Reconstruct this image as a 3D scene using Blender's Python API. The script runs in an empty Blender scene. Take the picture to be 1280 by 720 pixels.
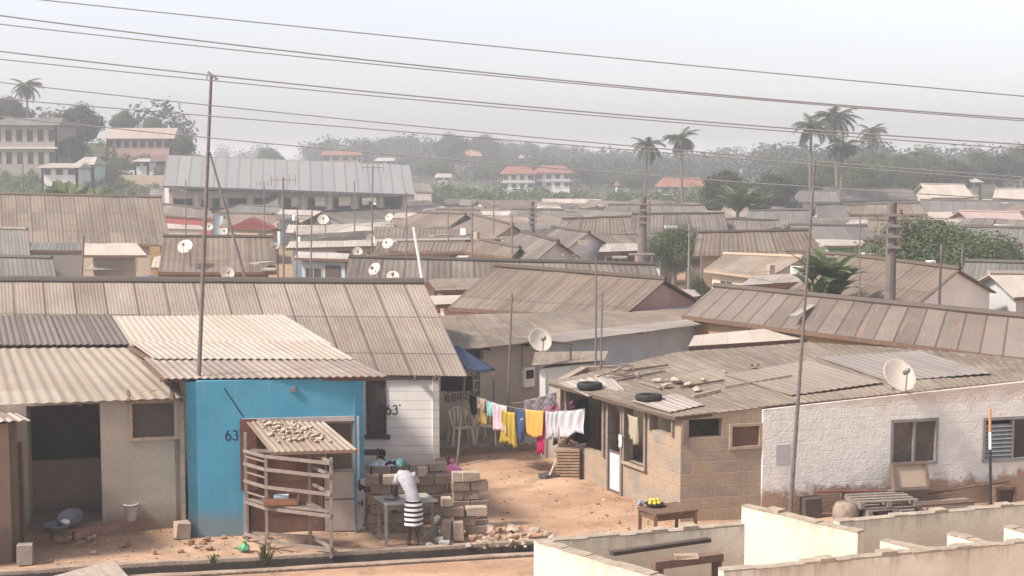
import bpy, bmesh, math, random
from mathutils import Vector, Matrix
V = Vector
SC = bpy.context.scene
COL = SC.collection
R = math.radians
F = 1800.0
PITCH = math.atan(160 / F)
CP, SP = math.cos(PITCH), math.sin(PITCH)
CZ = 7.0

# ---------------------------------------------------------------- camera rays: photograph pixel -> point of the place
def ray(px, py):
    x, f, u = px - 640.0, F, -(py - 360.0)
    return V((x, f * CP + u * SP, -f * SP + u * CP))
def P(px, py, Y):
    d = ray(px, py); return V((0, 0, CZ)) + d * (Y / d.y)
def G(px, py, z=0.0):
    d = ray(px, py); return V((0, 0, CZ)) + d * ((z - CZ) / d.z)
def onwall(A, B, px, py):
    """distance along A->B and height where a sight line meets the vertical plane through A and B"""
    d = ray(px, py); t = V((B.x - A.x, B.y - A.y)); L = t.length; t /= L
    n = V((-t.y, t.x))
    k = (A.x * n.x + A.y * n.y) / (d.x * n.x + d.y * n.y)
    p = V((0, 0, CZ)) + d * k
    return (p.x - A.x) * t.x + (p.y - A.y) * t.y, p.z

# ---------------------------------------------------------------- tagging
ORG = {}
LABELS = {}
def tag(o, label=None, cat=None, group=None, kind=None):
    if label: o['label'] = label
    if cat: o['category'] = cat
    if group: o['group'] = group
    if kind: o['kind'] = kind
    return o
def thing(name, label, cat, loc, group=None):
    o = bpy.data.objects.new(name, None); COL.objects.link(o)
    o.location = loc; o.empty_display_size = .2
    ORG[o.name] = V(loc)
    return tag(o, label, cat, group)
def dup(root, loc, rotz=0.0, sc=1.0, label=None, group=None):
    def cp(o, par):
        c = o.copy(); COL.objects.link(c)
        if par is not None: c.parent = par
        for ch in list(o.children): cp(ch, c)
        return c
    r = cp(root, None)
    r.location = loc; r.rotation_euler = (0, 0, rotz)
    r.scale = (sc, sc, sc) if not isinstance(sc, tuple) else sc
    if label: r['label'] = label
    if group: r['group'] = group
    return r

# ---------------------------------------------------------------- mesh builder
class MB:
    def __init__(s): s.v = []; s.f = []; s.uv = {}; s.smooth = False
    def face(s, pts, uv=None):
        i = len(s.v); s.v += [V(p) for p in pts]
        s.f.append(tuple(range(i, i + len(pts))))
        if uv: s.uv[len(s.f) - 1] = uv
    def obox(s, o, a, b, c):
        """box from corner o along vectors a, b, c"""
        o, a, b, c = V(o), V(a), V(b), V(c)
        if a.cross(b).dot(c) < 0: a, b = b, a
        i = len(s.v)
        s.v += [o, o + a, o + a + b, o + b, o + c, o + a + c, o + a + b + c, o + b + c]
        for q in ((3, 2, 1, 0), (4, 5, 6, 7), (0, 1, 5, 4), (1, 2, 6, 5), (2, 3, 7, 6), (3, 0, 4, 7)):
            s.f.append(tuple(i + k for k in q))
    def box(s, x0, y0, z0, x1, y1, z1):
        s.obox((x0, y0, z0), (x1 - x0, 0, 0), (0, y1 - y0, 0), (0, 0, z1 - z0))
    def rbox(s, c, size, rot, jit=0, rnd=None):
        """rotated box, optionally with chipped corners"""
        M = rot if isinstance(rot, Matrix) else Matrix.Rotation(rot, 3, 'Z')
        h = V(size) / 2; i = len(s.v)
        for sx, sy, sz in ((-1, -1, -1), (1, -1, -1), (1, 1, -1), (-1, 1, -1), (-1, -1, 1), (1, -1, 1), (1, 1, 1), (-1, 1, 1)):
            p = V((h.x * sx, h.y * sy, h.z * sz))
            if jit: p += V((rnd.uniform(-jit, jit), rnd.uniform(-jit, jit), rnd.uniform(-jit, jit)))
            s.v.append(V(c) + M @ p)
        for q in ((3, 2, 1, 0), (4, 5, 6, 7), (0, 1, 5, 4), (1, 2, 6, 5), (2, 3, 7, 6), (3, 0, 4, 7)):
            s.f.append(tuple(i + k for k in q))
    def bar(s, p, q, w, h=None):
        p, q = V(p), V(q); h = h or w
        d = (q - p); n = d.normalized()
        side = n.cross(V((0, 0, 1)))
        if side.length < 1e-3: side = V((1, 0, 0))
        side.normalize(); up = side.cross(n).normalized()
        s.obox(p - side * w / 2 - up * h / 2, side * w, up * h, d)
    def tube(s, pts, r, n=8, cap=True):
        pts = [V(p) for p in pts]; m = len(pts)
        rs = r if isinstance(r, (list, tuple)) else [r] * m
        base = len(s.v); ref = None
        for k, p in enumerate(pts):
            t = (pts[min(k + 1, m - 1)] - pts[max(k - 1, 0)]).normalized()
            if ref is None:
                ref = t.cross(V((0, 0, 1)))
                if ref.length < 1e-2: ref = V((1, 0, 0))
            a = (ref - t * ref.dot(t)).normalized(); b = t.cross(a); ref = a
            for j in range(n):
                an = 2 * math.pi * j / n
                s.v.append(p + (a * math.cos(an) + b * math.sin(an)) * rs[k])
        for k in range(m - 1):
            for j in range(n):
                a0 = base + k * n + j; a1 = base + k * n + (j + 1) % n
                s.f.append((a0, a1, a1 + n, a0 + n))
        if cap:
            s.f.append(tuple(base + j for j in reversed(range(n))))
            s.f.append(tuple(base + (m - 1) * n + j for j in range(n)))
    def lathe(s, c, prof, n=16, axis=None, sq=(1, 1)):
        """surface of revolution; prof = [(radius, height)]; axis: 3x3 matrix"""
        M = axis or Matrix.Identity(3); base = len(s.v); m = len(prof)
        for r, h in prof:
            for j in range(n):
                an = 2 * math.pi * j / n
                s.v.append(V(c) + M @ V((r * math.cos(an) * sq[0], r * math.sin(an) * sq[1], h)))
        for k in range(m - 1):
            for j in range(n):
                a0 = base + k * n + j; a1 = base + k * n + (j + 1) % n
                s.f.append((a0, a1, a1 + n, a0 + n))
        if prof[0][0] > 1e-4: s.f.append(tuple(base + j for j in reversed(range(n))))
        if prof[-1][0] > 1e-4: s.f.append(tuple(base + (m - 1) * n + j for j in range(n)))
    def sheet(s, a, b, c, d, nu=1, nv=1, amp=0, wl=.15, t=.02, jit=0, rnd=None, sag=0, su=0.0):
        """roof sheet: a->b along the ridge, d->c along the eave; UVs in metres; closed slab t thick"""
        a, b, c, d = V(a), V(b), V(c), V(d)
        nrm = (b - a).cross(d - a).normalized()
        if nrm.z < 0: nrm = -nrm
        Lu = ((b - a).length + (c - d).length) / 2; Lv = ((d - a).length + (c - b).length) / 2
        J = [[0] * (nu + 1) for _ in range(nv + 1)]
        if jit:
            step = max(1, nu // max(1, int(Lu / .9)))
            for j in range(nv + 1):
                cur = 0
                for i in range(nu + 1):
                    if i % step == 0: cur = rnd.uniform(-jit, jit)
                    J[j][i] = cur
        base = len(s.v)
        for layer in (0, 1):
            for j in range(nv + 1):
                for i in range(nu + 1):
                    u, v = i / nu, j / nv
                    p = (a * (1 - u) + b * u) * (1 - v) + (d * (1 - u) + c * u) * v
                    off = J[j][i] + (amp * math.sin(2 * math.pi * u * Lu / wl) if amp else 0) - sag * math.sin(math.pi * u)
                    s.v.append(p + nrm * (off - layer * t))
        W = nu + 1; N = W * (nv + 1)
        up = (b - a).cross(d - a).z > 0
        def add(q, uv):
            s.f.append(q); s.uv[len(s.f) - 1] = uv
        for layer in (0, 1):
            for j in range(nv):
                for i in range(nu):
                    o = base + layer * N
                    q = (o + j * W + i, o + j * W + i + 1, o + (j + 1) * W + i + 1, o + (j + 1) * W + i)
                    uv = [(su + i / nu * Lu, j / nv * Lv), (su + (i + 1) / nu * Lu, j / nv * Lv), (su + (i + 1) / nu * Lu, (j + 1) / nv * Lv), (su + i / nu * Lu, (j + 1) / nv * Lv)]
                    if up == (layer == 1): q = q[::-1]; uv = uv[::-1]
                    add(q, uv)
        def rim(i0, i1):
            q = (base + i0, base + i1, base + N + i1, base + N + i0)
            s.f.append(q if not up else q[::-1])
        for i in range(nu): rim(i, i + 1); rim(nv * W + i + 1, nv * W + i)
        for j in range(nv): rim((j + 1) * W, j * W); rim(j * W + nu, (j + 1) * W + nu)
    def build(s, name, mat, parent=None, smooth=False, base=None, weld=False):
        me = bpy.data.meshes.new(name)
        if parent is not None:
            org = ORG[parent.name]
        elif base is not None:
            org = V(base)
        else:
            lo = min(p.z for p in s.v); n = len(s.v)
            org = V((sum(p.x for p in s.v) / n, sum(p.y for p in s.v) / n, lo))
        me.from_pydata([tuple(p - org) for p in s.v], [], s.f)
        if s.uv:
            L = me.uv_layers.new(name='UVMap')
            for fi, uv in s.uv.items():
                poly = me.polygons[fi]
                for k, li in enumerate(poly.loop_indices): L.data[li].uv = uv[k]
        if weld:
            bm = bmesh.new(); bm.from_mesh(me); bmesh.ops.remove_doubles(bm, verts=bm.verts, dist=1e-4); bm.to_mesh(me); bm.free()
        me.materials.append(mat)
        if smooth:
            for p in me.polygons: p.use_smooth = True
        me.update()
        o = bpy.data.objects.new(name, me); COL.objects.link(o)
        if parent is not None:
            o.parent = parent
        else:
            o.location = org
        ORG[o.name] = org
        return o

# ---------------------------------------------------------------- materials
MATS = {}
class NT:
    def __init__(s, name):
        s.m = bpy.data.materials.new(name); s.m.use_nodes = True; s.t = s.m.node_tree
        s.b = s.t.nodes['Principled BSDF']
    def n(s, typ, **kw):
        nd = s.t.nodes.new(typ)
        for k, v in kw.items():
            if k.startswith('i_'):
                key = k[2:]; key = int(key) if key.isdigit() else key.replace('_', ' ')
                nd.inputs[key].default_value = v
            else: setattr(nd, k, v)
        return nd
    def l(s, a, b): s.t.links.new(a, b)
    def math(s, op, a, b=None, clamp=False):
        nd = s.n('ShaderNodeMath', operation=op, use_clamp=clamp)
        for i, x in enumerate((a, b)):
            if x is None: continue
            if isinstance(x, (int, float)): nd.inputs[i].default_value = x
            else: s.l(x, nd.inputs[i])
        return nd.outputs[0]
    def mix(s, fac, a, b, mode='MIX'):
        nd = s.n('ShaderNodeMix', data_type='RGBA', blend_type=mode)
        for sock, x in ((nd.inputs['Factor'], fac), (nd.inputs['A'], a), (nd.inputs['B'], b)):
            if isinstance(x, (int, float)): sock.default_value = x
            elif isinstance(x, tuple): sock.default_value = x if len(x) == 4 else x + (1,)
            else: s.l(x, sock)
        return nd.outputs['Result']
    def ramp(s, val, lo, hi):
        nd = s.n('ShaderNodeMapRange'); nd.clamp = True
        s.l(val, nd.inputs[0]); nd.inputs[1].default_value = lo; nd.inputs[2].default_value = hi
        return nd.outputs[0]
    def noise(s, vec, scale, detail=4, rough=.6):
        nd = s.n('ShaderNodeTexNoise', i_Scale=scale, i_Detail=detail, i_Roughness=rough)
        if vec is not None: s.l(vec, nd.inputs['Vector'])
        return nd.outputs['Fac']
    def bump(s, h, strength=.4, dist=.02):
        nd = s.n('ShaderNodeBump', i_Strength=strength, i_Distance=dist)
        s.l(h, nd.inputs['Height']); s.l(nd.outputs[0], s.b.inputs['Normal'])
    def coords(s): return s.n('ShaderNodeTexCoord').outputs['Object']
    def done(s, col, rough=.85, spec=.25, metal=0):
        if isinstance(col, tuple): s.b.inputs['Base Color'].default_value = col if len(col) == 4 else col + (1,)
        else: s.l(col, s.b.inputs['Base Color'])
        if isinstance(rough, (int, float)): s.b.inputs['Roughness'].default_value = rough
        else: s.l(rough, s.b.inputs['Roughness'])
        s.b.inputs['Specular IOR Level'].default_value = spec
        s.b.inputs['Metallic'].default_value = metal
        return s.m
def mul(c, k): return tuple(min(1, x * k) for x in c)
def plain(name, c, var=.18, scale=3.0, rough=.8, bump=0.0, spec=.25, metal=0, c2=None):
    """mottled paint / wood / metal"""
    if name in MATS: return MATS[name]
    t = NT(name); co = t.coords()
    a = t.noise(co, scale); b = t.noise(co, scale * 7, 3)
    f = t.math('ADD', t.math('MULTIPLY', a, .65), t.math('MULTIPLY', b, .35))
    f = t.ramp(f, .33, .67)
    col = t.mix(f, mul(c, 1 - var), c2 or mul(c, 1 + var))
    if bump: t.bump(b, bump, .01)
    MATS[name] = t.done(col, rough, spec, metal); return MATS[name]
def plaster(name, c, stain=(.22, .16, .11), amt=.5, top=.55, scale=1.6, boards=0, crack=0.0):
    """painted render with rain streaks, patches and mud splashed at the foot"""
    if name in MATS: return MATS[name]
    t = NT(name); co = t.coords(); sep = t.n('ShaderNodeSeparateXYZ'); t.l(co, sep.inputs[0]); z = sep.outputs[2]
    n1 = t.noise(co, scale, 5); n2 = t.noise(co, scale * 9, 4)
    mp = t.n('ShaderNodeMapping'); mp.inputs['Scale'].default_value = (4, 4, .5); t.l(co, mp.inputs[0])
    st = t.noise(mp.outputs[0], 1.5, 4)
    col = t.mix(t.ramp(n1, .3, .7), mul(c, .86), mul(c, 1.08))
    col = t.mix(t.math('MULTIPLY', t.ramp(st, .54, .74), amt * .4), col, mul(stain, 1.6))
    pk = t.noise(co, 5.5, 5, .75); col = t.mix(t.math('MULTIPLY', t.ramp(pk, .66, .69), amt * .9), col, mul(c, 1.25))
    col = t.mix(t.math('MULTIPLY', t.ramp(n2, .6, .75), .25 * amt), col, stain)
    h = t.math('SUBTRACT', z, t.math('MULTIPLY', n1, top * 1.5))
    foot = t.ramp(t.math('ADD', h, t.math('MULTIPLY', n2, .15)), .12, -.15)
    col = t.mix(t.math('MULTIPLY', foot, amt * 1.3, True), col, stain)
    hgt = n2
    if boards:
        fr = t.math('FRACT', t.math('DIVIDE', z, boards))
        ln = t.math('LESS_THAN', fr, .07)
        col = t.mix(t.math('MULTIPLY', ln, .45), col, mul(stain, .8))
        hgt = t.math('SUBTRACT', t.math('MULTIPLY', n2, .3), ln)
    t.bump(hgt, .5, .012)
    MATS[name] = t.done(col, .9, .2); return MATS[name]
def roofmat(name, c1, c2, sw=.8, rl=1.8, wl=0.0, dirt=(.16, .11, .08), damt=.5, light=(.6, .55, .5), lamt=.2, seam=.5, rust=None, seamw=.03, rough=.85, spec=.2, metal=0):
    """sheet roofing: per-sheet tone, overlaps, streaks down the slope"""
    if name in MATS: return MATS[name]
    k_ = .86 if name == 'asbestos_brown' else .62
    c1, c2, dirt, light = mul(c1, k_), mul(c2, k_), mul(dirt, k_), mul(light, k_)
    t = NT(name); uv = t.n('ShaderNodeUVMap').outputs[0]
    sep = t.n('ShaderNodeSeparateXYZ'); t.l(uv, sep.inputs[0]); u, v = sep.outputs[0], sep.outputs[1]
    us, vs = t.math('DIVIDE', u, sw), t.math('DIVIDE', v, rl)
    cb = t.n('ShaderNodeCombineXYZ'); t.l(t.math('FLOOR', us), cb.inputs[0]); t.l(t.math('FLOOR', vs), cb.inputs[1])
    oi = t.n('ShaderNodeObjectInfo'); t.l(t.math('MULTIPLY', oi.outputs['Random'], 50.0), cb.inputs[2])
    wn = t.n('ShaderNodeTexWhiteNoise', noise_dimensions='3D'); t.l(cb.outputs[0], wn.inputs[0])
    cu = t.n('ShaderNodeCombineXYZ'); t.l(u, cu.inputs[0]); t.l(v, cu.inputs[1]); t.l(t.math('MULTIPLY', oi.outputs['Random'], 31.0), cu.inputs[2])
    big = t.noise(cu.outputs[0], .45, 5, .65)
    mp = t.n('ShaderNodeMapping'); mp.inputs['Scale'].default_value = (5, .6, 1); t.l(cu.outputs[0], mp.inputs[0])
    st = t.noise(mp.outputs[0], 1.3, 5, .65)
    fine = t.noise(cu.outputs[0], 9, 4, .7)
    col = t.mix(wn.outputs[0], c1, c2)
    col = t.mix(t.math('MULTIPLY', t.ramp(big, .42, .68), damt), col, dirt)
    if rust: col = t.mix(t.math('MULTIPLY', t.ramp(st, .56, .72), .65), col, rust)
    col = t.mix(t.math('MULTIPLY', t.ramp(st, .5, .25), lamt), col, light)
    col = t.mix(t.math('MULTIPLY', t.ramp(fine, .62, .78), lamt * .8), col, light)
    col = t.mix(t.math('MULTIPLY', t.ramp(fine, .45, .25), .3), col, dirt)
    s1 = t.math('LESS_THAN', t.math('FRACT', us), seamw / sw)
    s2 = t.math('LESS_THAN', t.math('FRACT', vs), seamw * .9 / rl)
    sm = t.math('MAXIMUM', s1, s2)
    col = t.mix(t.math('MULTIPLY', sm, seam), col, mul(dirt, .55))
    h = t.math('MULTIPLY', fine, .25)
    if wl:
        w = t.math('SINE', t.math('MULTIPLY', u, 2 * math.pi / wl)); h = t.math('ADD', h, t.math('MULTIPLY', w, .5))
    h = t.math('SUBTRACT', h, t.math('MULTIPLY', sm, .6))
    t.bump(h, .6, .03)
    MATS[name] = t.done(col, rough, spec, metal); return MATS[name]
def leafmat(name, c, c2, sc=.9):
    if name in MATS: return MATS[name]
    t = NT(name); co = t.coords()
    n1 = t.noise(co, sc, 4); ge = t.n('ShaderNodeNewGeometry')
    col = t.mix(t.ramp(n1, .35, .65), c, c2)
    col = t.mix(t.math('MULTIPLY', ge.outputs['Random Per Island'], .45), col, mul(c, .5))
    m = t.done(col, .7, .25)
    tr = t.n('ShaderNodeBsdfTranslucent'); t.l(t.mix(.5, col, mul(c2, 1.3)), tr.inputs[0])
    mx = t.n('ShaderNodeMixShader'); mx.inputs[0].default_value = .25
    t.l(t.b.outputs[0], mx.inputs[1]); t.l(tr.outputs[0], mx.inputs[2])
    t.l(mx.outputs[0], t.t.nodes['Material Output'].inputs[0])
    MATS[name] = m; return m
def blockmat(name, c, c2, mortar, bw=.46, bh=.225):
    """laid blocks: brick texture over the wall's UV in metres"""
    t = NT(name); uv = t.n('ShaderNodeUVMap').outputs[0]
    br = t.n('ShaderNodeTexBrick', i_Scale=1.0)
    br.inputs['Mortar Size'].default_value = .012; br.inputs['Brick Width'].default_value = bw; br.inputs['Row Height'].default_value = bh
    br.inputs['Mortar Smooth'].default_value = 1; br.inputs['Bias'].default_value = -.1
    n = t.noise(uv, 2.2, 5, .7); n2 = t.noise(uv, 14, 4, .7)
    wob = t.n('ShaderNodeMix', data_type='VECTOR'); wob.inputs['Factor'].default_value = .055
    nz = t.n('ShaderNodeTexNoise', i_Scale=4.0); t.l(uv, nz.inputs['Vector'])
    t.l(uv, wob.inputs['A']); t.l(nz.outputs['Color'], wob.inputs['B']); t.l(wob.outputs['Result'], br.inputs['Vector'])
    br.inputs['Color1'].default_value = c + (1,); br.inputs['Color2'].default_value = c2 + (1,); br.inputs['Mortar'].default_value = mortar + (1,)
    col = t.mix(t.math('MULTIPLY', t.ramp(n, .4, .7), .75), br.outputs['Color'], mul(mortar, 1.05))
    col = t.mix(t.math('MULTIPLY', t.ramp(n2, .55, .75), .4), col, mul(c, .55))
    t.bump(t.math('ADD', t.math('MULTIPLY', br.outputs['Fac'], -.4), t.math('MULTIPLY', n2, .7)), .8, .02)
    return t.done(col, .95, .15)
HAZE, SKYSAT, SKYTINT, SKYSTR, SUNSTR, SUNANG, EXPOSURE = .0016, .30, (1.01, .99, 1.035, 1), .102, 2.8, 8, 1.12
SUNDIR, DUST = (-.64, -.27, .71), 1.8
# ---------------------------------------------------------------- walls with openings
def frame_of(A, B):
    t = V((B.x - A.x, B.y - A.y, 0)); L = t.length; t /= L
    return t, V((t.y, -t.x, 0)), L            # along, outward (towards the side A->B is read left to right from), length
def wall(mb, A, B, z0, zt0, zt1, th, openings=()):
    t, n, L = frame_of(A, B)
    A0 = V((A.x, A.y, 0))
    ss = sorted({0.0, L} | {max(0, min(L, o[k])) for o in openings for k in (0, 1)})
    zmax = min(zt0, zt1)
    zs = sorted({z0} | {max(z0, min(zmax - .02, o[k])) for o in openings for k in (2, 3)}) + ['T']
    def zv(z, s): return zt0 + (zt1 - zt0) * s / L if z == 'T' else z
    ns, nz = len(ss) - 1, len(zs) - 1
    def solid(i, j):
        if i < 0 or j < 0 or i >= ns or j >= nz: return False
        sm = (ss[i] + ss[i + 1]) / 2; zm = (zv(zs[j], sm) + zv(zs[j + 1], sm)) / 2
        return not any(o[0] < sm < o[1] and o[2] < zm < o[3] for o in openings)
    def pt(s, z, d): return A0 + t * s + V((0, 0, zv(z, s))) - n * d
    for i in range(ns):
        for j in range(nz):
            if not solid(i, j): continue
            a, b, c, d = ss[i], ss[i + 1], zs[j], zs[j + 1]
            uv = [(a, zv(c, a)), (b, zv(c, b)), (b, zv(d, b)), (a, zv(d, a))]
            mb.face([pt(a, c, 0), pt(b, c, 0), pt(b, d, 0), pt(a, d, 0)], uv)
            mb.face([pt(a, d, th), pt(b, d, th), pt(b, c, th), pt(a, c, th)], uv[::-1])
            for (di, dj, q) in ((-1, 0, (a, c, a, d)), (1, 0, (b, d, b, c)), (0, -1, (b, c, a, c)), (0, 1, (a, d, b, d))):
                if not solid(i + di, j + dj):
                    p0, z_0, p1, z_1 = q
                    mb.face([pt(p0, z_0, th), pt(p0, z_0, 0), pt(p1, z_1, 0), pt(p1, z_1, th)],
                            [(p0 + th, zv(z_0, p0)), (p0, zv(z_0, p0)), (p1, zv(z_1, p1)), (p1 + th, zv(z_1, p1))])
def wbox(mb, A, B, s0, s1, z0, z1, d0, d1):
    """box on a wall: along s0..s1, height z0..z1, outward offset d0..d1"""
    t, n, L = frame_of(A, B)
    mb.obox(V((A.x, A.y, 0)) + t * s0 + n * d0 + V((0, 0, z0)), t * (s1 - s0), n * (d1 - d0), V((0, 0, z1 - z0)))
def wframe(mb, A, B, s0, s1, z0, z1, w, d0, d1, sill=True):
    wbox(mb, A, B, s0, s0 + w, z0, z1, d0, d1); wbox(mb, A, B, s1 - w, s1, z0, z1, d0, d1)
    wbox(mb, A, B, s0 + w, s1 - w, z1 - w, z1, d0, d1)
    if sill: wbox(mb, A, B, s0 + w, s1 - w, z0, z0 + w, d0, d1)
def pxrect(A, B, x0, y0, x1, y1):
    s0, za = onwall(A, B, x0, (y0 + y1) / 2); s1, zb = onwall(A, B, x1, (y0 + y1) / 2)
    xm = (x0 + x1) / 2
    return s0, s1, onwall(A, B, xm, y1)[1], onwall(A, B, xm, y0)[1]
def text_part(txt, size, mat, A, B, s, z, parent, name='number_lettering', off=.004):
    """house number brushed on by hand: ribbons of uneven width"""
    rr = random.Random(int(s * 1000)); arc = lambda cx, cy, rx, ry, a0, a1, n: [(cx + rx * math.cos(math.radians(a0 + (a1 - a0) * k / n)), cy + ry * math.sin(math.radians(a0 + (a1 - a0) * k / n))) for k in range(n + 1)]
    glyph = {'6': [[(.40, .97), (.24, .86)] + arc(.3, .32, .24, .32, 150, 180, 3) + arc(.3, .30, .24, .30, 180, 505, 18)], '3': [arc(.26, .74, .2, .22, 150, -85, 12) + arc(.25, .27, .25, .27, 80, -150, 14)], "'": [[(.08, 1.06), (.05, .88)]]}
    t, n, L = frame_of(A, B); o = V((A.x, A.y, 0)) + t * s + n * off + V((0, 0, z)); m = MB(); x = 0.0
    for ch in txt:
        for st in glyph[ch]:
            pts = [((x + px + .02 * rr.uniform(-1, 1)) * size, (py + .015 * rr.uniform(-1, 1)) * size + .02 * size * x) for px, py in st]; w = [size * rr.uniform(.06, .09) for _ in pts]; L_, R_ = [], []
            for k, (px, py) in enumerate(pts):
                a, b = pts[max(0, k - 1)], pts[min(len(pts) - 1, k + 1)]; d = V((b[0] - a[0], b[1] - a[1])); d.normalize()
                L_.append(o + t * (px - d.y * w[k]) + V((0, 0, py + d.x * w[k]))); R_.append(o + t * (px + d.y * w[k]) + V((0, 0, py - d.x * w[k])))
            for k in range(len(pts) - 1): m.face([R_[k], R_[k + 1], L_[k + 1], L_[k]])
        x += .72 if ch != "'" else .16
    return m.build(name, mat, parent)

# ---------------------------------------------------------------- palette
ASB = roofmat('asbestos_brown', (.255, .205, .165), (.345, .285, .235), .76, 1.78, 0, (.13, .095, .075), .5, (.5, .43, .37), .25, .75, rust=(.26, .15, .105), seamw=.045)
ASB2 = roofmat('asbestos_grey', (.23, .19, .165), (.31, .265, .235), .76, 1.78, 0, (.14, .11, .09), .5, (.52, .46, .41), .25, .55)
FARROOF = roofmat('weathered_sheet_roof', (.20, .165, .135), (.31, .26, .22), .95, 2.2, .24, (.12, .095, .08), .65, (.45, .39, .34), .35, .6, rust=(.27, .165, .115), seamw=.06)
FARROOF2 = roofmat('weathered_sheet_roof_brown', (.235, .18, .14), (.32, .255, .2), .95, 2.2, .24, (.14, .095, .07), .6, (.45, .37, .3), .35, .55, rust=(.29, .16, .105), seamw=.06)
GREYROOF = roofmat('grey_sheet_roof', (.21, .19, .17), (.28, .255, .23), 1.0, 3, .2, (.13, .11, .1), .4, (.42, .39, .37), .3, .4, seamw=.05)
CREAM = roofmat('new_cream_sheet', (.66, .55, .45), (.76, .66, .56), .8, 9, 0, (.45, .36, .29), .35, (.8, .73, .64), .4, .3, rust=(.5, .36, .27), seamw=.02)
PALE = roofmat('pale_zinc_sheet', (.56, .47, .41), (.70, .61, .54), .9, 6, .15, (.34, .26, .21), .4, (.75, .67, .6), .4, .4)
OLIVE = roofmat('dusty_pale_sheet', (.47, .385, .30), (.56, .465, .37), .62, 4.2, 0, (.34, .265, .2), .4, (.62, .54, .46), .3, .3, rust=(.42, .29, .2), seamw=.02)
SHOPR = roofmat('patched_tan_sheet', (.31, .245, .185), (.43, .345, .27), 1.1, 2.0, 0, (.19, .145, .11), .8, (.62, .53, .45), .45, .4, rust=(.36, .25, .18))
STRIPE = roofmat('ribbed_brown_metal', (.24, .19, .155), (.34, .275, .23), .62, 30, 0, (.15, .105, .085), .5, (.42, .35, .3), .25, .65, rust=(.3, .18, .13), seamw=.06, rough=.7)
HALLR = roofmat('pale_grey_metal', (.385, .365, .36), (.43, .41, .40), 1.1, 40, 0, (.33, .31, .3), .3, (.5, .48, .47), .2, .45, seamw=.16, rough=.6)
WOODG = plain('grey_weathered_wood', (.235, .19, .16), .28, 9, .9, .4)
WOODB = plain('brown_wood', (.15, .09, .06), .3, 8, .85, .3)
WOODR = plain('red_brown_wood', (.14, .06, .045), .3, 6, .8, .2)
WOODL = plain('light_timber', (.38, .28, .2), .25, 8, .85, .3)
DARKW = plain('dark_shutter_wood', (.085, .062, .052), .25, 8, .8, .2)
STEEL = plain('dull_steel', (.24, .215, .2), .25, 12, .55, .1, .5, .3)
RUST = plain('rusty_pipe', (.165, .14, .13), .3, 10, .7, .2)
WHITEP = plain('white_paint', (.80, .77, .73), .08, 5, .6)
DISHM = plain('satellite_dish_paint', (.58, .51, .43), .12, 5, .55, 0, .4)
BLACKM = plain('black_rubber', (.03, .028, .028), .3, 20, .75, .3)
GLASS = plain('dark_window_glass', (.035, .032, .032), .3, 2, .15, 0, .5)
CONC = plain('concrete', (.33, .28, .24), .2, 4, .95, .4)
BLK = plain('block_brown', (.245, .175, .13), .28, 5, .95, .6)
BLK2 = plain('block_pale_top', (.40, .31, .24), .25, 5, .95, .6)
STONE = plain('pale_stone', (.42, .33, .26), .3, 6, .95, .6)
STONEG = plain('grey_stone', (.33, .30, .27), .25, 8, .95, .5)
STONEB = plain('earth_stone', (.33, .2, .13), .28, 6, .95, .6)
INK = plain('black_marking_paint', (.03, .03, .035), .1, 5, .7)
INKB = plain('navy_marking_paint', (.02, .03, .08), .1, 5, .7)
CREAMP = plain('cream_plastic', (.72, .6, .47), .06, 4, .45, 0, .4)

# ---------------------------------------------------------------- ground
D0, D1 = G(150, 721), G(672, 690)                     # near edge of the open drain
DB = (D1.y - D0.y) / (D1.x - D0.x)
def drain_y(x): return D0.y + DB * (x - D0.x) if x < 60 else D0.y + DB * (60 - D0.x)
def smooth(x): x = max(0, min(1, x)); return x * x * (3 - 2 * x)
def gz(x, y):
    z = 9.5 * math.exp(-(((x + 64) / 34) ** 2 + ((y - 212) / 55) ** 2))
    z += 5.5 * math.exp(-(((x + 28) / 50) ** 2 + ((y - 400) / 80) ** 2))
    z += 1.8 * smooth((y - 160) / 200) + 2 * smooth((y - 420) / 400)
    z += 2.0 * math.exp(-(((x - 75) / 40) ** 2 + ((y - 205) / 50) ** 2))
    return z
MND = (G(712, 606), G(790, 634))
def bumps(x, y):
    b = .028 * math.sin(x * 1.7 + 1.3 * math.sin(y * .9)) * math.sin(y * 1.3 + .7 * math.sin(x * 1.1)) + .014 * math.sin(x * 4.1 + y * 2.3) * math.sin(y * 3.7 - x)
    q0, q1 = MND
    d = V((q1.x - q0.x, q1.y - q0.y)); u = max(0, min(1, ((x - q0.x) * d.x + (y - q0.y) * d.y) / d.length_squared)); e = math.hypot(x - q0.x - d.x * u, y - q0.y - d.y * u)
    b += .17 * math.exp(-(e / .75) ** 2) * (.75 + .25 * math.sin(x * 3 + y)) if e < 3 else 0
    return b * smooth((60 - y) / 15) - .02
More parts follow.
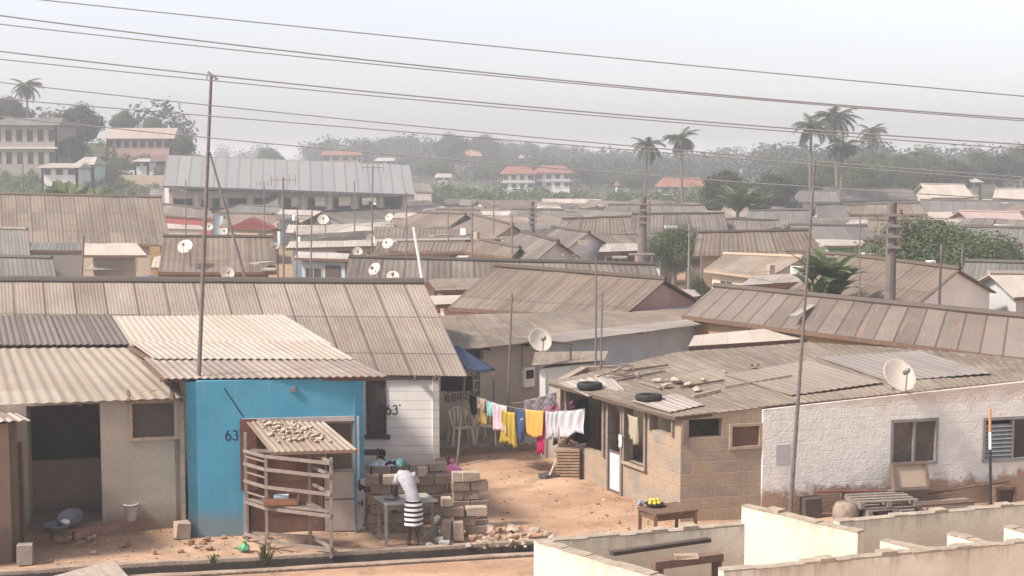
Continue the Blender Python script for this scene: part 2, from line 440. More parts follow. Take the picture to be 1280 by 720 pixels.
def ground_mat():
    t = NT('laterite_earth'); co = t.coords()
    mp = t.n('ShaderNodeMapping'); mp.inputs['Scale'].default_value = (.35, .9, 1); mp.inputs['Rotation'].default_value = (0, 0, -.3); t.l(co, mp.inputs[0])
    big = t.noise(mp.outputs[0], .55, 5, .6); mid = t.noise(co, 1.4, 5, .65); fine = t.noise(co, 11, 4, .7); peb = t.n('ShaderNodeTexVoronoi', i_Scale=9.0); t.l(co, peb.inputs['Vector'])
    col = t.mix(t.ramp(big, .35, .62), (.32, .187, .115), (.50, .33, .22))
    col = t.mix(t.math('MULTIPLY', t.ramp(mid, .48, .68), .75), col, (.22, .14, .095))
    col = t.mix(t.math('MULTIPLY', t.ramp(fine, .58, .78), .45), col, (.62, .47, .36))
    col = t.mix(t.math('MULTIPLY', t.ramp(fine, .42, .25), .35), col, (.22, .14, .095))
    pf = t.math('MULTIPLY', t.ramp(peb.outputs['Distance'], .16, .08), t.ramp(mid, .45, .6))
    col = t.mix(t.math('MULTIPLY', pf, .6), col, (.55, .43, .34))
    sep = t.n('ShaderNodeSeparateXYZ'); t.l(co, sep.inputs[0])
    far = t.ramp(sep.outputs[1], 70, 150)
    col = t.mix(far, col, t.mix(t.ramp(mid, .4, .6), (.05, .06, .026), (.105, .095, .05)))
    t.bump(t.math('ADD', t.math('MULTIPLY', mid, .7), t.math('MULTIPLY', fine, .5)), .7, .06)
    return t.done(col, .97, .1)
EARTH = ground_mat()
def axis(lo, hi, near_lo, near_hi, step, grow):
    xs = [near_lo]
    while xs[-1] < near_hi: xs.append(xs[-1] + step)
    s = step
    while xs[-1] < hi: s *= grow; xs.append(xs[-1] + s)
    s = step; neg = []
    x = near_lo
    while x > lo: s *= grow; x -= s; neg.append(x)
    return neg[::-1] + xs
m = MB()
XS = axis(-1500, 1500, -14, 16, .3, 1.13); TS = axis(0, 2600, .60, 14, .3, 1.10)
TS = [t for t in TS if t >= .60]
W_ = len(XS)
for t_ in TS:
    for x in XS:
        y = drain_y(x) + t_
        m.v.append(V((x, y, gz(x, y) + (bumps(x, y) if t_ > .62 else -.01))))
for j in range(len(TS) - 1):
    for i in range(W_ - 1):
        m.f.append((j * W_ + i, j * W_ + i + 1, (j + 1) * W_ + i + 1, (j + 1) * W_ + i))
tag(m.build('ground', EARTH, smooth=True, base=(0, 0, 0)), kind='structure')
rg_ = random.Random(12); m = MB()                      # chips, crumbs and litter lying in the earth
for _ in range(1200):
    px, py = rg_.uniform(60, 900), 560 + 145 * rg_.random() ** .8
    if not (px > 545 or py > 655): continue
    p = G(px, py); s_ = rg_.uniform(.008, .028) * (1.6 if rg_.random() < .12 else 1)
    if p.y < drain_y(p.x) + .7: continue
    m.rbox((p.x, p.y, bumps(p.x, p.y) + s_ * .2), (s_ * rg_.uniform(1, 2.2), s_ * rg_.uniform(.8, 1.6), s_), rg_.uniform(0, 3), s_ * .25, rg_)
tg_ = NT('earth_chips'); ge_ = tg_.n('ShaderNodeNewGeometry'); cr_ = tg_.n('ShaderNodeValToRGB'); tg_.l(ge_.outputs['Random Per Island'], cr_.inputs[0])
cr_.color_ramp.elements[0].color = (.22, .135, .085, 1); cr_.color_ramp.elements[1].color = (.55, .45, .36, 1); e_ = cr_.color_ramp.elements.new(.55); e_.color = (.33, .22, .145, 1)
tag(m.build('gravel', tg_.done(cr_.outputs[0], .95, .1), base=(0, 0, 0)), 'gravel chips and crumbs trodden into the yard', 'gravel', kind='stuff')
m = MB()                                              # dirt road on the camera's side of the drain
RX = axis(-1500, 1500, -14, 16, .5, 1.2); RT = [-.16, -.6, -1, -1.6, -2.4, -3.5, -5, -7, -10, -15, -25, -45, -80, -200, -600, -1200]
for t_ in RT:
    for x in RX:
        y = drain_y(x) + t_; m.v.append(V((x, y, -.03 + (bumps(x, y) * .6 if t_ < -.2 else 0))))
W2 = len(RX)
for j in range(len(RT) - 1):
    for i in range(W2 - 1): m.f.append((j * W2 + i, (j + 1) * W2 + i, (j + 1) * W2 + i + 1, j * W2 + i + 1))
tag(m.build('dirt_road', EARTH, smooth=True, base=(0, 0, 0)), kind='structure')
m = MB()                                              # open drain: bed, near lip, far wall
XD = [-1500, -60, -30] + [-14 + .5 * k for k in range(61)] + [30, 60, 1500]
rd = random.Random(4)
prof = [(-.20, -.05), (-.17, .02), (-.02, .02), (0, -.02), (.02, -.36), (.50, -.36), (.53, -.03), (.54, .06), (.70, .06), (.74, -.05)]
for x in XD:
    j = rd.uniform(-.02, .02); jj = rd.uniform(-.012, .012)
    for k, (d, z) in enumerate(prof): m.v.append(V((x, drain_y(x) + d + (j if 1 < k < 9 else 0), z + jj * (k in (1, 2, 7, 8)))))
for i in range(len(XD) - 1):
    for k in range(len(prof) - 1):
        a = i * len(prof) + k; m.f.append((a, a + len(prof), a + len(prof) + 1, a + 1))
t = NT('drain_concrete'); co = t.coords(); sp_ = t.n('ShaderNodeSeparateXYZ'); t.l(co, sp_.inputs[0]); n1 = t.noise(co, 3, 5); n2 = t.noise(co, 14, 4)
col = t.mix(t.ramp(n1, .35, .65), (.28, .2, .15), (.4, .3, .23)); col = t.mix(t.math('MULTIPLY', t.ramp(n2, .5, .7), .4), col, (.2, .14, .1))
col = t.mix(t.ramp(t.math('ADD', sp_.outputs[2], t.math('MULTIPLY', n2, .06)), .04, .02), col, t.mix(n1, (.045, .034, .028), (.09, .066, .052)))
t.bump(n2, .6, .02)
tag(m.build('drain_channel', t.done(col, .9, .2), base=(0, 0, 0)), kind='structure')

# ---------------------------------------------------------------- long main house (white boarded wall, big brown roof)
rnd = random.Random(7)
RL, RR, ER, EL = P(-60, 351, 36.7), P(530, 354, 36.7), P(584, 470, 32.7), P(-60, 462, 32.7)
house = thing('white_boarded_house', 'long house with huge brown asbestos roof and white boarded end wall numbered 63', 'house', (P(300, 470, 34).x, 34, 0))
MAIN = house
m = MB(); L = (RR - RL).length
m.sheet(RL, RR, ER, EL, int(L / .086 * 6), 6, .0042, .086, .02)
m.build('roof', ASB, house, smooth=False)
m = MB()
off = V((RR.x - ER.x, RR.y - ER.y, 0)); BL, BR = RL + off + V((0, 0, EL.z - RL.z)), RR + off + V((0, 0, ER.z - RR.z))
m.sheet(RL + V((0, .1, .0)), RR + V((0, .1, 0)), BR, BL, 40, 3, 0, .146, .02)
m.build('rear_roof', ASB, house)
m = MB(); m.tube([RL + (RR - RL) * k / 12 + V((0, .02, .03 + rnd.uniform(-.012, .012))) for k in range(13)], .11, 8); m.build('ridge_cap', ASB2, house)
A, B = P(430, 580, 33.2), G(549, 580)
A.z = 0; A.y = 33.2; A.x = (430 - 640) * 33.2 / F * 1.0
WHITEB = plaster('white_boards', (.84, .79, .74), (.34, .26, .2), .3, .35, 1.2, boards=.21)
m = MB()
A2 = A + V((-14, 0, 0))
op = pxrect(A2, B, 459, 475, 482, 543)
wall(m, A2, B, -.1, 2.04, 2.04, .15, [op])
C_ = B + V((off.x * 1.8, off.y * 1.8, 0)); mid = (B + C_) / 2
wall(m, B + V((.001, .0, 0)), C_, -.1, 2.04, 2.04, .15)
wall(m, C_, V((A2.x, C_.y, 0)), -.1, 2.04, 2.04, .15)
m.face([B + V((0, 0, 2.04)), C_ + V((0, 0, 2.04)), mid + V((0, 0, 3.45))])
m.build('wall', WHITEB, house)
m = MB(); wframe(m, A2, B, op[0] - .02, op[1] + .02, op[2], op[3] + .03, .05, -.02, .03); wbox(m, A2, B, op[0] - .06, op[1] + .1, op[2] - .1, op[2], -.02, .07)
w = m.build('window', DARKW, house)
m = MB(); wbox(m, A2, B, op[0] + .02, op[1] - .02, op[2] + .03, op[3], -.07, -.04); m.build('shutter', plain('grey_brown_shutter', (.12, .09, .078), .2, 5), w)
m = MB(); wbox(m, A2, B, onwall(A2, B, 484, 480)[0], onwall(A2, B, 548, 480)[0], 1.96, 2.03, 0, .03)
m.build('fascia_board', WOODG, house)
s, z = onwall(A2, B, 481, 518); text_part("63'", .22, INK, A2, B, s + .02, z, house)
m = MB()
for x in (520, 545):
    s, z = onwall(A2, B, x, 473); wbox(m, A2, B, s - .03, s + .03, z - .02, z + .1, -.02, .35)
m.build('rafter_end', WOODB, house)

# ---------------------------------------------------------------- blue house with its layered cream roof
A, B = G(236, 671), G(456, 663)
house = thing('blue_house', 'bright blue painted house numbered 63 behind the slatted wooden kiosk', 'house', (A + B) / 2)
BLUE = plaster('blue_paint', (.07, .275, .40), (.20, .20, .19), .55, .75, .9)
op = pxrect(A, B, 306, 524, 446, 640); op = (op[0], op[1], -.2, op[3])
t, n, L = frame_of(A, B)
zt = 2.92
m = MB(); wall(m, A, B, -.1, zt, zt, .18, [op])
back = -n * 4.4; sk = P(444, 451, 28.9) - P(484, 470, 26.7); sk.z = 0; sk *= 4.4 / sk.length; Bq = B + sk + V((-.15, 0, 0))
wall(m, B, Bq, -.1, zt, zt, .18); wall(m, Bq, A + back, -.1, zt, zt, .18); wall(m, A + back, A, -.1, zt, zt, .18)
m.build('wall', BLUE, house)
FRAMEP = plain('dusty_grey_frame', (.40, .35, .31), .2, 6, .85, .2)
m = MB(); wframe(m, A, B, op[0] - .03, op[1] + .05, 0, op[3] + .04, .09, -.12, .035, sill=False); m.build('shop_front_frame', FRAMEP, house)
m = MB(); s0, s1, z0, z1 = pxrect(A, B, 306, 530, 320, 612); wbox(m, A, B, s0 - .08, s1 + .02, z0, z1 + .1, -.1, .05); m.build('shutter', WOODR, house)
m = MB(); s0, s1, z0, z1 = pxrect(A, B, 320, 530, 405, 612); wbox(m, A, B, op[0] + .09, s1 - .02, 0, op[3] - .05, -.14, -.06); d = m.build('door', plain('door_brown', (.16, .085, .06), .25, 5), house)
m = MB(); s = s0 + .55
wbox(m, A, B, s0 + .1, s1 - .16, .35, 1.0, -.06, -.045); wbox(m, A, B, s0 + .1, s1 - .16, 1.15, 1.95, -.06, -.045); m.build('door_panel', WOODR, d)
s0, s1, z0, z1 = pxrect(A, B, 407, 530, 440, 588)
m = MB(); wframe(m, A, B, s0 - .03, op[1] - .04, z0 - .04, op[3] - .05, .05, -.12, -.01); wn = m.build('window', WOODG, house)
m = MB(); wbox(m, A, B, s0, op[1] - .08, z0, op[3] - .1, -.09, -.07); m.build('pane', GLASS, wn)
m = MB(); zc = z0 * .52
wbox(m, A, B, s0 - .03, op[1] - .04, 0, zc - .012, -.12, -.03); wbox(m, A, B, s0 - .03, op[1] - .04, zc + .012, z0 - .04, -.12, -.03); m.build('lower_panel', plain('beige_board', (.42, .35, .30), .15, 3, .9, .2), house)
s, z = onwall(A, B, 285, 551); text_part("63''", .185, INKB, A, B, s - .05, z + .01, house)
s, z = onwall(A, B, 366, 486); m = MB(); wbox(m, A, B, s - .05, s + .05, z - .05, z + .04, .002, .06); m.build('wall_lamp_base', STEEL, house)
s, z = onwall(A, B, 280, 485); s2, z2 = onwall(A, B, 304, 521); m = MB(); m.tube([A + t * s + n * .012 + V((0, 0, z)), A + t * s2 + n * .012 + V((0, 0, z2))], .008, 5); m.build('wall_cable', BLACKM, house)
def crow(name, quad, mat, parent, nu_per=6, amp=.012, wl=.076 * 2, dz=0, jit=0):
    a, b, c, d = [q + V((0, 0, dz)) for q in quad]; m = MB(); Lx = max((b - a).length, (c - d).length)
    m.sheet(a, b, c, d, int(Lx / wl * nu_per), 5, amp, wl, .012, jit, random.Random(3)); return m.build(name, mat, parent)
crow('roof', (P(139, 395, 35.0), P(355, 393, 35.0), P(418, 431, 31.4), P(162, 432, 31.4)), CREAM, house, amp=.006)
o = crow('roof_patch', (P(163, 429, 31.7), P(404, 428, 31.7), P(444, 451, 28.9), P(192, 450, 28.9)), roofmat('cream_sheet_worn', (.52, .42, .34), (.70, .6, .5), 1.0, 9, 0, (.4, .31, .25), .5, (.76, .68, .6), .4, .3, rust=(.4, .28, .21), seamw=.02), house, dz=.035)
o = crow('roof_edge_sheet', (P(180, 447, 29.3), P(438, 447, 29.3), P(485, 470, 26.6), P(207, 473, 26.5)), roofmat('greyed_sheet', (.36, .285, .24), (.56, .46, .39), .9, 9, 0, (.28, .21, .17), .55, (.62, .53, .45), .4, .4, rust=(.36, .23, .16), seamw=.02), house)
m = MB()
for q, r_ in ((P(162, 434, 31.3), P(192, 453, 28.9)), (P(180, 452, 29.1), P(207, 476, 26.5))): m.bar(q, r_, .09, .06)
m.bar(P(200, 475, 26.65), P(484, 473, 26.75), .05, .07)
m.build('roof_batten', WOODB, house)

# ---------------------------------------------------------------- grey rendered house with its recessed porch
A, B = G(-60, 664, .18), G(231, 646, .18); A.z = B.z = 0
house = thing('grey_rendered_house', 'grey rendered house with dark recessed porch under a low dusty roof', 'house', (A + B) / 2)
GREYR = plaster('grey_render', (.40, .33, .265), (.2, .135, .095), .6, .5, 1.3)
s_l = onwall(A, B, 34, 560)[0]; s_r = onwall(A, B, 126, 560)[0]
ow = pxrect(A, B, 165, 501, 223, 547)
t, n, L = frame_of(A, B)
zt = 2.5
m = MB(); wall(m, A, B, -.1, zt, zt, .16, [(s_l, s_r, -.2, 2.45), ow])
back = -n * 4.6
wall(m, B, B + back, -.1, zt, zt, .16); wall(m, B + back, A + back, -.1, zt, zt, .16); wall(m, A + back, A, -.1, zt, zt, .16)
pl, pr = A + t * s_l - n * 1.25, A + t * s_r - n * 1.25
wall(m, A + t * (s_l - .16) - n * .16, pl + t * -.16, -.1, zt, zt, .16) if False else None
wall(m, pr + t * .0, A + t * s_r - n * .16, -.1, zt, zt, .14)
wall(m, A + t * s_l - n * .16, pl, -.1, zt, zt, .14)
m.build('wall', GREYR, house)
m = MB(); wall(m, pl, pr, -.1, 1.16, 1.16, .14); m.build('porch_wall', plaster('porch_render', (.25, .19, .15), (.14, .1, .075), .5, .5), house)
m = MB(); wframe(m, A, B, ow[0] - .05, ow[1] + .05, ow[2] - .05, ow[3] + .02, .06, -.08, .03); wn = m.build('window', WOODL, house)
m = MB(); wbox(m, A, B, ow[0], ow[1], ow[2], ow[3], -.1, -.06); m.build('shutter', plain('brown_shutter_board', (.105, .08, .068), .15, 3), wn)
m = MB(); wbox(m, A, B, L - .06, L + .02, 0, 2.42, .002, .05); m.build('corner_post', WOODL, house)
crow('roof', (P(-60, 436, 31.2), P(160, 434, 31.6), P(235, 497, 26.9), P(-60, 508, 26.2)), OLIVE, house, 8, .010, .225)
crow('upper_roof', (P(-60, 397, 35.0), P(139, 396, 35.0), P(163, 433, 31.5), P(-60, 434, 31.4)), roofmat('brown_grey_sheet', (.23, .185, .16), (.29, .24, .21), .8, 9, 0, (.16, .12, .1), .4, (.45, .38, .33), .2, .7, seamw=.03), house, 6, .012, .146, dz=.05)
m = MB()
for x in (40, 100, 160, 215): m.bar(P(x, 505 - x * .03, 26.6) + V((0, 0, -.05)), P(x, 505 - x * .03, 26.6) + V((-.3, 1.2, .02)), .06, .08)
m.build('rafter_end', WOODB, house)
m = MB(); m.lathe(P(183, 490, 27.6) + V((0, 0, .03)), [(.0, .012), (.26, .015), (.29, .03), (.31, .0)], 18, sq=(1, .7)); m.build('roof_patch', PALE, house)
m = MB(); PZ = .18                                           # raised earth-red plinth the wall stands on
q0, q1 = G(60, 676, .02), G(244, 652, .02); q0.z = q1.z = 0
tt, nn, LL = frame_of(q0, q1)
m.obox(q0 + V((-5 * tt.x, -5 * tt.y, -.1)), tt * (LL + 5.0), -nn * 1.0, V((0, 0, PZ + .1)))
m.build('plinth', plain('red_earth_plinth', (.26, .15, .105), .25, 4, .95, .5), house)
m = MB()
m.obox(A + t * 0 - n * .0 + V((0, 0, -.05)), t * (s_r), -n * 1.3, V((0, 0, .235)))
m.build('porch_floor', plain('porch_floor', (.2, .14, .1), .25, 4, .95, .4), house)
m = MB(); x0, x1 = onwall(A, B, 17, 580)[0], onwall(A, B, 30, 580)[0]
wbox(m, A, B, x0, x1, .18, 1.6, .06, .12); m.build('post', WOODL, house)

# ---------------------------------------------------------------- hut cut by the frame's edge
a, b = G(-60, 712), G(26, 700)
hut = thing('brown_corner_hut', 'small brown hut with a pale tin roof edge beside the porch', 'hut', (a + b) / 2)
m = MB(); wall(m, a, b, -.1, 2.45, 2.45, .14); t, n, L = frame_of(a, b)
wall(m, b, b - n * 2.2, -.1, 2.45, 2.45, .14); wall(m, b - n * 2.2, a - n * 2.2, -.1, 2.45, 2.45, .14); wall(m, a - n * 2.2, a, -.1, 2.45, 2.45, .14)
m.build('wall', plaster('brown_mud', (.27, .185, .14), (.14, .1, .08), .6, .9), hut)
crow('roof', (P(-60, 512, 27.0), P(14, 513, 27.0), P(38, 525, 24.6), P(-60, 530, 24.2)), PALE, hut, 6, .012, .15)
m = MB(); m.bar(G(29, 690), G(29, 690) + V((0, 0, 2.0)), .07); m.build('post', WOODB, hut)
# ---------------------------------------------------------------- slatted kiosk
rnd = random.Random(11)
BLp, FLp, FRp, BRp = G(309, 676), G(334, 685), G(414, 696), G(388, 681)
k = thing('wooden_kiosk', 'slatted grey wooden kiosk on legs with rusty corrugated tin roof', 'kiosk', (BLp + FRp) / 2)
ups = {0: 2.05, 1: 1.72, 2: 1.80, 3: 2.05}
cor = [BLp, FLp, FRp, BRp]
Z = V((0, 0, 1))
for i, c in enumerate(cor):
    m = MB(); m.obox(c - V((.028, .028, .02)), V((.056, 0, 0)), V((0, .056, 0)), Z * ups[i] + V((rnd.uniform(-.02, .02), 0, 0))); m.build('post', WOODG, k)
for h, skip in ((.14, ()), (.74, ()), (1.13, (3,)), (1.45, (3,)), (1.69, ())):
    for i in range(4):
        if i in skip: continue
        p, q = cor[i] + Z * h, cor[(i + 1) % 4] + Z * h; d = (q - p).normalized()
        out = V((d.y, -d.x, 0)) * .036
        m = MB(); m.bar(p - d * .02 + out, q + d * .02 + out, .022, .06); m.build('rail', WOODG, k)
for h in (.92, 1.29, 1.58):
    m = MB(); m.bar(BLp + Z * h, FLp + Z * h, .02, .03); m.build('slat', WOODG, k)
m = MB()
for j in range(5):
    u0, u1 = j / 5 + .006, (j + 1) / 5 - .006
    a = BLp + (FLp - BLp) * u0; b = BRp + (FRp - BRp) * u0; a2 = BLp + (FLp - BLp) * u1
    m.obox(a + Z * .775, b - a, a2 - a, Z * .025)
m.build('shelf', WOODG, k)
m = MB(); q = [P(305, 524, 26.55), P(404, 527, 26.35), P(446, 562, 25.15), P(338, 565, 25.55)]
m.sheet(*q, 90, 6, .011, .12, .008); m.build('roof', roofmat('rusty_tin', (.42, .33, .26), (.58, .47, .38), .7, 9, 0, (.25, .17, .12), .6, (.7, .6, .5), .6, .3, rust=(.38, .23, .15)), k)
m = MB(); m.bar(q[3] - V((0, 0, .03)), q[2] - V((0, 0, .03)), .04, .05); m.bar(q[0] - V((0, 0, .03)), q[1] - V((0, 0, .03)), .04, .05); m.build('roof_batten', WOODB, k)
# things on the kiosk shelf and on its roof
cc = (BLp + FRp) / 2
c = cc + V((-.12, .05, .802))
t_ = thing('wooden_tray', 'low orange-brown wooden tray on the kiosk shelf', 'tray', c)
m = MB(); m.rbox(c + V((0, 0, .012)), (.62, .34, .02), .12); m.build('bottom', WOODR, t_)
m = MB()
for sx, sy, w_, d_ in ((0, .165, .62, .015), (0, -.165, .62, .015), (.30, 0, .015, .31), (-.30, 0, .015, .31)): m.rbox(c + Matrix.Rotation(.12, 3, 'Z') @ V((sx, sy, .085)), (w_, d_, .12), .12)
m.build('side', plain('orange_brown_wood', (.27, .125, .07), .2, 6), t_)
m = MB(); m.rbox(c + V((.0, -.02, .10)), (.26, .2, .15), .12); tag(m.build('paper_packet', plain('pale_blue_paper', (.36, .44, .48), .1, 5)), 'pale blue paper packet in the tray on the kiosk', 'packet')
def pebble(name, c, s, mat, seed, flat=.7):
    r_ = random.Random(seed); bm = bmesh.new(); bmesh.ops.create_icosphere(bm, subdivisions=2, radius=1.15)
    ax = V((r_.uniform(.8, 1.25), r_.uniform(.75, 1.1), r_.uniform(.6, .9) * flat / .7))
    pl = [(V((r_.gauss(0, 1), r_.gauss(0, 1), r_.gauss(0, 1))).normalized(), r_.uniform(.45, .82)) for _ in range(12)]
    rot = Matrix.Rotation(r_.uniform(0, 6.28), 3, 'Z')
    for v in bm.verts:
        for n_, d_ in pl:
            k_ = v.co.dot(n_)
            if k_ > d_: v.co -= n_ * (k_ - d_) * .97
        v.co = rot @ V((v.co.x * ax.x * s, v.co.y * ax.y * s, v.co.z * ax.z * s))
    lo = min(v.co.z for v in bm.verts)
    for v in bm.verts: v.co.z -= lo + .12 * s
    me = bpy.data.meshes.new(name); bm.to_mesh(me); bm.free(); me.materials.append(mat)
    o = bpy.data.objects.new(name, me); COL.objects.link(o); o.location = c; return o
def bag(name, c, s, mat, seed):
    r_ = random.Random(seed); m = MB(); n_ = 18; ph = [r_.uniform(0, 6) for _ in range(4)]
    prof = [(.0, 0), (.7, .02), (1.0, .25), (1.02, .6), (.85, 1.0), (.5, 1.35), (.16, 1.55), (.3, 1.8), (.42, 2.0)]
    for k_, (r0, h) in enumerate(prof):
        for j in range(n_):
            a = 6.2832 * j / n_; q_ = 1 + .14 * math.sin(3 * a + ph[0] + h * 2) + .1 * math.sin(7 * a + ph[1] - h * 3) + r_.uniform(-.05, .05)
            m.v.append(V(c) + V((r0 * s * q_ * 1.05 * math.cos(a) + .12 * s * h * math.sin(ph[2]), r0 * s * q_ * .9 * math.sin(a), h * s * .85 * (1 + .08 * math.sin(2 * a + ph[3])))))
    for k_ in range(len(prof) - 1):
        for j in range(n_): a0 = k_ * n_ + j; a1 = k_ * n_ + (j + 1) % n_; m.f.append((a0, a1, a1 + n_, a0 + n_))
    return m.build(name, mat, base=c)
RF = lambda u, v: (q[0] * (1 - u) + q[1] * u) * (1 - v) + (q[3] * (1 - u) + q[2] * u) * v
for j in range(95):
    tag(pebble('husk', RF(.1 + .72 * rnd.betavariate(1.5, 1.7), .06 + .72 * rnd.betavariate(1.4, 1.6)) + Z * .016, rnd.uniform(.025, .07), plain('dry_husk', (.44, .345, .26), .2, 8), 300 + j, .45), 'dry pale husk scattered over the kiosk roof', 'husk', 'husks drying on the kiosk roof')

# ---------------------------------------------------------------- work table, woman, seated person
def table_thing(name, label, ptsurf, z, legs, topm, legm, th=.035, apron=True):
    c = sum(ptsurf, V()) / len(ptsurf)
    t_ = thing(name, label, 'table', V((c.x, c.y, 0)))
    m = MB(); a, b, cc_, d = [V((p.x, p.y, z)) for p in ptsurf]
    m.sheet(a, b, cc_, d, 1, 1, 0, 1, th); m.build('table_top', topm, t_)
    for p in legs:
        m = MB(); m.obox(V((p.x - .03, p.y - .03, -.03)), V((.06, 0, 0)), V((0, .06, 0)), V((0, 0, z - th + .03))); m.build('leg', legm, t_)
    m = MB()
    for i in range(4):
        p, r_ = legs[i], legs[(i + 1) % 4]; m.bar(V((p.x, p.y, z - th - .06)), V((r_.x, r_.y, z - th - .06)), .025, .09)
    m.build('apron', legm, t_)
    return t_
TZ = .8
tp = [G(467, 620, TZ), G(532, 616, TZ), G(547, 625, TZ), G(483, 630, TZ)]
lg = [G(474, 674), G(527, 670), G(541, 677), G(483, 683)]
table_thing('work_table', 'grey wooden work table with the woman in the striped skirt leaning over it', tp, TZ, lg, plain('grey_table_top', (.34, .31, .28), .2, 6), plain('grey_table_leg', (.2, .185, .17), .25, 8))
c = G(489, 624, TZ) + Z * .003; m = MB(); m.lathe(c, [(.10, 0), (.15, .05), (.155, .05), (.11, .008), (0, .006)], 16)
tag(m.build('tin_bowl', STEEL, smooth=True, base=c), 'small tin bowl near the reaching hand on the work table', 'bowl')

SKIN = plain('dark_brown_skin', (.07, .036, .024), .12, 8, .5, .1, .4)
HAIR = plain('black_hair', (.012, .01, .01), .2, 30, .8, .5)
def skin_mesh(name, joints, edges, parent, mat, sub=2):
    """one continuous body: joints = [(position, radius)] with the pelvis first"""
    me = bpy.data.meshes.new(name); org = ORG[parent.name]
    me.from_pydata([tuple(V(p) - org) for p, r_ in joints], edges, [])
    o = bpy.data.objects.new(name, me); COL.objects.link(o); o.parent = parent; ORG[o.name] = org
    md = o.modifiers.new('Skin', 'SKIN'); md.use_smooth_shade = True
    sv = me.skin_vertices[0].data
    for i, (p, r_) in enumerate(joints):
        sv[i].radius = r_ if isinstance(r_, tuple) else (r_, r_)
        sv[i].use_root = (i == 0)
    s = o.modifiers.new('Smooth', 'SUBSURF'); s.levels = sub; s.render_levels = sub
    me.materials.append(mat)
    bpy.context.view_layer.update()
    dg = bpy.context.evaluated_depsgraph_get()
    me2 = bpy.data.meshes.new_from_object(o.evaluated_get(dg))
    if len(me2.polygons):
        o.modifiers.clear(); o.data = me2
        if not me2.materials: me2.materials.append(mat)
    return o
def loft(name, rings, mat, parent, n=20, smooth=True, closed=False):
    """cloth: rings = [(centre, rx, ry, angle[, wave])]"""
    m = MB(); b0 = 0
    for rg in rings:
        c, rx, ry, an = rg[:4]; wv = rg[4] if len(rg) > 4 else 0
        ca, sa = math.cos(an), math.sin(an)
        for j in range(n):
            a = 2 * math.pi * j / n; k_ = 1 + wv * math.sin(a * 5 + c[2] * 3)
            x, y = rx * math.cos(a) * k_, ry * math.sin(a) * k_
            m.v.append(V((c[0] + x * ca - y * sa, c[1] + x * sa + y * ca, c[2])))
    for k_ in range(len(rings) - 1):
        for j in range(n):
            a0 = k_ * n + j; a1 = k_ * n + (j + 1) % n
            m.f.append((a0, a1, a1 + n, a0 + n))
    if closed: m.f.append(tuple((len(rings) - 1) * n + j for j in range(n)))
    return m.build(name, mat, parent, smooth)
def stripe_mat(name, c1, c2, period, off=0.0, frac=.5):
    t = NT(name); sep = t.n('ShaderNodeSeparateXYZ'); co = t.coords(); t.l(co, sep.inputs[0])
    f = t.math('FRACT', t.math('ADD', t.math('DIVIDE', sep.outputs[2], period), off))
    n_ = t.noise(co, 9, 3)
    return t.done(t.mix(t.math('LESS_THAN', f, frac), c1, t.mix(n_, mul(c2, .9), c2)), .9, .1)
def fingers(hand, dirv, up, side, L=.075):
    out = []
    dirv, up, side = V(dirv).normalized(), V(up).normalized(), V(side).normalized()
    for k_, (o_, l_) in enumerate(((-.030, .9), (-.010, 1.0), (.010, .95), (.029, .78))):
        b = V(hand) + side * o_ + dirv * .04
        out.append([(b, .0095), (b + dirv * L * .5 * l_ + up * .004, .0088), (b + dirv * L * .9 * l_ - up * .02, .0075)])
    b = V(hand) - side * .035; out.append([(b, .011), (b - side * .025 + dirv * .03, .010), (b - side * .022 + dirv * .062 - up * .01, .008)])
    return out
W0 = G(517, 683); W0.z = 0
wm = thing('person', 'woman in white blouse, black and white striped skirt and blue-green headscarf leaning over the table', 'person', W0)
def lean(p):
    k_ = max(0, p[2] - .9); return V((p[0] - .20 * k_, p[1] + .17 * k_, p[2] - .06 * k_))
def body(o, J): return [(o + V(p), r_) for p, r_ in J]
# x: screen right, y: away from the camera.  She leans left and away, both arms reaching down to the table top.
J = [((.0, .02, .84), (.125, .10)), ((-.02, .04, 1.0), (.115, .09)), ((-.055, .07, 1.18), (.13, .09)), ((-.085, .10, 1.29), (.11, .075)), ((-.10, .13, 1.36), (.05, .05)), ((-.115, .165, 1.43), (.072, .082)), ((-.125, .19, 1.51), (.078, .092)), ((-.13, .20, 1.565), (.055, .065)),
     ((-.235, .08, 1.26), .052), ((-.30, .19, 1.03), .042), ((-.335, .35, .885), .030), ((-.34, .40, .855), (.036, .02)),
     ((.075, .13, 1.27), .052), ((.10, .25, 1.04), .042), ((-.06, .40, .89), .030), ((-.10, .42, .86), (.036, .02)),
     ((-.075, .02, .78), .092), ((-.085, .0, .45), .056), ((-.08, .04, .26), .052), ((-.085, .045, .08), .034), ((-.10, -.02, .035), (.038, .030)), ((-.12, .13, .025), (.036, .02)),
     ((.08, .01, .78), .092), ((.075, -.02, .45), .056), ((.07, .0, .26), .052), ((.065, .01, .08), .034), ((.06, -.055, .035), (.038, .030)), ((.05, .10, .025), (.036, .02))]
E = [(0, 1), (1, 2), (2, 3), (3, 4), (4, 5), (5, 6), (6, 7), (3, 8), (8, 9), (9, 10), (10, 11), (3, 12), (12, 13), (13, 14), (14, 15),
     (0, 16), (16, 17), (17, 18), (18, 19), (19, 20), (19, 21), (0, 22), (22, 23), (23, 24), (24, 25), (25, 26), (25, 27)]
JJ = body(W0, [(lean(p), tuple(x * .9 for x in r_) if isinstance(r_, tuple) else r_ * .9) for p, r_ in J])
for hi, dv, sd in ((11, (-.2, .9, -.25), (.95, .2, 0)), (15, (-.6, .75, -.2), (.75, .6, 0))):
    for ch in fingers(JJ[hi][0], dv, (0, 0, 1), sd):
        prev = hi
        for p in ch: JJ.append(p); E.append((prev, len(JJ) - 1)); prev = len(JJ) - 1
skin_mesh('body', JJ, E, wm, SKIN)
hd = W0 + lean((-.122, .185, 1.485))
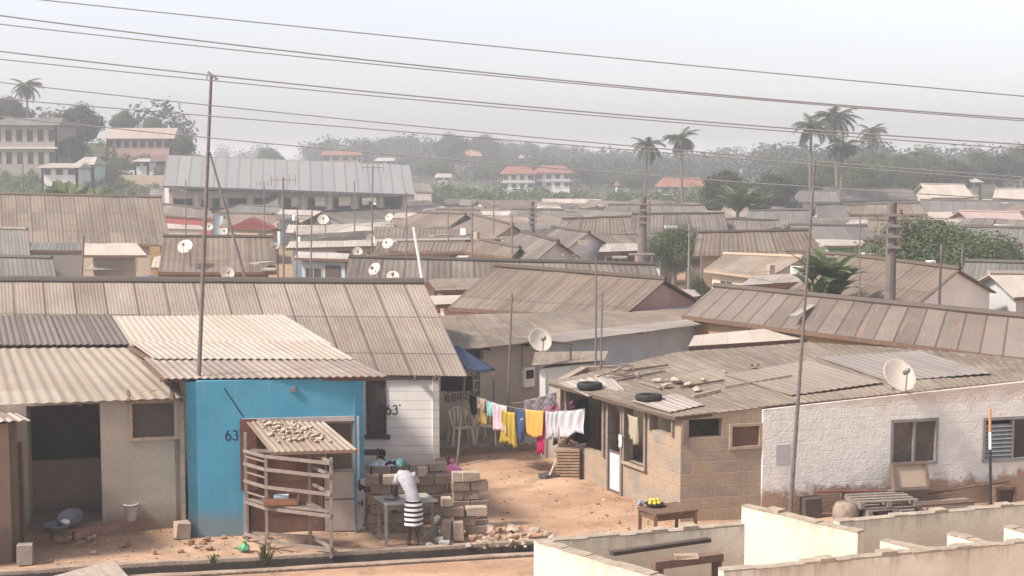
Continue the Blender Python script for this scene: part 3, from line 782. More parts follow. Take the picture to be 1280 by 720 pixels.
m = MB(); m.lathe(hd + V((-.02, .085, -.03)), [(.0, -.02), (.016, -.012), (.012, .01), (0, .035)], 8, sq=(1, 1)); m.build('nose', SKIN, wm, True)
for sx in (-1, 1):
    m = MB(); m.lathe(hd + V((sx * .03 - .02, .082, .012)), [(0, -.01), (.012, 0), (0, .01)], 8); m.build('eye', plain('eye_white', (.6, .58, .55), .05), wm, True)
    m = MB(); m.lathe(hd + V((sx * .076, -.005, -.015)), [(0, -.03), (.014, -.01), (.016, .012), (0, .032)], 8, sq=(.6, 1)); m.build('ear', SKIN, wm, True)
m = MB(); m.lathe(hd + V((-.022, .08, -.062)), [(0, -.008), (.022, 0), (0, .008)], 8, sq=(1, .4)); m.build('mouth', plain('lips', (.11, .04, .035), .1), wm, True)
BLOUSE = plain('white_blouse', (.40, .39, .42), .2, 22, .9, .6, c2=(.52, .5, .54))
o_ = W0
loft('blouse', [((lambda c_: (W0.x + lean((c_[0] - W0.x, c_[1] - W0.y, c_[2])).x, W0.y + lean((c_[0] - W0.x, c_[1] - W0.y, c_[2])).y, lean((0, 0, c_[2])).z))(g_[0]), g_[1] * .88, g_[2] * .9) + tuple(g_[3:]) for g_ in [((o_.x + .0, o_.y + .02, .80), .158, .132, 0, .03), ((o_.x - .005, o_.y + .025, .88), .15, .125, 0, .02), ((o_.x - .02, o_.y + .04, 1.0), .138, .112, 0), ((o_.x - .045, o_.y + .06, 1.12), .158, .12, 0), ((o_.x - .068, o_.y + .08, 1.22), .182, .128, .05), ((o_.x - .08, o_.y + .095, 1.30), .178, .115, .05), ((o_.x - .09, o_.y + .115, 1.365), .13, .105, .05), ((o_.x - .1, o_.y + .13, 1.40), .07, .07, 0)]], BLOUSE, wm)
for (a, b) in ((V((-.215, .085, 1.285)), V((-.275, .14, 1.13))), (V((.055, .125, 1.295)), V((.095, .2, 1.14)))):
    a, b = lean(a), lean(b); m = MB(); m.tube([o_ + a + V((.06 if a.x < 0 else -.06, 0, .02)), o_ + a, o_ + (a + b) / 2, o_ + b], [.055, .066, .064, .062], 12); m.build('sleeve', BLOUSE, wm, True)
loft('skirt', [((o_.x + .0, o_.y + .02, .86), .14, .115, 0), ((o_.x, o_.y + .015, .76), .168, .135, 0), ((o_.x + .0, o_.y + .01, .62), .172, .14, 0, .02), ((o_.x - .0, o_.y + .005, .5), .168, .14, 0, .04), ((o_.x - .005, o_.y + .0, .40), .172, .145, 0, .06)], stripe_mat('black_white_stripes', (.02, .02, .025), (.72, .69, .67), .088, .35, .55), wm)
SCARF = NT('headscarf'); co = SCARF.coords(); vo = SCARF.n('ShaderNodeTexVoronoi', i_Scale=28.0); SCARF.l(co, vo.inputs['Vector'])
SCARF = SCARF.done(SCARF.mix(SCARF.ramp(vo.outputs['Distance'], .2, .5), (.02, .06, .075), (.10, .2, .2)), .9, .1)
m = MB(); m.lathe(hd + V((-.005, .005, -.015)), [(.09, -.02), (.1, .02), (.098, .065), (.078, .105), (.03, .13), (0, .132)], 18, sq=(.92, 1.05)); m.build('headscarf', SCARF, wm, True)
m = MB(); m.lathe(hd + V((.015, -.095, .0)), [(0, -.04), (.035, -.02), (.04, .01), (.02, .035), (0, .04)], 12); m.build('scarf_knot', SCARF, wm, True)

# person seated behind the stacked blocks: only hair and shoulders show
S0 = V(((475 - 640) * 29.3 / F, 29.3, 0))
sp = thing('person', 'dark haired person sitting behind the stacked blocks beside the blue house', 'person', S0)
J2 = [((0, 0, .42), (.14, .12)), ((0, -.01, .6), (.13, .1)), ((0, -.03, .78), (.15, .1)), ((0, -.04, .88), (.1, .075)), ((0, -.05, .95), (.045, .045)), ((0, -.07, 1.02), (.068, .08)), ((0, -.08, 1.1), (.078, .092)), ((0, -.08, 1.155), (.055, .065)),
      ((-.18, -.04, .86), .05), ((-.2, -.16, .62), .042), ((-.1, -.32, .52), .03), ((-.08, -.36, .51), (.036, .02)), ((.18, -.04, .86), .05), ((.2, -.16, .62), .042), ((.1, -.32, .52), .03), ((.08, -.36, .51), (.036, .02)),
      ((-.1, -.05, .42), .09), ((-.11, -.42, .44), .06), ((-.11, -.4, .07), .036), ((-.11, -.52, .03), (.036, .022)), ((.1, -.05, .42), .09), ((.11, -.42, .44), .06), ((.11, -.4, .07), .036), ((.11, -.52, .03), (.036, .022))]
E2 = [(0, 1), (1, 2), (2, 3), (3, 4), (4, 5), (5, 6), (6, 7), (3, 8), (8, 9), (9, 10), (10, 11), (3, 12), (12, 13), (13, 14), (14, 15), (0, 16), (16, 17), (17, 18), (18, 19), (0, 20), (20, 21), (21, 22), (22, 23)]
J2 = [((p[0], p[1], p[2] * .87), r_) for p, r_ in J2]
JJ = body(S0, J2)
for hi, dv, sd in ((11, (.3, -.9, -.1), (.95, .2, 0)), (15, (-.3, -.9, -.1), (.95, -.2, 0))):
    for ch in fingers(JJ[hi][0], dv, (0, 0, 1), sd):
        prev = hi
        for p in ch: JJ.append(p); E2.append((prev, len(JJ) - 1)); prev = len(JJ) - 1
skin_mesh('body', JJ, E2, sp, SKIN)
hd = S0 + V((0, -.08, .957))
m = MB(); m.lathe(hd + V((0, .015, .0)), [(.085, -.03), (.098, .02), (.095, .06), (.07, .1), (0, .122)], 16, sq=(.9, 1.0)); m.build('hair', HAIR, sp, True)
m = MB(); m.lathe(hd + V((0, -.09, -.03)), [(0, -.02), (.016, -.01), (.01, .012), (0, .03)], 8); m.build('nose', SKIN, sp, True)
for sx in (-1, 1):
    m = MB(); m.lathe(hd + V((sx * .03, -.085, .005)), [(0, -.01), (.012, 0), (0, .01)], 8); m.build('eye', MATS['eye_white'], sp, True)
loft('shirt', [((S0.x, S0.y, .31), .16, .14, 0), ((S0.x, S0.y - .01, .52), .15, .125, 0), ((S0.x, S0.y - .03, .68), .185, .12, 0), ((S0.x, S0.y - .04, .78), .17, .095, 0), ((S0.x, S0.y - .045, .825), .08, .065, 0)], plain('grey_brown_shirt', (.2, .165, .14), .15, 6), sp)
c = S0 + V((0, .03, 0)); st = thing('wooden_stool', 'low wooden stool under the seated person behind the blocks', 'stool', c)
m = MB(); m.box(c.x - .17, c.y - .15, .27, c.x + .17, c.y + .15, .31); m.build('seat', WOODB, st)
for sx in (-1, 1):
    for sy in (-1, 1):
        m = MB(); m.box(c.x + sx * .13 - .02, c.y + sy * .11 - .02, -.02, c.x + sx * .13 + .02, c.y + sy * .11 + .02, .27); m.build('leg', WOODB, st)

# ---------------------------------------------------------------- stacked blocks (each block is a thing)
BW, BH, BD = .40, .185, .19
def block(c, rot, mat, label, group, size=(BW, BD, BH)):
    m = MB(); m.rbox(c + Z * size[2] / 2, (size[0] - .012, size[1], size[2] - .008), rot, .009, rnd)
    o = tag(m.build('stacked_block', mat, base=c), label, 'block', group)
    bv = o.modifiers.new('worn_edges', 'BEVEL'); bv.width = .012; bv.segments = 1
    return o
def blockwall(p0, p1, courses, label, group, drop=(), mats=(BLK, BLK, BLK2)):
    t, n, L = frame_of(p0, p1); nb = max(1, round(L / BW)); a = math.atan2(t.y, t.x)
    for c_ in range(courses):
        k_ = nb - (c_ % 2)
        for i in range(nb):
            if (i, c_) in drop: continue
            s = (i + .5) * L / nb + (.5 * L / nb if c_ % 2 else 0)
            if s > L - .05: s = .10
            w = BW if s != .10 else .2
            o = V((p0.x, p0.y, 0)) + t * (s + rnd.uniform(-.012, .012)) - n * (BD / 2 + rnd.uniform(-.012, .03)) + Z * (c_ * BH - .01)
            block(o, a + rnd.uniform(-.03, .03), BLK2 if c_ == courses - 1 and rnd.random() < .7 else rnd.choice(mats), label, group, (min(w, L / nb), BD, BH))
blockwall(G(461, 667), G(524, 665), 6, 'brown block in the square stack behind the work table', 'blocks in the stack behind the table', mats=(BLK,))
blockwall(G(523, 655), G(566, 651), 6, 'brown block in the set-back stack between table and pile', 'blocks in the set-back stack', mats=(BLK,), drop=((0, 5),))
blockwall(G(552, 671), G(611, 669), 4, 'worn brown block in the uneven pile beside the rubble', 'blocks in the uneven pile', mats=(BLK, BLK, BLK2), drop=((0, 3),))
blockwall(G(566, 662), G(611, 660), 6, 'weathered block at the back of the uneven pile', 'blocks at the back of the pile', mats=(BLK,), drop=((2, 5),))
blockwall(G(558, 645), G(556, 612), 4, 'brown block along the hidden side of the stack', 'blocks along the side of the stack', mats=(BLK,))
for j, (x, y, z) in enumerate(((560, 672, .0), (573, 674, .0))):
    block(G(x, y) + V((0, -.06, 0)), 1.3 + j * .4, BLK2, 'loose block turned on end in front of the uneven pile', 'loose blocks before the pile', (.2, .19, .36))
# rear course that closes the stack
blockwall(G(466, 640), G(560, 634), 5, 'weathered block in the low row behind the seated person\'s lap', 'blocks in the rear row', mats=(BLK, BLK2))
for j, (x, y, s) in enumerate(((546, 652, .115), (543, 666, .12), (560, 668, .15), (549, 677, .11), (538, 679, .09), (556, 680, .1))):
    tag(pebble('round_stone', G(x, y + 4), s, STONEG, 20 + j, .8), 'rounded grey stone beside the work table leg', 'stone', 'rounded stones beside the table')
for j in range(75):
    u = rnd.random(); x = 588 + 104 * u + rnd.uniform(-8, 8); y = 687 - rnd.uniform(0, 26) * (1 - .55 * abs(u - .3))
    s = rnd.uniform(.035, .12) * (1.2 if y < 672 else .9)
    tag(pebble('rubble_stone', G(x, y) + Z * (.05 if 610 < x < 650 and rnd.random() < .35 else 0), s, STONE if rnd.random() < .7 else STONEB, 60 + j, .6), 'pale broken stone in the rubble heap by the drain', 'stone', 'rubble stones by the drain')
for j in range(22):
    x = rnd.choice((rnd.uniform(218, 300), rnd.uniform(60, 215), rnd.uniform(295, 340))); y = rnd.uniform(668, 690)
    tag(pebble('earth_stone', G(x, y + 3), rnd.uniform(.04, .10), STONEB if rnd.random() < .7 else STONE, 120 + j, .6), 'earth stained stone lying before the blue house and porch', 'stone', 'stones before the houses')
for j in range(20):
    x = rnd.uniform(690, 855); y = 597 + (x - 690) * .36 + rnd.uniform(-6, 34)
    tag(pebble('earth_stone', G(x, y), rnd.uniform(.03, .07), STONEB if rnd.random() < .6 else STONE, 160 + j, .55), 'small stone on the sand along the block shop wall', 'stone', 'stones along the shop wall')

# ---------------------------------------------------------------- small things by the porch
def bucket(c, label):
    b = thing('bucket', label, 'bucket', c)
    m = MB(); m.lathe(c, [(.10, .0), (.135, .30), (.145, .30), (.145, .315), (.13, .315), (.125, .30), (.095, .015), (0, .012)], 20); m.build('pail', WHITEP, b, True)
    m = MB(); m.tube([c + V((.14 * math.cos(a), -.02 - .1 * math.sin(a), .30 - .05 * math.sin(a))) for a in [math.pi * k_ / 10 for k_ in range(11)]], .006, 5); m.build('handle', STEEL, b)
bucket(G(164, 650, .18) + V((0, .02, 0)), 'white plastic bucket on the red plinth before the grey house')
def basin(c, r_, label, tilt=0):
    m = MB(); M = Matrix.Rotation(tilt, 3, 'X')
    m.lathe(c, [(.6 * r_, 0), (.95 * r_, .12), (r_, .13), (r_, .14), (.93 * r_, .13), (.58 * r_, .014), (0, .012)], 22, M)
    tag(m.build('metal_basin', plain('dull_enamel', (.17, .18, .19), .15, 6, .35, 0, .5), smooth=True, base=c), label, 'basin')
basin(G(72, 664, .19), .26, 'shallow shiny basin at the plinth edge nearest the bucket')
basin(G(88, 656, .235) + V((0, .05, .04)), .24, 'dull basin tilted on its side at the porch mouth', .45)
tag(pebble('washing_bundle', G(80, 659, .24) + V((0, 0, .03)), .1, WHITEP, 5, .6), 'white soapy bundle lying between the two basins', 'bundle')
c = G(228, 672); m = MB(); m.rbox(c + V((0, 0, .15)), (.26, .24, .3), Matrix.Rotation(.5, 3, 'Z') @ Matrix.Rotation(.12, 3, 'Y'), .02, rnd)
tag(m.build('concrete_block', BLK2, base=c), 'pale concrete block standing by the mast at the plinth corner', 'block')
for j, (x, y, r_, s) in enumerate(((122, 664, .3, .16), (100, 672, .8, .15), (155, 681, 1.2, .1), (78, 676, .1, .13))):
    c = G(x, y); m = MB(); m.rbox(c + V((0, 0, s * .42)), (s * 2, s * 1.3, s * .9), r_, .02, rnd); tag(m.build('earth_lump', STONEB, base=c), ('broad lump of red earth under the plinth edge', 'flat red earth clod below the shiny basin', 'small upright clod in the middle of the yard', 'long clod by the hut post')[j], 'clod')
c = G(305, 688); tag(bag('green_bag', c, .10, plain('green_plastic', (.10, .34, .17), .15, 6, .4), 9), 'small green plastic bag beside the kiosk leg', 'bag')
a, b, c, d = G(58, 722, .30), G(142, 700, .30), G(168, 728, .30), G(80, 750, .30)
t_ = thing('low_platform', 'low grey wooden platform lying in the yard corner', 'platform', V((sum(p.x for p in (a, b, c, d)) / 4, sum(p.y for p in (a, b, c, d)) / 4, 0)))
m = MB()
for k_ in range(4):
    u0, u1 = k_ / 4 + .004, (k_ + 1) / 4 - .004
    m.sheet(a + (b - a) * u0, a + (b - a) * u1, d + (c - d) * u1, d + (c - d) * u0, 1, 1, 0, 1, .03)
m.build('deck', plain('pale_grey_plank', (.36, .29, .24), .25, 7, .9, .3), t_)
for p in (a, b, c, d):
    m = MB(); m.box(p.x - .03, p.y - .03, -.05, p.x + .03, p.y + .03, .27); m.build('leg', WOODB, t_)
c = G(32, 704); m = MB(); m.rbox(c + V((0, 0, .17)), (.26, .2, .34), .2, .015, rnd); tag(m.build('concrete_block', CONC, base=c), 'grey block standing at the foot of the corner hut', 'block')
rnd2 = random.Random(5)
def tuft(c, label, nb=26, h=.3, cat='grass'):
    m = MB()
    for _ in range(nb):
        a = rnd2.uniform(0, 6.28); l_ = h * rnd2.uniform(.6, 1.2); lean = rnd2.uniform(.15, .8); d = V((math.cos(a), math.sin(a), 0)); s = V((-d.y, d.x, 0)) * .012
        p0 = V(c) + d * .03; p1 = p0 + d * l_ * lean * .5 + Z * l_ * .7; p2 = p0 + d * l_ * lean + Z * l_ * .85
        m.face([p0 - s, p0 + s, p1 + s * 1.3, p1 - s * 1.3]); m.face([p1 - s * 1.3, p1 + s * 1.3, p2])
    return tag(m.build('weed_tuft', leafmat('weed_green', (.07, .085, .03), (.14, .13, .06)), base=c), label, 'plant')
tuft(G(332, 708), 'dusty green weed tuft on the drain lip below the kiosk', 40, .42)
tuft(G(268, 708), 'small low weed tuft on the drain edge before the blue house', 16, .2)
tuft(G(612, 690), 'thin weed tuft at the rubble end of the drain', 12, .18)

# ---------------------------------------------------------------- cloths heaped on the stack
def drape(name, pts, mat, label, cat, group=None, wave=.03, nu=18, nv=12, seed=0, th=.006, hem=.03, parent=None, flare=0.0):
    """hanging cloth: 4 corners (top-left, top-right, bottom-right, bottom-left), folds as geometry"""
    a, b, c, d = pts; r_ = random.Random(seed); m = MB(); ph = r_.uniform(0, 6)
    nrm = (b - a).cross(d - a).normalized(); fr = r_.uniform(2, 3.6)
    for layer in (0, 1):
        for j in range(nv + 1):
            for i in range(nu + 1):
                u, v = i / nu, j / nv
                p = (a * (1 - u) + b * u) * (1 - v) + (d * (1 - u) + c * u) * v
                w = wave * (.25 + v) * math.sin(u * fr * 6.28 + ph + .7 * math.sin(v * 3)) + .4 * wave * math.sin(u * 17 + v * 5 + ph)
                p = p + (b - a) * ((u - .5) * flare * v) + nrm * (w + layer * th) + Z * (hem * v * math.sin(u * 7 + ph) - .02 * math.sin(math.pi * u) * (1 - v))
                m.v.append(p)
    W = nu + 1; N = W * (nv + 1)
    for j in range(nv):
        for i in range(nu):
            q = (j * W + i, j * W + i + 1, (j + 1) * W + i + 1, (j + 1) * W + i); m.f.append(q); m.f.append(tuple(N + k_ for k_ in reversed(q)))
    rim = [i for i in range(W)] + [j * W + nu for j in range(1, nv + 1)] + [nv * W + i for i in range(nu - 1, -1, -1)] + [j * W for j in range(nv - 1, 0, -1)]
    for i in range(len(rim)): x, y = rim[i], rim[(i + 1) % len(rim)]; m.f.append((y, x, N + x, N + y))
    return tag(m.build(name, mat, parent, True), label, cat, group)
def cloth(name, c, var=.1, pat=None):
    if name in MATS: return MATS[name]
    t = NT(name); co = t.coords(); n_ = t.noise(co, 6, 3); col = t.mix(n_, mul(c, 1 - var), mul(c, 1 + var))
    if pat:
        ck = t.n({'check': 'ShaderNodeTexChecker', 'v': 'ShaderNodeTexVoronoi', 'n': 'ShaderNodeTexNoise'}[pat[0]]); ck.inputs['Scale'].default_value = pat[2]; t.l(co, ck.inputs['Vector'])
        col = t.mix(ck.outputs['Fac'] if pat[0] == 'check' else t.ramp(ck.outputs['Fac'], *(pat[3:] or (.53, .56))) if pat[0] == 'n' else t.ramp(ck.outputs['Distance'], .25, .4), pat[1], col)
    m_ = t.done(col, .92, .1); MATS[name] = m_; return m_
ct = V(((480 - 640) * 27.6 / F, 27.55, 1.10))
m = MB(); base = len(m.v); nu, nv = 22, 8
for j in range(nv + 1):
    for i in range(nu + 1):
        u, v = i / nu - .5, j / nv - .5; e = max(0, 1 - (2 * abs(u)) ** 3) * max(0, 1 - (2 * abs(v)) ** 3)
        m.v.append(ct + V((u * .66, v * .34, .02 + e * (.06 + .035 * math.sin(i * 1.3 + j) + .03 * math.sin(j * 2.1 - i * .7)))))
for j in range(nv):
    for i in range(nu): a = j * (nu + 1) + i; m.f.append((a, a + 1, a + nu + 2, a + nu + 1))
tag(m.build('laundry_heap', cloth('dark_and_white_washing', (.03, .03, .035), .2, ('n', (.6, .58, .57), 6.0)), smooth=True), 'dark and white washing heaped on top of the square block stack', 'laundry')
drape('hanging_cloth', [P(446, 598, 26.75), P(456, 597, 26.75), P(457, 662, 26.75), P(446, 664, 26.75)], cloth('black_cloth', (.025, .022, .025), .3, ('n', (.4, .38, .38), 4.0)), 'black and white cloth hanging at the corner between blue house and block stack', 'cloth', wave=.03, nu=8)
c = G(565, 600, .55); pk = P(565, 583, 29.4)
tag(bag('pink_bag', V((pk.x, pk.y, pk.z - .16)), .17, plain('pink_plastic', (.66, .2, .40), .2, 9, .5), 3), 'bright pink plastic bag behind the block pile by the clothes pole', 'bag')
c = V((pk.x, pk.y, 0)); m = MB(); m.rbox(c + Z * (pk.z - .2) / 2, (.4, .3, pk.z - .18), .2, .02, rnd); tag(m.build('block_pier', BLK, base=c), 'block pier carrying the pink bag behind the pile', 'pier')
a, b = P(557, 588, 29.8), P(562, 570, 29.8); m = MB(); m.bar(V((a.x, a.y, 0)), b, .05, .09); tag(m.build('wooden_stake', WOODB), 'dark wooden stake leaning beside the pink bag', 'stake')
a, b = P(462, 585, 28.4), P(459, 561, 28.4); ch = thing('wooden_chair', 'dark wooden chair back showing over the block stack near the blue house', 'chair', V((a.x, 28.4, 0)))
for dx in (0, .36):
    m = MB(); m.bar(V((a.x - .2 + dx, 28.4, 0)), V((a.x - .2 + dx, 28.45, b.z)), .04); m.build('leg', WOODB, ch)
    m = MB(); m.bar(V((a.x - .2 + dx, 28.05, 0)), V((a.x - .2 + dx, 28.05, .45)), .04); m.build('leg', WOODB, ch)
m = MB(); m.box(a.x - .22, 28.03, .45, a.x + .2, 28.38, .485); m.build('seat', WOODB, ch)
m = MB(); m.box(a.x - .18, 28.43, b.z - .14, a.x + .14, 28.455, b.z - .02); m.build('backrest', WOODB, ch)
# ---------------------------------------------------------------- low house with veranda behind the washing line
rnd = random.Random(21)
E0, E1 = P(563, 441, 35.2), P(1000, 394, 44.0)
R0, R1 = P(546, 394, 40.0), P(885, 385, 45.4)
E0.z = E1.z = 2.32
lo = thing('veranda_house', 'low beige and pale blue house with tan sheet roof behind the washing line', 'house', V(((E0.x + E1.x) / 2, (E0.y + E1.y) / 2, 0)))
m = MB()
m.sheet(R0, R1, E1 + V((0, 0, 0)), E0, 60, 6, 0, .2, .02, .012, rnd); m.build('roof', SHOPR, lo)
m = MB(); m.sheet(P(640, 424, 36.6), P(900, 397, 42.6), P(992, 393.5, 43.95), P(700, 430, 37.3), 30, 3, 0, .2, .012, .006, rnd)
for v in m.v: v.z += .05
m.build('pale_roof_sheet', PALE, lo)
d = (E1 - E0).normalized(); n = V((d.y, -d.x, 0))
A, B = E0 - n * .45 + d * .0, E1 - n * .45; A.z = B.z = 0
sB = onwall(A, B, 676, 470)[0]; t, n, L = frame_of(A, B)
s_op = onwall(A, B, 604, 480)[0]; Mid = A + t * sB
m = MB(); wall(m, A, Mid, -.1, 2.3, 2.3, .15, [(-1, s_op, 1.95, 2.22), (.15, s_op - .1, .9, 1.85)])
wall(m, A, A - n * 3.2, -.1, 2.3, 2.3, .15)
m.build('wall', plaster('beige_render', (.42, .36, .29), (.25, .19, .15), .35, .4), lo)
m = MB(); wall(m, Mid, B, -.1, 2.3, 2.3, .15); wall(m, B, B - n * 3.2, -.1, 2.3, 2.3, .15); wall(m, B - n * 3.2, A - n * 3.2, -.1, 2.3, 2.3, .15)
m.build('blue_wall', plaster('pale_blue_render', (.50, .57, .62), (.4, .38, .36), .5, .3), lo)
m = MB()                                                # screen of pierced blocks in the veranda opening
s0, s1 = .15, s_op - .1
nx, nz = 6, 4
for i in range(nx):
    for j in range(nz):
        ca = s0 + (i + .5) * (s1 - s0) / nx; cz = .9 + (j + .5) * .95 / nz; w, h = (s1 - s0) / nx, .95 / nz
        wbox(m, A, B, ca - w / 2 + .002, ca + w / 2 - .002, cz - h / 2, cz - h / 2 + .035, -.12, -.03); wbox(m, A, B, ca - w / 2, ca - w / 2 + .035, cz - h / 2 + .037, cz + h / 2, -.12, -.03)
        m.tube([A + t * (ca + .34 * w * math.cos(q_)) - n * .075 + Z * (cz + .34 * h * math.sin(q_)) for q_ in [k_ * 6.283 / 8 for k_ in range(9)]], .02, 5)
m.build('block_screen', plain('screen_block', (.38, .33, .28), .2, 7, .95, .3), lo)
s0, s1, z0, z1 = pxrect(A, B, 652, 459, 665, 483)
m = MB(); wbox(m, A, B, s0, s1, z0, z1, 0, .12); mt = m.build('meter_box', WHITEP, lo)
m = MB(); wbox(m, A, B, s0 + .05, s1 - .05, z0 + .22, z1 - .06, .12, .13); m.build('meter_window', GLASS, mt)
m = MB(); m.tube([A + t * (s0 + .0) + n * .03 + Z * (z1 - .05), A + t * (s0) + n * .03 + Z * 2.3], .012, 6); m.build('meter_pipe', STEEL, lo)
m = MB()
for x in (600, 650, 700, 790, 870):
    s_, z_ = onwall(A, B, x, 430); wbox(m, A, B, s_ - .03, s_ + .03, 2.2, 2.28, 0, .4)
m.build('rafter_end', WOODB, lo)
q0, q1 = G(548, 569), G(692, 561)
tt, nn, LL = frame_of(q0, q1)
m = MB(); nseg = 24
for i in range(nseg):
    a0, a1 = q0 + tt * (LL * i / nseg), q0 + tt * (LL * (i + 1) / nseg - .004); m.obox(a0 - nn * .0 + Z * -.05, a1 - a0, -nn * .22, Z * (.19 + .02 * math.sin(i * 1.9)))
m.build('veranda_kerb', plain('dirty_kerb', (.24, .17, .13), .3, 4, .95, .5), lo)
m = MB(); m.face([q0 - nn * .22 + Z * .05, q1 - nn * .22 + Z * .05, q1 - nn * 1.6 + Z * .05, q0 - nn * 1.6 + Z * .05]); m.build('veranda_floor', CONC, lo)
# tarpaulin from the big roof's corner to a post
m = MB(); a, b, c, d = P(560, 428, 34.3), P(572, 432, 34.6), P(622, 467, 33.9), P(575, 452, 33.2)
m.sheet(a, b, P(620, 462, 34.4), P(584, 462, 33.3), 10, 10, 0, 1, .012, 0, None, .08)
tp = m.build('tarpaulin', plain('navy_tarpaulin', (.05, .07, .13), .25, 6, .7, .6), smooth=True); tag(tp, 'navy blue tarpaulin slung from the big roof corner to a thin post', 'tarpaulin')
a = P(617, 470, 34.2); m = MB(); m.tube([V((a.x, a.y, -.05)), a + V((0, 0, .05))], .025, 8); tag(m.build('thin_post', RUST), 'thin dark post holding up the navy tarpaulin', 'post')
m = MB(); a = P(553, 470, 33.6); m.obox(P(551, 489, 34.2), V((.75, 0, 0)), V((0, .3, 0)), Z * .32); tag(m.build('eave_shade_strip', cloth('eave_shade_black', (.03, .026, .026), .3)), 'black strip standing for the shaded gap under the eave beside the white boarded wall', 'cloth')  # black box: shade of the opening under the eave, put in as colour
# plastic chairs on the veranda
def plastic_chair(c, rz, label):
    ch = thing('plastic_chair', label, 'chair', c, 'plastic chairs on the veranda'); M = Matrix.Rotation(rz, 3, 'Z')
    X = lambda p: V(c) + M @ V(p)
    m = MB(); m.sheet(X((-.22, .2, .43)), X((.22, .2, .43)), X((.24, -.22, .45)), X((-.24, -.22, .45)), 6, 6, 0, 1, .02, 0, None, .02); m.build('seat', CREAMP, ch, True)
    m = MB()
    for k_ in range(5): a = -.18 + .09 * k_; m.bar(X((a, .21, .44)), X((a * 1.1, .3, .84 - abs(a) * .2)), .05, .015)
    m.tube([X((-.24, .26, .62)), X((-.22, .3, .78)), X((-.1, .31, .86)), X((.1, .31, .86)), X((.22, .3, .78)), X((.24, .26, .62))], .02, 6); m.build('backrest', CREAMP, ch, True)
    for sx in (-1, 1):
        m = MB(); m.tube([X((sx * .24, .26, .62)), X((sx * .27, .0, .64)), X((sx * .27, -.2, .62)), X((sx * .25, -.24, .44))], .02, 6); m.build('armrest', CREAMP, ch, True)
        for sy in (-1, 1):
            m = MB(); m.bar(X((sx * .22, sy * .2, .43)), X((sx * .27, sy * .26, 0)), .045); m.build('leg', CREAMP, ch)
plastic_chair(G(576, 555, .05), .3, 'cream plastic chair nearest the white boarded wall on the veranda')
plastic_chair(G(612, 553, .05), -.4, 'cream plastic chair under the yellow and teal washing')
plastic_chair(G(590, 548, .05), 2.6, 'cream plastic chair at the back between the other two')
c = G(632, 547, .05); t_ = thing('orange_stool', 'small orange topped stool behind the yellow skirt on the line', 'stool', c)
m = MB(); m.lathe(c + Z * .36, [(.2, 0), (.2, .04), (0, .05)], 14); m.build('seat', plain('orange_plastic', (.55, .2, .06), .1, 5, .5), t_)
for k_ in range(4):
    a = k_ * 1.571 + .5; m = MB(); m.bar(c + V((.14 * math.cos(a), .14 * math.sin(a), .36)), c + V((.18 * math.cos(a), .18 * math.sin(a), 0)), .03); m.build('leg', WOODB, t_)

# ---------------------------------------------------------------- washing line
pa, pb = G(571, 582), P(581, 470, 33.3)
m = MB(); m.tube([pa - Z * .1, pb], .03, 8); tag(m.build('clothes_pole', RUST), 'thin leaning pole holding the washing line by the white boarded wall', 'pole')
La, Lb = P(580, 489, 33.2), P(730, 511, 30.6)
def line_pt(px, sag=.42):
    u = (px - 580) / 150; p = La + (Lb - La) * u; p.z -= sag * 4 * u * (1 - u) * .5; return p
m = MB(); m.tube([line_pt(580 + 150 * k_ / 20) for k_ in range(21)], .006, 5); tag(m.build('washing_line', plain('grey_cord', (.3, .28, .26), .1, 5)), 'sagging cord from the leaning pole to the shop eave carrying the washing', 'line')
def hang(x0, x1, drop, mat, label, cat, seed, kind='cloth', off=0, lift=0, **kw):
    a, b = line_pt(x0) + V((0, off, lift)), line_pt(x1) + V((0, off, lift)); dz = drop * 31.5 / F
    return drape(kind, [a, b, b - Z * dz + V((-.02, 0, 0)), a - Z * dz + V((.03, 0, .02))], mat, label, cat, None, seed=seed, **kw)
hang(586, 597, 26, cloth('black_shirt_cloth', (.02, .02, .022), .3), 'black shirt hanging at the pole end of the washing line', 'garment', 1, 'shirt', .03)
hang(597, 608, 16, cloth('tan_cloth', (.42, .31, .24), .12), 'small tan garment above the first yellow skirt', 'garment', 2, 'garment')
hang(598, 609, 36, cloth('mustard_cloth', (.42, .30, .09), .15), 'mustard yellow skirt hanging near the pole behind the tan garment', 'garment', 3, 'skirt', .14, flare=.35)
hang(609, 619, 20, cloth('teal_cloth', (.26, .52, .50), .1), 'pale teal cloth pegged beside the pink striped dress', 'garment', 4, 'cloth')
hang(619, 636, 36, cloth('pink_stripe_cloth', (.66, .45, .50), .08, ('v', (.74, .68, .68), 9)), 'pale pink and white dress on the washing line', 'garment', 5, 'dress', flare=.2)
hang(630, 646, 44, cloth('yellow_skirt_cloth', (.42, .30, .05), .2), 'bright mustard flared skirt in the middle of the washing line', 'garment', 6, 'skirt', -.05, -.1, flare=.45)
hang(646, 659, 46, cloth('white_navy_cloth', (.5, .49, .51), .1, ('n', (.06, .08, .16), 4.0, .58, .61)), 'white and navy patterned dress beside the orange-yellow shirt', 'garment', 7, 'dress')
hang(659, 682, 35, cloth('orange_yellow_cloth', (.58, .33, .08), .07), 'large orange-yellow shirt on the washing line', 'garment', 8, 'shirt', -.06, .02, wave=.015)
hang(673, 684, 56, cloth('crimson_cloth', (.50, .03, .12), .12), 'crimson garment hanging lower than its orange-yellow neighbour', 'garment', 9, 'garment', .06)
hang(685, 700, 34, cloth('white_cloth_one', (.5, .48, .5), .1), 'pale grey-white sheet next to the crimson garment', 'garment', 10, 'sheet', 0, 0, wave=.04, hem=.06)
hang(700, 730, 32, cloth('white_cloth_two', (.53, .51, .54), .1), 'wide pale grey-white wrapper at the shop end of the line', 'garment', 11, 'wrapper', 0, 0, wave=.045, hem=.07)
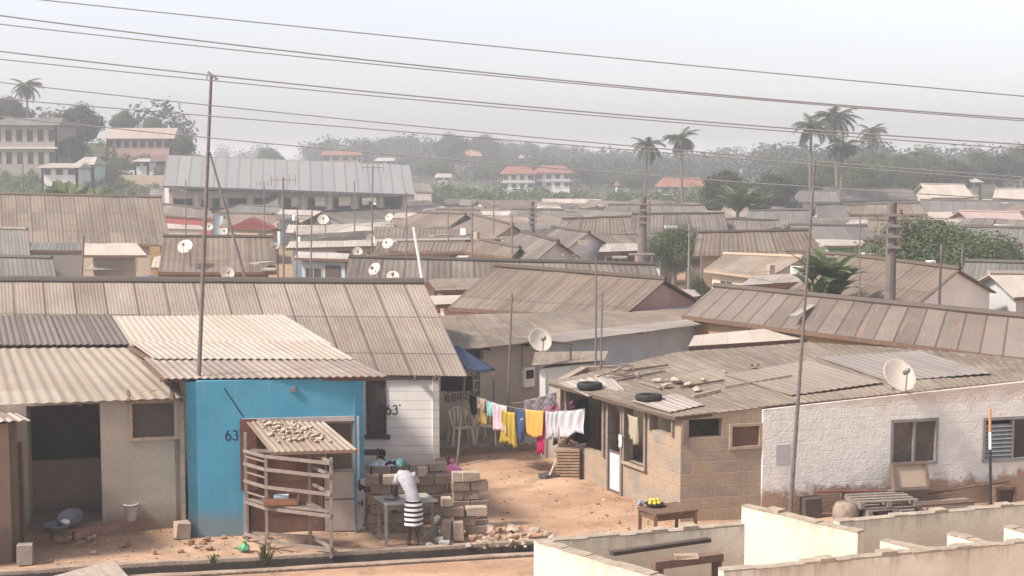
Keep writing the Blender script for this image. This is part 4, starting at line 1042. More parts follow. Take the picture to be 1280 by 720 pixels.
L2a, L2b = P(640, 504, 34.0), P(698, 489, 33.0)
m = MB(); m.tube([L2a + (L2b - L2a) * k_ / 8 - Z * .06 * math.sin(math.pi * k_ / 8) for k_ in range(9)], .006, 5); tag(m.build('washing_line', MATS['grey_cord']), 'short second cord behind the main washing line', 'line')
dz = 24 * 33.4 / F
a, b = L2a + (L2b - L2a) * .25, L2a + (L2b - L2a) * .95
drape('checked_cloth', [a, b, b - Z * dz, a - Z * dz], cloth('grey_check_cloth', (.24, .21, .22), .1, ('check', (.12, .1, .11), 14)), 'grey checked cloth on the short cord behind the line', 'cloth', seed=13)
a, b = P(683, 508, 32.2), P(718, 500, 31.9)
drape('purple_cloth', [a, b, b - Z * .2, a - Z * .22], cloth('plum_cloth', (.26, .09, .15), .15), 'plum purple cloth above the white wrapper under the shop eave', 'cloth', seed=14)
a, b = P(692, 505, 32.8), P(736, 497, 32.4)
drape('dark_cloth', [a, b, b - Z * 1.0, a - Z * .95], cloth('near_black_cloth', (.028, .024, .026), .3), 'near black blanket hanging behind the white wrapper', 'cloth', seed=15, wave=.04)

# ---------------------------------------------------------------- block shop with whitewashed long side
K0, K1, K2 = G(850, 652), G(697, 588), G(1310, 622)
shop = thing('block_shop_house', 'low block shop with tan patched sheet roof and long whitewashed side', 'house', K0)
BLKW = blockmat('laid_blocks', (.34, .25, .175), (.24, .215, .20), (.40, .29, .20))
WHITEW = None
t2, n2, L2 = frame_of(K0, K2)
sW = onwall(K0, K2, 952, 560)[0]
ztop = lambda s: 2.06 + .46 * s / L2
gap = pxrect(K0, K2, 852, 516, 903, 547); sw = pxrect(K0, K2, 913, 531, 950, 559)
Kw = K0 + t2 * sW
m = MB(); wall(m, K0, Kw, -.1, ztop(0) + .02, ztop(sW) + .02, .18, [(.12, gap[1], gap[2], 2.0), sw])
t1, n1, L1 = frame_of(K1, K0)
ops = {k_: pxrect(K1, K0, *r_) for k_, r_ in dict(bay=(724, 512, 757, 566), door=(761, 512, 778, 640), win=(782, 518, 807, 584), slot=(813, 523, 843, 543)).items()}
ops['door'] = (ops['door'][0], ops['door'][1], -.2, 1.93); ops['bay'] = (.12, ops['bay'][1], .74, 1.93)
ops['win'] = (ops['win'][0], ops['win'][1], .80, 1.93); ops['slot'] = (ops['slot'][0], ops['slot'][1], 1.62, 1.93)
wall(m, K1, K0, -.1, 2.1, 2.06, .18, list(ops.values()))
back = -n2 * 5.2
wall(m, K2, K2 + back, -.1, 2.4, 2.4, .18); wall(m, K2 + back, K1 + V((.6, 1.3, 0)), -.1, 2.3, 2.2, .18); wall(m, K1 + V((.6, 1.3, 0)), K1, -.1, 2.2, 2.1, .18)
m.build('block_wall', BLKW, shop)
# whitewashed long side: rough lime-washed blocks, bare earth at the foot
t = NT('limewash'); uv = t.n('ShaderNodeUVMap').outputs[0]; sp_ = t.n('ShaderNodeSeparateXYZ'); t.l(uv, sp_.inputs[0])
br = t.n('ShaderNodeTexBrick', i_Scale=1.0); br.inputs['Brick Width'].default_value = .42; br.inputs['Row Height'].default_value = .2; br.inputs['Mortar Size'].default_value = .014; br.inputs['Mortar Smooth'].default_value = .8; wob = t.n('ShaderNodeMix', data_type='VECTOR'); wob.inputs['Factor'].default_value = .06; nz = t.n('ShaderNodeTexNoise', i_Scale=3.0); t.l(uv, nz.inputs['Vector']); t.l(uv, wob.inputs['A']); t.l(nz.outputs['Color'], wob.inputs['B']); t.l(wob.outputs['Result'], br.inputs['Vector'])
nb, nf, nm = t.noise(uv, .9, 5, .6), t.noise(uv, 16, 5, .75), t.noise(uv, 4, 4, .7)
col = t.mix(t.ramp(nm, .3, .7), (.66, .62, .575), (.78, .745, .70))
col = t.mix(t.math('MULTIPLY', t.math('MULTIPLY', t.ramp(br.outputs['Fac'], .3, 1), t.ramp(nb, .45, .6)), .16), col, (.48, .38, .33))
col = t.mix(t.math('MULTIPLY', t.ramp(nf, .6, .72), .55), col, (.42, .28, .2))
edge = t.math('SUBTRACT', t.math('ADD', sp_.outputs[1], t.math('MULTIPLY', t.math('SUBTRACT', nm, .5), .5)), t.math('MULTIPLY', nb, .9))
col = t.mix(t.math('MULTIPLY', t.ramp(edge, .16, .0), .92), col, t.mix(nf, (.26, .15, .095), (.36, .23, .155)))
topst = t.math('MULTIPLY', t.ramp(t.math('ADD', sp_.outputs[1], t.math('MULTIPLY', nb, .9)), 2.5, 2.75), .6)
col = t.mix(topst, col, (.42, .29, .21))
t.bump(t.math('ADD', t.math('MULTIPLY', br.outputs['Fac'], -.25), t.math('ADD', nf, t.math('MULTIPLY', nm, 1.6))), .42, .03)
WHITEW = t.done(col, .95, .1)
w1, w2 = pxrect(K0, K2, 1112, 524, 1169, 579), pxrect(K0, K2, 1227, 521, 1300, 574)
Kp = Kw + n2 * .05; Kq = K2 + n2 * .05
m = MB(); wall(m, Kp, Kq, -.1, ztop(sW) - .02, ztop(L2) - .02, .16, [(w1[0] - sW, w1[1] - sW, w1[2], w1[3]), (w2[0] - sW, w2[1] - sW, w2[2], w2[3])])
m.build('whitewashed_wall', WHITEW, shop)
for w_, first in ((w1, True), (w2, False)):
    a0, a1 = w_[0] - sW, w_[1] - sW
    m = MB(); wframe(m, Kp, Kq, a0 - .02, a1 + .02, w_[2] - .02, w_[3] + .02, .06, -.08, .035); mid = (a0 + a1) / 2; wbox(m, Kp, Kq, mid - .025, mid + .025, w_[2] + .04, w_[3] - .04, -.06, .02)
    wn = m.build('window', plain('grey_window_frame', (.24, .225, .215), .2, 6), shop)
    if first:
        m = MB(); wbox(m, Kp, Kq, a0 + .04, mid - .025, w_[2] + .04, w_[3] - .04, -.05, -.035); wbox(m, Kp, Kq, mid + .025, a1 - .04, w_[2] + .04, w_[3] - .04, -.05, -.035); m.build('pane', plain('dusty_brown_pane', (.11, .085, .072), .4, 1.5, .35), wn)
    else:
        m = MB()
        for k_ in range(9):
            z_ = w_[2] + .06 + k_ * (w_[3] - w_[2] - .12) / 9; p0 = Kp + t2 * (a0 + .04) + n2 * -.03 + Z * z_; m.obox(p0, t2 * (mid - a0 - .07), n2 * .05 - Z * .05, Z * .012)
        m.build('louvre', plain('grey_blue_louvre', (.26, .27, .28), .2, 6, .5), wn)
        m = MB(); wbox(m, Kp, Kq, mid + .025, a1 - .04, w_[2] + .04, w_[3] - .04, -.07, -.05); m.build('pane', GLASS, wn)
m = MB(); wframe(m, K0, K2, sw[0] - .03, sw[1] + .03, sw[2] - .03, sw[3] + .03, .055, -.06, .04); wn = m.build('window', WOODL, shop)
m = MB(); wbox(m, K0, K2, sw[0] + .02, sw[1] - .02, sw[2] + .02, sw[3] - .02, -.05, -.02); m.build('shutter', plain('brown_ply', (.14, .08, .058), .2, 5), wn)
m = MB(); x_ = onwall(K0, K2, 970, 560); wbox(m, Kp, Kq, x_[0] - sW - .02, x_[0] - sW + .28, 1.02, 1.42, .001, .006); m.build('faded_poster', plain('faded_poster', (.45, .42, .43), .1, 8), shop)
# left front: posts, door, bay
m = MB(); d_ = ops['door']; wframe(m, K1, K0, d_[0] - .03, d_[1] + .03, 0, 1.95, .06, -.1, .05, sill=False); dr = m.build('door_frame', WOODG, shop)
m = MB(); wbox(m, K1, K0, d_[0] + .03, d_[1] - .03, .04, .92, -.02, .015); dp = m.build('door', plain('door_edge_brown', (.15, .1, .09), .2, 6), shop)
m = MB(); wbox(m, K1, K0, d_[0] + .09, d_[1] - .09, .1, .87, .015, .022); m.build('door_panel', plain('pale_lilac_sheet', (.62, .56, .62), .05, 6), dp)
for s_ in (ops['bay'][0] + .35, ops['bay'][1] - .04, ops['win'][0] - .02, ops['win'][1] + .03):
    m = MB(); wbox(m, K1, K0, s_ - .035, s_ + .035, .72, 1.98, -.04, .055); m.build('post', WOODG, shop)
m = MB(); w_ = ops['win']; wbox(m, K1, K0, w_[0] - .04, w_[1] + .08, .75, .80, -.05, .08); m.build('window_sill', WOODL, shop)
m = MB()
for s_ in (ops['slot'][0] + .02, ops['slot'][1] - .02): wbox(m, K1, K0, s_ - .025, s_ + .025, 1.62, 1.95, -.05, .05)
x_ = onwall(K0, K2, 860, 530)[0]; wbox(m, K0, K2, .02, .1, 1.55, 2.0, -.1, .03)
m.build('corner_post', WOODG, shop)
a = ops['win']; p0 = K1 + t1 * (a[0] + .14) + n1 * .05
drape('hanging_cloth', [p0 + Z * 1.82, p0 + t1 * .42 + Z * 1.80, p0 + t1 * .40 + Z * 1.2, p0 + t1 * .06 + Z * 1.38], cloth('khaki_cloth', (.36, .31, .22), .1), 'khaki cloth hanging in the shop window opening', 'cloth', seed=31, nu=8, nv=8)
p0 = K1 + t1 * (ops['door'][1] - .02) + n1 * .09
drape('hanging_cloth', [p0 + Z * 1.35, p0 + t1 * .15 + Z * 1.35, p0 + t1 * .13 + Z * 1.08, p0 + t1 * .02 + Z * 1.08], cloth('white_rag', (.6, .57, .55), .1), 'small white rag hanging on the shop door post', 'cloth', seed=32, nu=6, nv=6)
# roof
m = MB(); r_ = random.Random(5)
Q = dict(a=P(684, 478, 31.6), b=P(846, 440, 34.2), c=P(1000, 503, 28.1), d=P(845, 521, 27.4), e=P(1012, 427, 36.0), f=P(1130, 490, 28.7), g=P(1320, 449, 32.6), h=P(1320, 471.5, 29.6))
def sheet3(a, b, c, d, su, mb=None):
    (mb or m).sheet(a, b, c, d, int((b - a).length / .05), 5, .005, .2, .02, .012, r_, 0, su)
sheet3(Q['a'], Q['b'], Q['c'], Q['d'], 0); sheet3(Q['b'], Q['e'], Q['f'], Q['c'], 6.3); sheet3(Q['e'], Q['g'], Q['h'], Q['f'], 12)
m.build('roof', SHOPR, shop)
m = MB(); m.bar(Q['d'] + V((0, .05, -.05)), Q['a'] + V((0.05, 0, -.05)), .04, .06); m.bar(Q['d'] + V((0, .05, -.05)), Q['c'] + V((0, .05, -.05)), .04, .06); m.bar(Q['c'] + V((0, .05, -.05)), Q['h'] + V((0, .05, -.05)), .04, .06); m.build('fascia_board', plain('dark_fascia', (.12, .08, .062), .3, 8), shop)
def lay(name, pxs, mat, label, cat, dz=.03, th=.012):
    pts = [P(x, y, Y) + Z * dz for x, y, Y in pxs]
    mb = MB(); mb.sheet(*pts, 8, 3, .008, .25, th, .006, r_); return tag(mb.build(name, mat), label, cat)
def on_roof(px, py):
    """point of the shop roof under a sight line (bilinear pieces)"""
    best = None
    for k_ in ('abcd', 'befc', 'eghf'):
        a, b, c, d = (Q[x] for x in k_)
        for tri in ((a, b, c), (a, c, d)):
            n_ = (tri[1] - tri[0]).cross(tri[2] - tri[0]); dr_ = ray(px, py); s_ = (tri[0] - V((0, 0, CZ))).dot(n_) / dr_.dot(n_); p = V((0, 0, CZ)) + dr_ * s_
            u = tri[1] - tri[0]; v = tri[2] - tri[0]; w = p - tri[0]; uu, uv_, vv, wu, wv = u.dot(u), u.dot(v), v.dot(v), w.dot(u), w.dot(v); D = uv_ * uv_ - uu * vv
            s1 = (uv_ * wv - vv * wu) / D; s2 = (uv_ * wu - uu * wv) / D
            if s1 >= -.02 and s2 >= -.02 and s1 + s2 <= 1.02: best = p
    return best if best is not None else P(px, py, 30)
def rooflay(name, corners, mat, label, cat, dz=.035, th=.012, amp=.008):
    pts = [on_roof(x, y) + Z * dz for x, y in corners]; mb = MB(); mb.sheet(*pts, max(8, int((pts[1] - pts[0]).length / .06)), 4, amp, .2, th, .006, r_); return tag(mb.build(name, mat), label, cat)
rooflay('roof_sheet', ((905, 470), (1010, 452), (1105, 480), (990, 496)), roofmat('sheet_tan_new', (.38, .31, .25), (.44, .36, .295), .9, 5, 0, (.3, .23, .18), .4, (.6, .52, .45), .4, .3), 'broad pale tan sheet laid on the shop roof below the ridge', 'roof sheet')
rooflay('roof_sheet', ((1020, 447), (1150, 440), (1240, 468), (1110, 478)), roofmat('sheet_grey_laid', (.36, .31, .275), (.43, .38, .34), .9, 5, 0, (.25, .2, .17), .4, (.55, .49, .45), .4, .4), 'broad greyish sheet laid on the shop roof near the roof dish', 'roof sheet', .03)
rooflay('roof_sheet', ((790, 503), (845, 494), (880, 508), (838, 517)), PALE, 'pale sheet at the shop roof corner under the tyres', 'roof sheet')
rooflay('roof_sheet', ((698, 480), (760, 470), (780, 489), (735, 497)), PALE, 'pale sheet at the washing end of the shop roof', 'roof sheet', .03)
def tyre(c, label, tilt, s=.275):
    M = Matrix.Rotation(tilt, 3, 'X'); mb = MB(); prof = [(.19, .04), (.2, .01), (.26, -.0), (.305, .02), (.315, .09), (.305, .16), (.26, .18), (.2, .17), (.19, .14), (.21, .12), (.24, .09), (.21, .06), (.19, .04)]
    mb.lathe(c, [(a * s / .315, b * .78) for a, b in prof], 26, M); tag(mb.build('tyre', BLACKM, smooth=True, base=c), label, 'tyre')
tyre(on_roof(737, 487) + Z * .02, 'old black tyre holding down the roof above the washing', -.05)
tyre(on_roof(811, 502) + Z * .02, 'old black tyre holding down the roof above the shop window', -.05)
junk = [((770, 478), (830, 466), .05), ((760, 468), (800, 474), .04), ((745, 474), (775, 463), .06), ((800, 480), (826, 488), .05), ((850, 487), (905, 478), .04), ((866, 498), (900, 490), .06), ((830, 478), (860, 480), .05), ((780, 466), (835, 459), .05), ((905, 487), (990, 472), .03), ((760, 462), (790, 458), .06)]
for j, (p_, q_, w) in enumerate(junk):
    a, b = on_roof(*p_) + Z * .05, on_roof(*q_) + Z * .05; mb = MB(); mb.bar(a, b, w, .035)
    tag(mb.build('loose_timber', (WOODG, WOODB, WOODL)[j % 3]), 'loose weathered timber lying across the shop roof', 'timber', 'timbers on the shop roof')
for j, (x, y, s) in enumerate(((845, 481, .17), (860, 484, .14), (832, 486, .12), (870, 490, .13), (822, 479, .12), (905, 466, .06), (945, 459, .08), (880, 478, .1), (797, 470, .09))):
    tag(pebble('weighing_stone', on_roof(x, y) + Z * .03, s, STONE, 210 + j, .5), 'pale stone lying on the shop roof to weigh the sheets down', 'stone', 'stones on the shop roof')
c = on_roof(942, 459) + Z * .03; mb = MB(); mb.rbox(c + Z * .03, (.22, .12, .06), .3); tag(mb.build('dark_brick', BLK, base=c), 'single dark brick lying alone on the tan roof sheet', 'brick')
m = MB(); a, b = on_roof(820, 520), None
mb = MB(); c = [on_roof(770 + 22 * math.cos(k_ * .35), 470 + 6 * math.sin(k_ * .35)) + Z * (.06 + .004 * k_) for k_ in range(44)]; mb.tube(c, .012, 6); tag(mb.build('coiled_cable', RUST), 'loosely coiled brown cable on the shop roof behind the tyre', 'cable')
# stack of bent ribbed sheets below the washing
c0, c1 = G(695, 601), G(731, 603); t_, n_, L_ = frame_of(c0, c1); m = MB()
for k_ in range(11):
    z_ = .02 + k_ * .066; j_ = rnd.uniform(-.03, .03)
    m.sheet(*[c0 + t_ * s_ - n_ * d_ + Z * (z_ + (.05 if s_ > .3 else 0) * .5) for s_, d_ in ((-.02 + j_, .75), (.52, .75), (.52, 0), (-.02 + j_, 0))], 6, 3, .004, .2, .045)
tag(m.build('sheet_stack', plain('brown_sheet_edge', (.30, .2, .135), .25, 8, .9, .3)), 'waist-high stack of brown roofing offcuts under the white wrapper', 'stack')
a, b = G(683, 603), P(708, 548, 31.5); m = MB(); m.bar(a, b, .05, .03); tag(m.build('leaning_stick', WOODL), 'pale stick leaning on the brown stack under the washing', 'stick')
c = G(690, 600); m = MB(); m.rbox(c + Z * .08, (.5, .3, .12), .5, .03, rnd); tag(m.build('dark_scrap', plain('dark_scrap', (.09, .07, .065), .3, 6)), 'dark scrap board heaped at the foot of the brown stack', 'scrap')
# small white shed end behind the shop
A, B = G(676, 560), G(742, 552); A.y = B.y = 33.6; A.x = (675 - 640) * 33.6 / F; B.x = (745 - 640) * 33.6 / F; A.z = B.z = 0
sh = thing('white_shed', 'small white rendered shed between the beige house and the shop', 'shed', (A + B) / 2)
m = MB(); ow = pxrect(A, B, 704, 503, 717, 515); wall(m, A, B, -.1, 2.1, 2.25, .14, []); wall(m, B, B + V((.3, 1.2, 0)), -.1, 2.2, 2.2, .14); wall(m, B + V((.3, 1.2, 0)), A + V((.3, 1.2, 0)), -.1, 2.2, 2.2, .14); wall(m, A + V((.3, 1.2, 0)), A, -.1, 2.1, 2.1, .14)
m.build('wall', plaster('white_render', (.68, .64, .6), (.4, .33, .28), .35, .3), sh)
m = MB(); m.sheet(A + V((-.1, 1.3, 2.33)), B + V((.4, 1.3, 2.36)), B + V((.2, -.15, 2.32)), A + V((-.2, -.15, 2.2)), 10, 3, 0, 1, .02, .01, rnd); m.build('roof', SHOPR, sh)
# satellite dishes
def dish(c, r_, az, el, label, mast=None, mat=None):
    """dish centre c; az: compass turn of its axis about Z (0 = towards the camera), el: tilt up"""
    t_ = thing('satellite_dish', label, 'dish', mast if mast is not None else c - Z * r_)
    M = Matrix.Rotation(az, 3, 'Z') @ Matrix.Rotation(R(90) - el, 3, 'X')
    m = MB(); n_ = 24; prof = [(r_ * k_ / 6, .22 * r_ * (k_ / 6) ** 2) for k_ in range(7)]
    m.lathe(c, [(.001, 0)] + prof[1:] + [(r_ * 1.0, .22 * r_ + .012), (r_ * .985, .22 * r_ + .012)] + [(a * .985, b + .012) for a, b in prof[5:0:-1]] + [(.001, .012)], n_, M); m.build('reflector', mat or DISHM, t_, True)
    f = V(c) + M @ V((0, 0, r_ * .95))
    m = MB(); m.tube([V(c) + M @ V((0, -r_ * .97, .22 * r_)), f + M @ V((0, -.1 * r_, 0))], .012 + .008 * r_, 6); m.build('feed_arm', STEEL, t_)
    m = MB(); m.lathe(f + M @ V((0, -.1 * r_, 0)), [(.05, -.1), (.055, .0), (.03, .06), (0, .06)], 10, M); m.build('feed_horn', STEEL, t_, True)
    if mast is not None:
        m = MB(); m.tube([V(mast) - Z * .05, V((mast[0], mast[1], c.z - .1)) , V(c) + M @ V((0, 0, -.03))], .03, 8); m.build('mast', RUST, t_)
    return t_
c = P(674, 426, 33.4); dish(c, .29, R(25), R(26), 'cream satellite dish on a bent mast above the white shed', V((c.x + .75, c.y + .4, 2.0)))
c = P(1122, 471, 28.3); b = on_roof(1116, 487); dish(c, .36, R(22), R(34), 'cream satellite dish on the shop roof edge above the whitewashed wall', b)

# ---------------------------------------------------------------- junk along the whitewashed wall
def wpt(px, z, d):                                      # point in front of the long side, by photograph column
    s_ = onwall(K0, K2, px, 600)[0]; p = K0 + t2 * s_ + n2 * d; return V((p.x, p.y, z))
def pallet(px, z, d, label, rz, w=1.2):
    c = wpt(px, z, d); t_ = thing('timber_pallet', label, 'pallet', c, 'pallets by the whitewashed wall'); M = Matrix.Rotation(math.atan2(t2.y, t2.x) + rz, 3, 'Z')
    for k_ in range(5): m = MB(); m.rbox(c + M @ V((0, -.4 + .2 * k_, .135)), (w, .11, .022), M); m.build('top_board', WOODG, t_)
    for k_ in range(3): m = MB(); m.rbox(c + M @ V((-w / 2 + .05 + k_ * (w - .1) / 2, 0, .075)), (.09, .95, .095), M); m.build('bearer', WOODG, t_)
    for k_ in range(2): m = MB(); m.rbox(c + M @ V((0, -.42 + .84 * k_, .014)), (w, .1, .022), M); m.build('bottom_board', WOODG, t_)
pallet(1078, 0, .75, 'lowest grey timber pallet in the stack by the whitewashed wall', .0)
pallet(1080, .16, .78, 'middle grey timber pallet in the stack by the whitewashed wall', .05)
pallet(1076, .32, .75, 'topmost grey timber pallet in the stack by the whitewashed wall', -.06)
for j in range(6):
    c = wpt(1150, .16 + .035 * (j // 2), .55 + .22 * (j % 2)); M = Matrix.Rotation(math.atan2(t2.y, t2.x) + rnd.uniform(-.09, .09), 3, 'Z'); m = MB(); m.rbox(c, (1.5, .16, .026), M)
    tag(m.build('loose_plank', (WOODL, WOODG, WOODB)[j % 3]), 'loose plank stacked beside the pallets under the window', 'plank', 'planks under the window')
for px in (1128, 1172):
    c = wpt(px, 0, .65); m = MB(); m.rbox(c + Z * .07, (.16, .5, .14), math.atan2(t2.y, t2.x), .01, rnd); tag(m.build('block_support', BLK, base=c), 'low block carrying the planks under the ' + ('window near the pallets' if px < 1150 else 'window near the striped pole'), 'block')
a, b = wpt(1010, .52, .35), wpt(1095, .47, .45); m = MB(); m.bar(a, b, .14, .03); tag(m.build('long_board', WOODR), 'long red-brown board along the wall over the pallets', 'board')
a, b = wpt(1152, .32, .3), wpt(1250, .5, .35); m = MB(); m.bar(a, b, .06, .03); tag(m.build('long_board', WOODB), 'thin brown board slanting up along the wall to the striped pole', 'board')
c = wpt(1122, .48, .55); M = Matrix.Rotation(math.atan2(t2.y, t2.x), 3, 'Z') @ Matrix.Rotation(-.28, 3, 'X')
tv = thing('old_television', 'old television shell with beige screen lying on the pallets', 'television', c)
m = MB()
for sx, sz, w_, h_ in ((-.36, .28, .06, .56), (.36, .28, .06, .56), (0, .03, .66, .06), (0, .53, .66, .06)): m.rbox(c + M @ V((sx, 0, sz)), (w_, .12, h_), M)
m.build('frame', plain('tv_shell', (.17, .12, .10), .2, 6), tv)
m = MB(); m.rbox(c + M @ V((0, .02, .28)), (.66, .05, .44), M); m.build('screen', plain('beige_screen', (.42, .32, .24), .1, 3, .5), tv)
m = MB(); m.rbox(c + M @ V((.02, .22, .27)), (.52, .3, .42), M); m.build('back', MATS['tv_shell'], tv)
c = wpt(1030, 0, .95); m = MB(); m.lathe(c, [(.16, 0), (.22, .05), (.25, .16), (.24, .3), (.19, .4), (.09, .44), (0, .43)], 18)
for v in m.v: v += V((rnd.uniform(-.02, .02), rnd.uniform(-.02, .02), rnd.uniform(-.012, .012)))
tag(m.build('earth_pot', plain('mottled_earth', (.27, .21, .165), .35, 9, .95, .8), smooth=True, base=c), 'squat mottled round earthen pot at the end of the pallets', 'pot')
c = wpt(1006, 0, .3); m = MB(); m.rbox(c + Z * .2, (.34, .26, .4), math.atan2(t2.y, t2.x), .02, rnd); tag(m.build('rusty_box', DARKW, base=c), 'dark box against the whitewashed wall behind the round pot', 'box')
for px, l_ in ((1075, 'shorter brown block lying in front of the pallets'), (1108, 'longer pale block lying before the pallets')):
    c = wpt(px, 0, .98); m = MB(); m.rbox(c + Z * .11, (.42 if px < 1100 else .56, .24, .24), math.atan2(t2.y, t2.x) + .1, .02, rnd); tag(m.build('concrete_block', BLK if px < 1100 else CONC, base=c), l_, 'block')
c = wpt(1237, 0, .45); t_ = thing('wooden_crate', 'small dark wooden crate beside the striped pole', 'crate', c); M = Matrix.Rotation(math.atan2(t2.y, t2.x), 3, 'Z')
m = MB()
for sx, sz, w_, h_ in ((-.2, .22, .05, .44), (.2, .22, .05, .44), (0, .03, .35, .06), (0, .41, .35, .06)): m.rbox(c + M @ V((sx, -.02, sz)), (w_, .3, h_), M)
m.build('frame', WOODB, t_); m = MB(); m.rbox(c + M @ V((0, .0, .22)), (.36, .2, .34), M); m.build('panel', DARKW, t_)
c = wpt(1215, 0, .7); tb = wpt(1219, 2.02, .45)
t_ = thing('striped_pole', 'slim pole black below, white and orange above, leaning on the whitewashed wall', 'pole', c)
segs = ((0, .06, 'foot', STEEL), (.06, .6, 'black', BLACKM), (.6, .77, 'white', WHITEP), (.77, 1.0, 'pole_orange_band', plain('orange_paint', (.55, .25, .1), .1, 5)))
for a, b, nm_, mt_ in segs: m = MB(); m.tube([c + (tb - c) * a, c + (tb - c) * b], .028, 8); m.build('band', mt_, t_)
c = wpt(1212, 0, .85); m = MB(); m.lathe(c, [(.12, 0), (.17, .06), (.16, .12), (.1, .13), (0, .1)], 14); tag(m.build('black_pan', BLACKM, smooth=True, base=c), 'black pan at the foot of the striped pole', 'pan')
for j, (px, d, s) in enumerate(((1190, 1.0, .12), (1250, 1.0, .14), (1140, 1.25, .1), (1050, 1.6, .12), (985, 1.1, .13), (965, .8, .12), (1000, 1.5, .15), (1275, .7, .1), (1020, 1.75, .09), (940, .7, .1), (1160, 1.4, .08), (1225, 1.3, .1))):
    tag(pebble('wall_foot_stone', wpt(px, 0, d), s, STONEB if j % 2 else STONE, 260 + j, .55), 'stone lying in the dirt below the whitewashed wall', 'stone', 'stones below the whitewashed wall')
for j, (px, d, w_) in enumerate(((1245, .95, .7), (1000, 1.2, .6), (1180, 1.1, .5))):
    c = wpt(px, .03, d); m = MB(); m.rbox(c, (w_, .16, .03), math.atan2(t2.y, t2.x) + (-.1, .4, .15)[j]); tag(m.build('loose_board', WOODL), ('pale board lying flat beside the wooden crate', 'pale board lying flat by the round pot', 'pale board lying flat under the window')[j], 'board')
# tall leaning pole before the whitewashed wall
a, b = G(987, 646), P(1019, 200, 27.0); m = MB(); m.tube([a - Z * .1, a + (b - a) * .45, b], [.05, .035, .02], 8); tag(m.build('tall_pole', RUST), 'tall leaning steel pole before the whitewashed wall', 'pole')
a, b = G(241, 652, .18), P(264, 94, 26.9)
t_ = thing('antenna_mast', 'tall thin antenna mast between grey and blue houses with bent tip', 'mast', a)
m = MB(); m.tube([a - Z * .1, a + (b - a) * .33, b], [.055, .042, .028], 8); m.build('pole', RUST, t_)
m = MB(); m.bar(b + V((-.06, 0, .06)), b + V((.12, 0, -.08)), .05, .04); m.build('bracket', STEEL, t_)
m = MB(); m.tube([b + V((.0, 0, -.05)) + V((.09 * math.cos(k_ * .8), 0, .06 * math.sin(k_ * .8))) for k_ in range(9)], .008, 5); m.build('wire_loop', BLACKM, t_)
# fruit table
TZ = .78
tp = [G(797, 632, TZ), G(860, 630, TZ), G(874, 640, TZ), G(797, 638, TZ)]
a = [G(796, 634, TZ), G(846, 627, TZ), G(873, 637, TZ), G(820, 643, TZ)]
lg = [V((a[0].x + .06, a[0].y, 0)), V((a[1].x, a[1].y, 0)), V((a[2].x - .05, a[2].y, 0)), V((a[3].x, a[3].y + .05, 0))]
table_thing('fruit_table', 'narrow dark wooden table with a bowl of yellow fruit before the block shop', a, TZ, lg, WOODB, WOODB)
c = G(818, 633, TZ) + Z * .004; m = MB(); m.lathe(c, [(.08, 0), (.17, .05), (.185, .055), (.15, .02), (0, .012)], 18); tag(m.build('black_bowl', BLACKM, smooth=True, base=c), 'flat black bowl of yellow fruit on the narrow table', 'bowl')
FR = plain('yellow_fruit', (.66, .52, .07), .12, 6, .45)
for j, (dx, dy, dz) in enumerate(((-.08, -.03, .03), (0, -.06, .03), (.08, -.02, .03), (-.04, .05, .03), (.05, .06, .03), (.0, .0, .08), (-.06, .01, .075), (.06, .02, .075))):
    p = c + V((dx, dy, dz)); m = MB(); m.lathe(p, [(0, 0), (.028, .01), (.04, .036), (.03, .062), (0, .072)], 12); tag(m.build('yellow_fruit', FR, smooth=True, base=p), 'yellow fruit heaped in the flat black bowl', 'fruit', 'fruit in the black bowl')
for j, dx in enumerate((-.27, -.22)):
    p = c + V((dx, .02 * j, 0)); m = MB(); m.lathe(p, [(.028, 0), (.03, .08), (.012, .11), (.012, .13), (0, .13)], 10); tag(m.build('small_bottle', plain('grey_blue_bottle', (.3, .36, .42), .1, 5, .3), smooth=True, base=p), ('small grey-blue bottle at the end of the fruit table', 'small grey-blue bottle touching the bowl of fruit')[j], 'bottle')
c = G(892, 644); m = MB(); m.rbox(c + Z * .1, (.35, .2, .18), .1, .02, rnd); tag(m.build('dark_block', plain('dark_block', (.13, .1, .085), .3, 6)), 'dark block on the ground at the foot of the block wall', 'block')

# ---------------------------------------------------------------- unfinished cream walls
t = NT('cream_render'); uv = t.n('ShaderNodeUVMap').outputs[0]; sp_ = t.n('ShaderNodeSeparateXYZ'); t.l(uv, sp_.inputs[0])
mp = t.n('ShaderNodeMapping'); mp.inputs['Scale'].default_value = (5, .45, 1); t.l(uv, mp.inputs[0])
st, n1, n2, n3 = t.noise(mp.outputs[0], 1.0, 5, .7), t.noise(uv, .8, 5, .6), t.noise(uv, 5, 5, .7), t.noise(uv, 22, 4, .7)
col = t.mix(t.ramp(n1, .35, .65), (.66, .55, .42), (.78, .68, .54)); col = t.mix(t.math('MULTIPLY', t.ramp(n2, .5, .72), .4), col, (.58, .47, .35))
run = t.math('ADD', sp_.outputs[1], t.math('MULTIPLY', st, 1.5))                # dirt runs from the broken top, each of its own length
col = t.mix(t.math('MULTIPLY', t.ramp(run, 2.55, 2.95), .75), col, (.25, .205, .16))
col = t.mix(t.math('MULTIPLY', t.ramp(n3, .66, .74), t.math('MULTIPLY', t.ramp(n2, .5, .6), .8)), col, (.2, .165, .13))
t.bump(t.math('ADD', n3, n2), .5, .012); CR = t.done(col, .92, .15)
CAP = plain('raw_block_top', (.36, .29, .22), .3, 6, .95, .6)
ZT = 1.9
def top(px, py, z=ZT): p = G(px, py, z); p.z = 0; return p
ub = thing('unfinished_building', 'roofless unfinished building of cream rendered block walls', 'building', top(1000, 690))
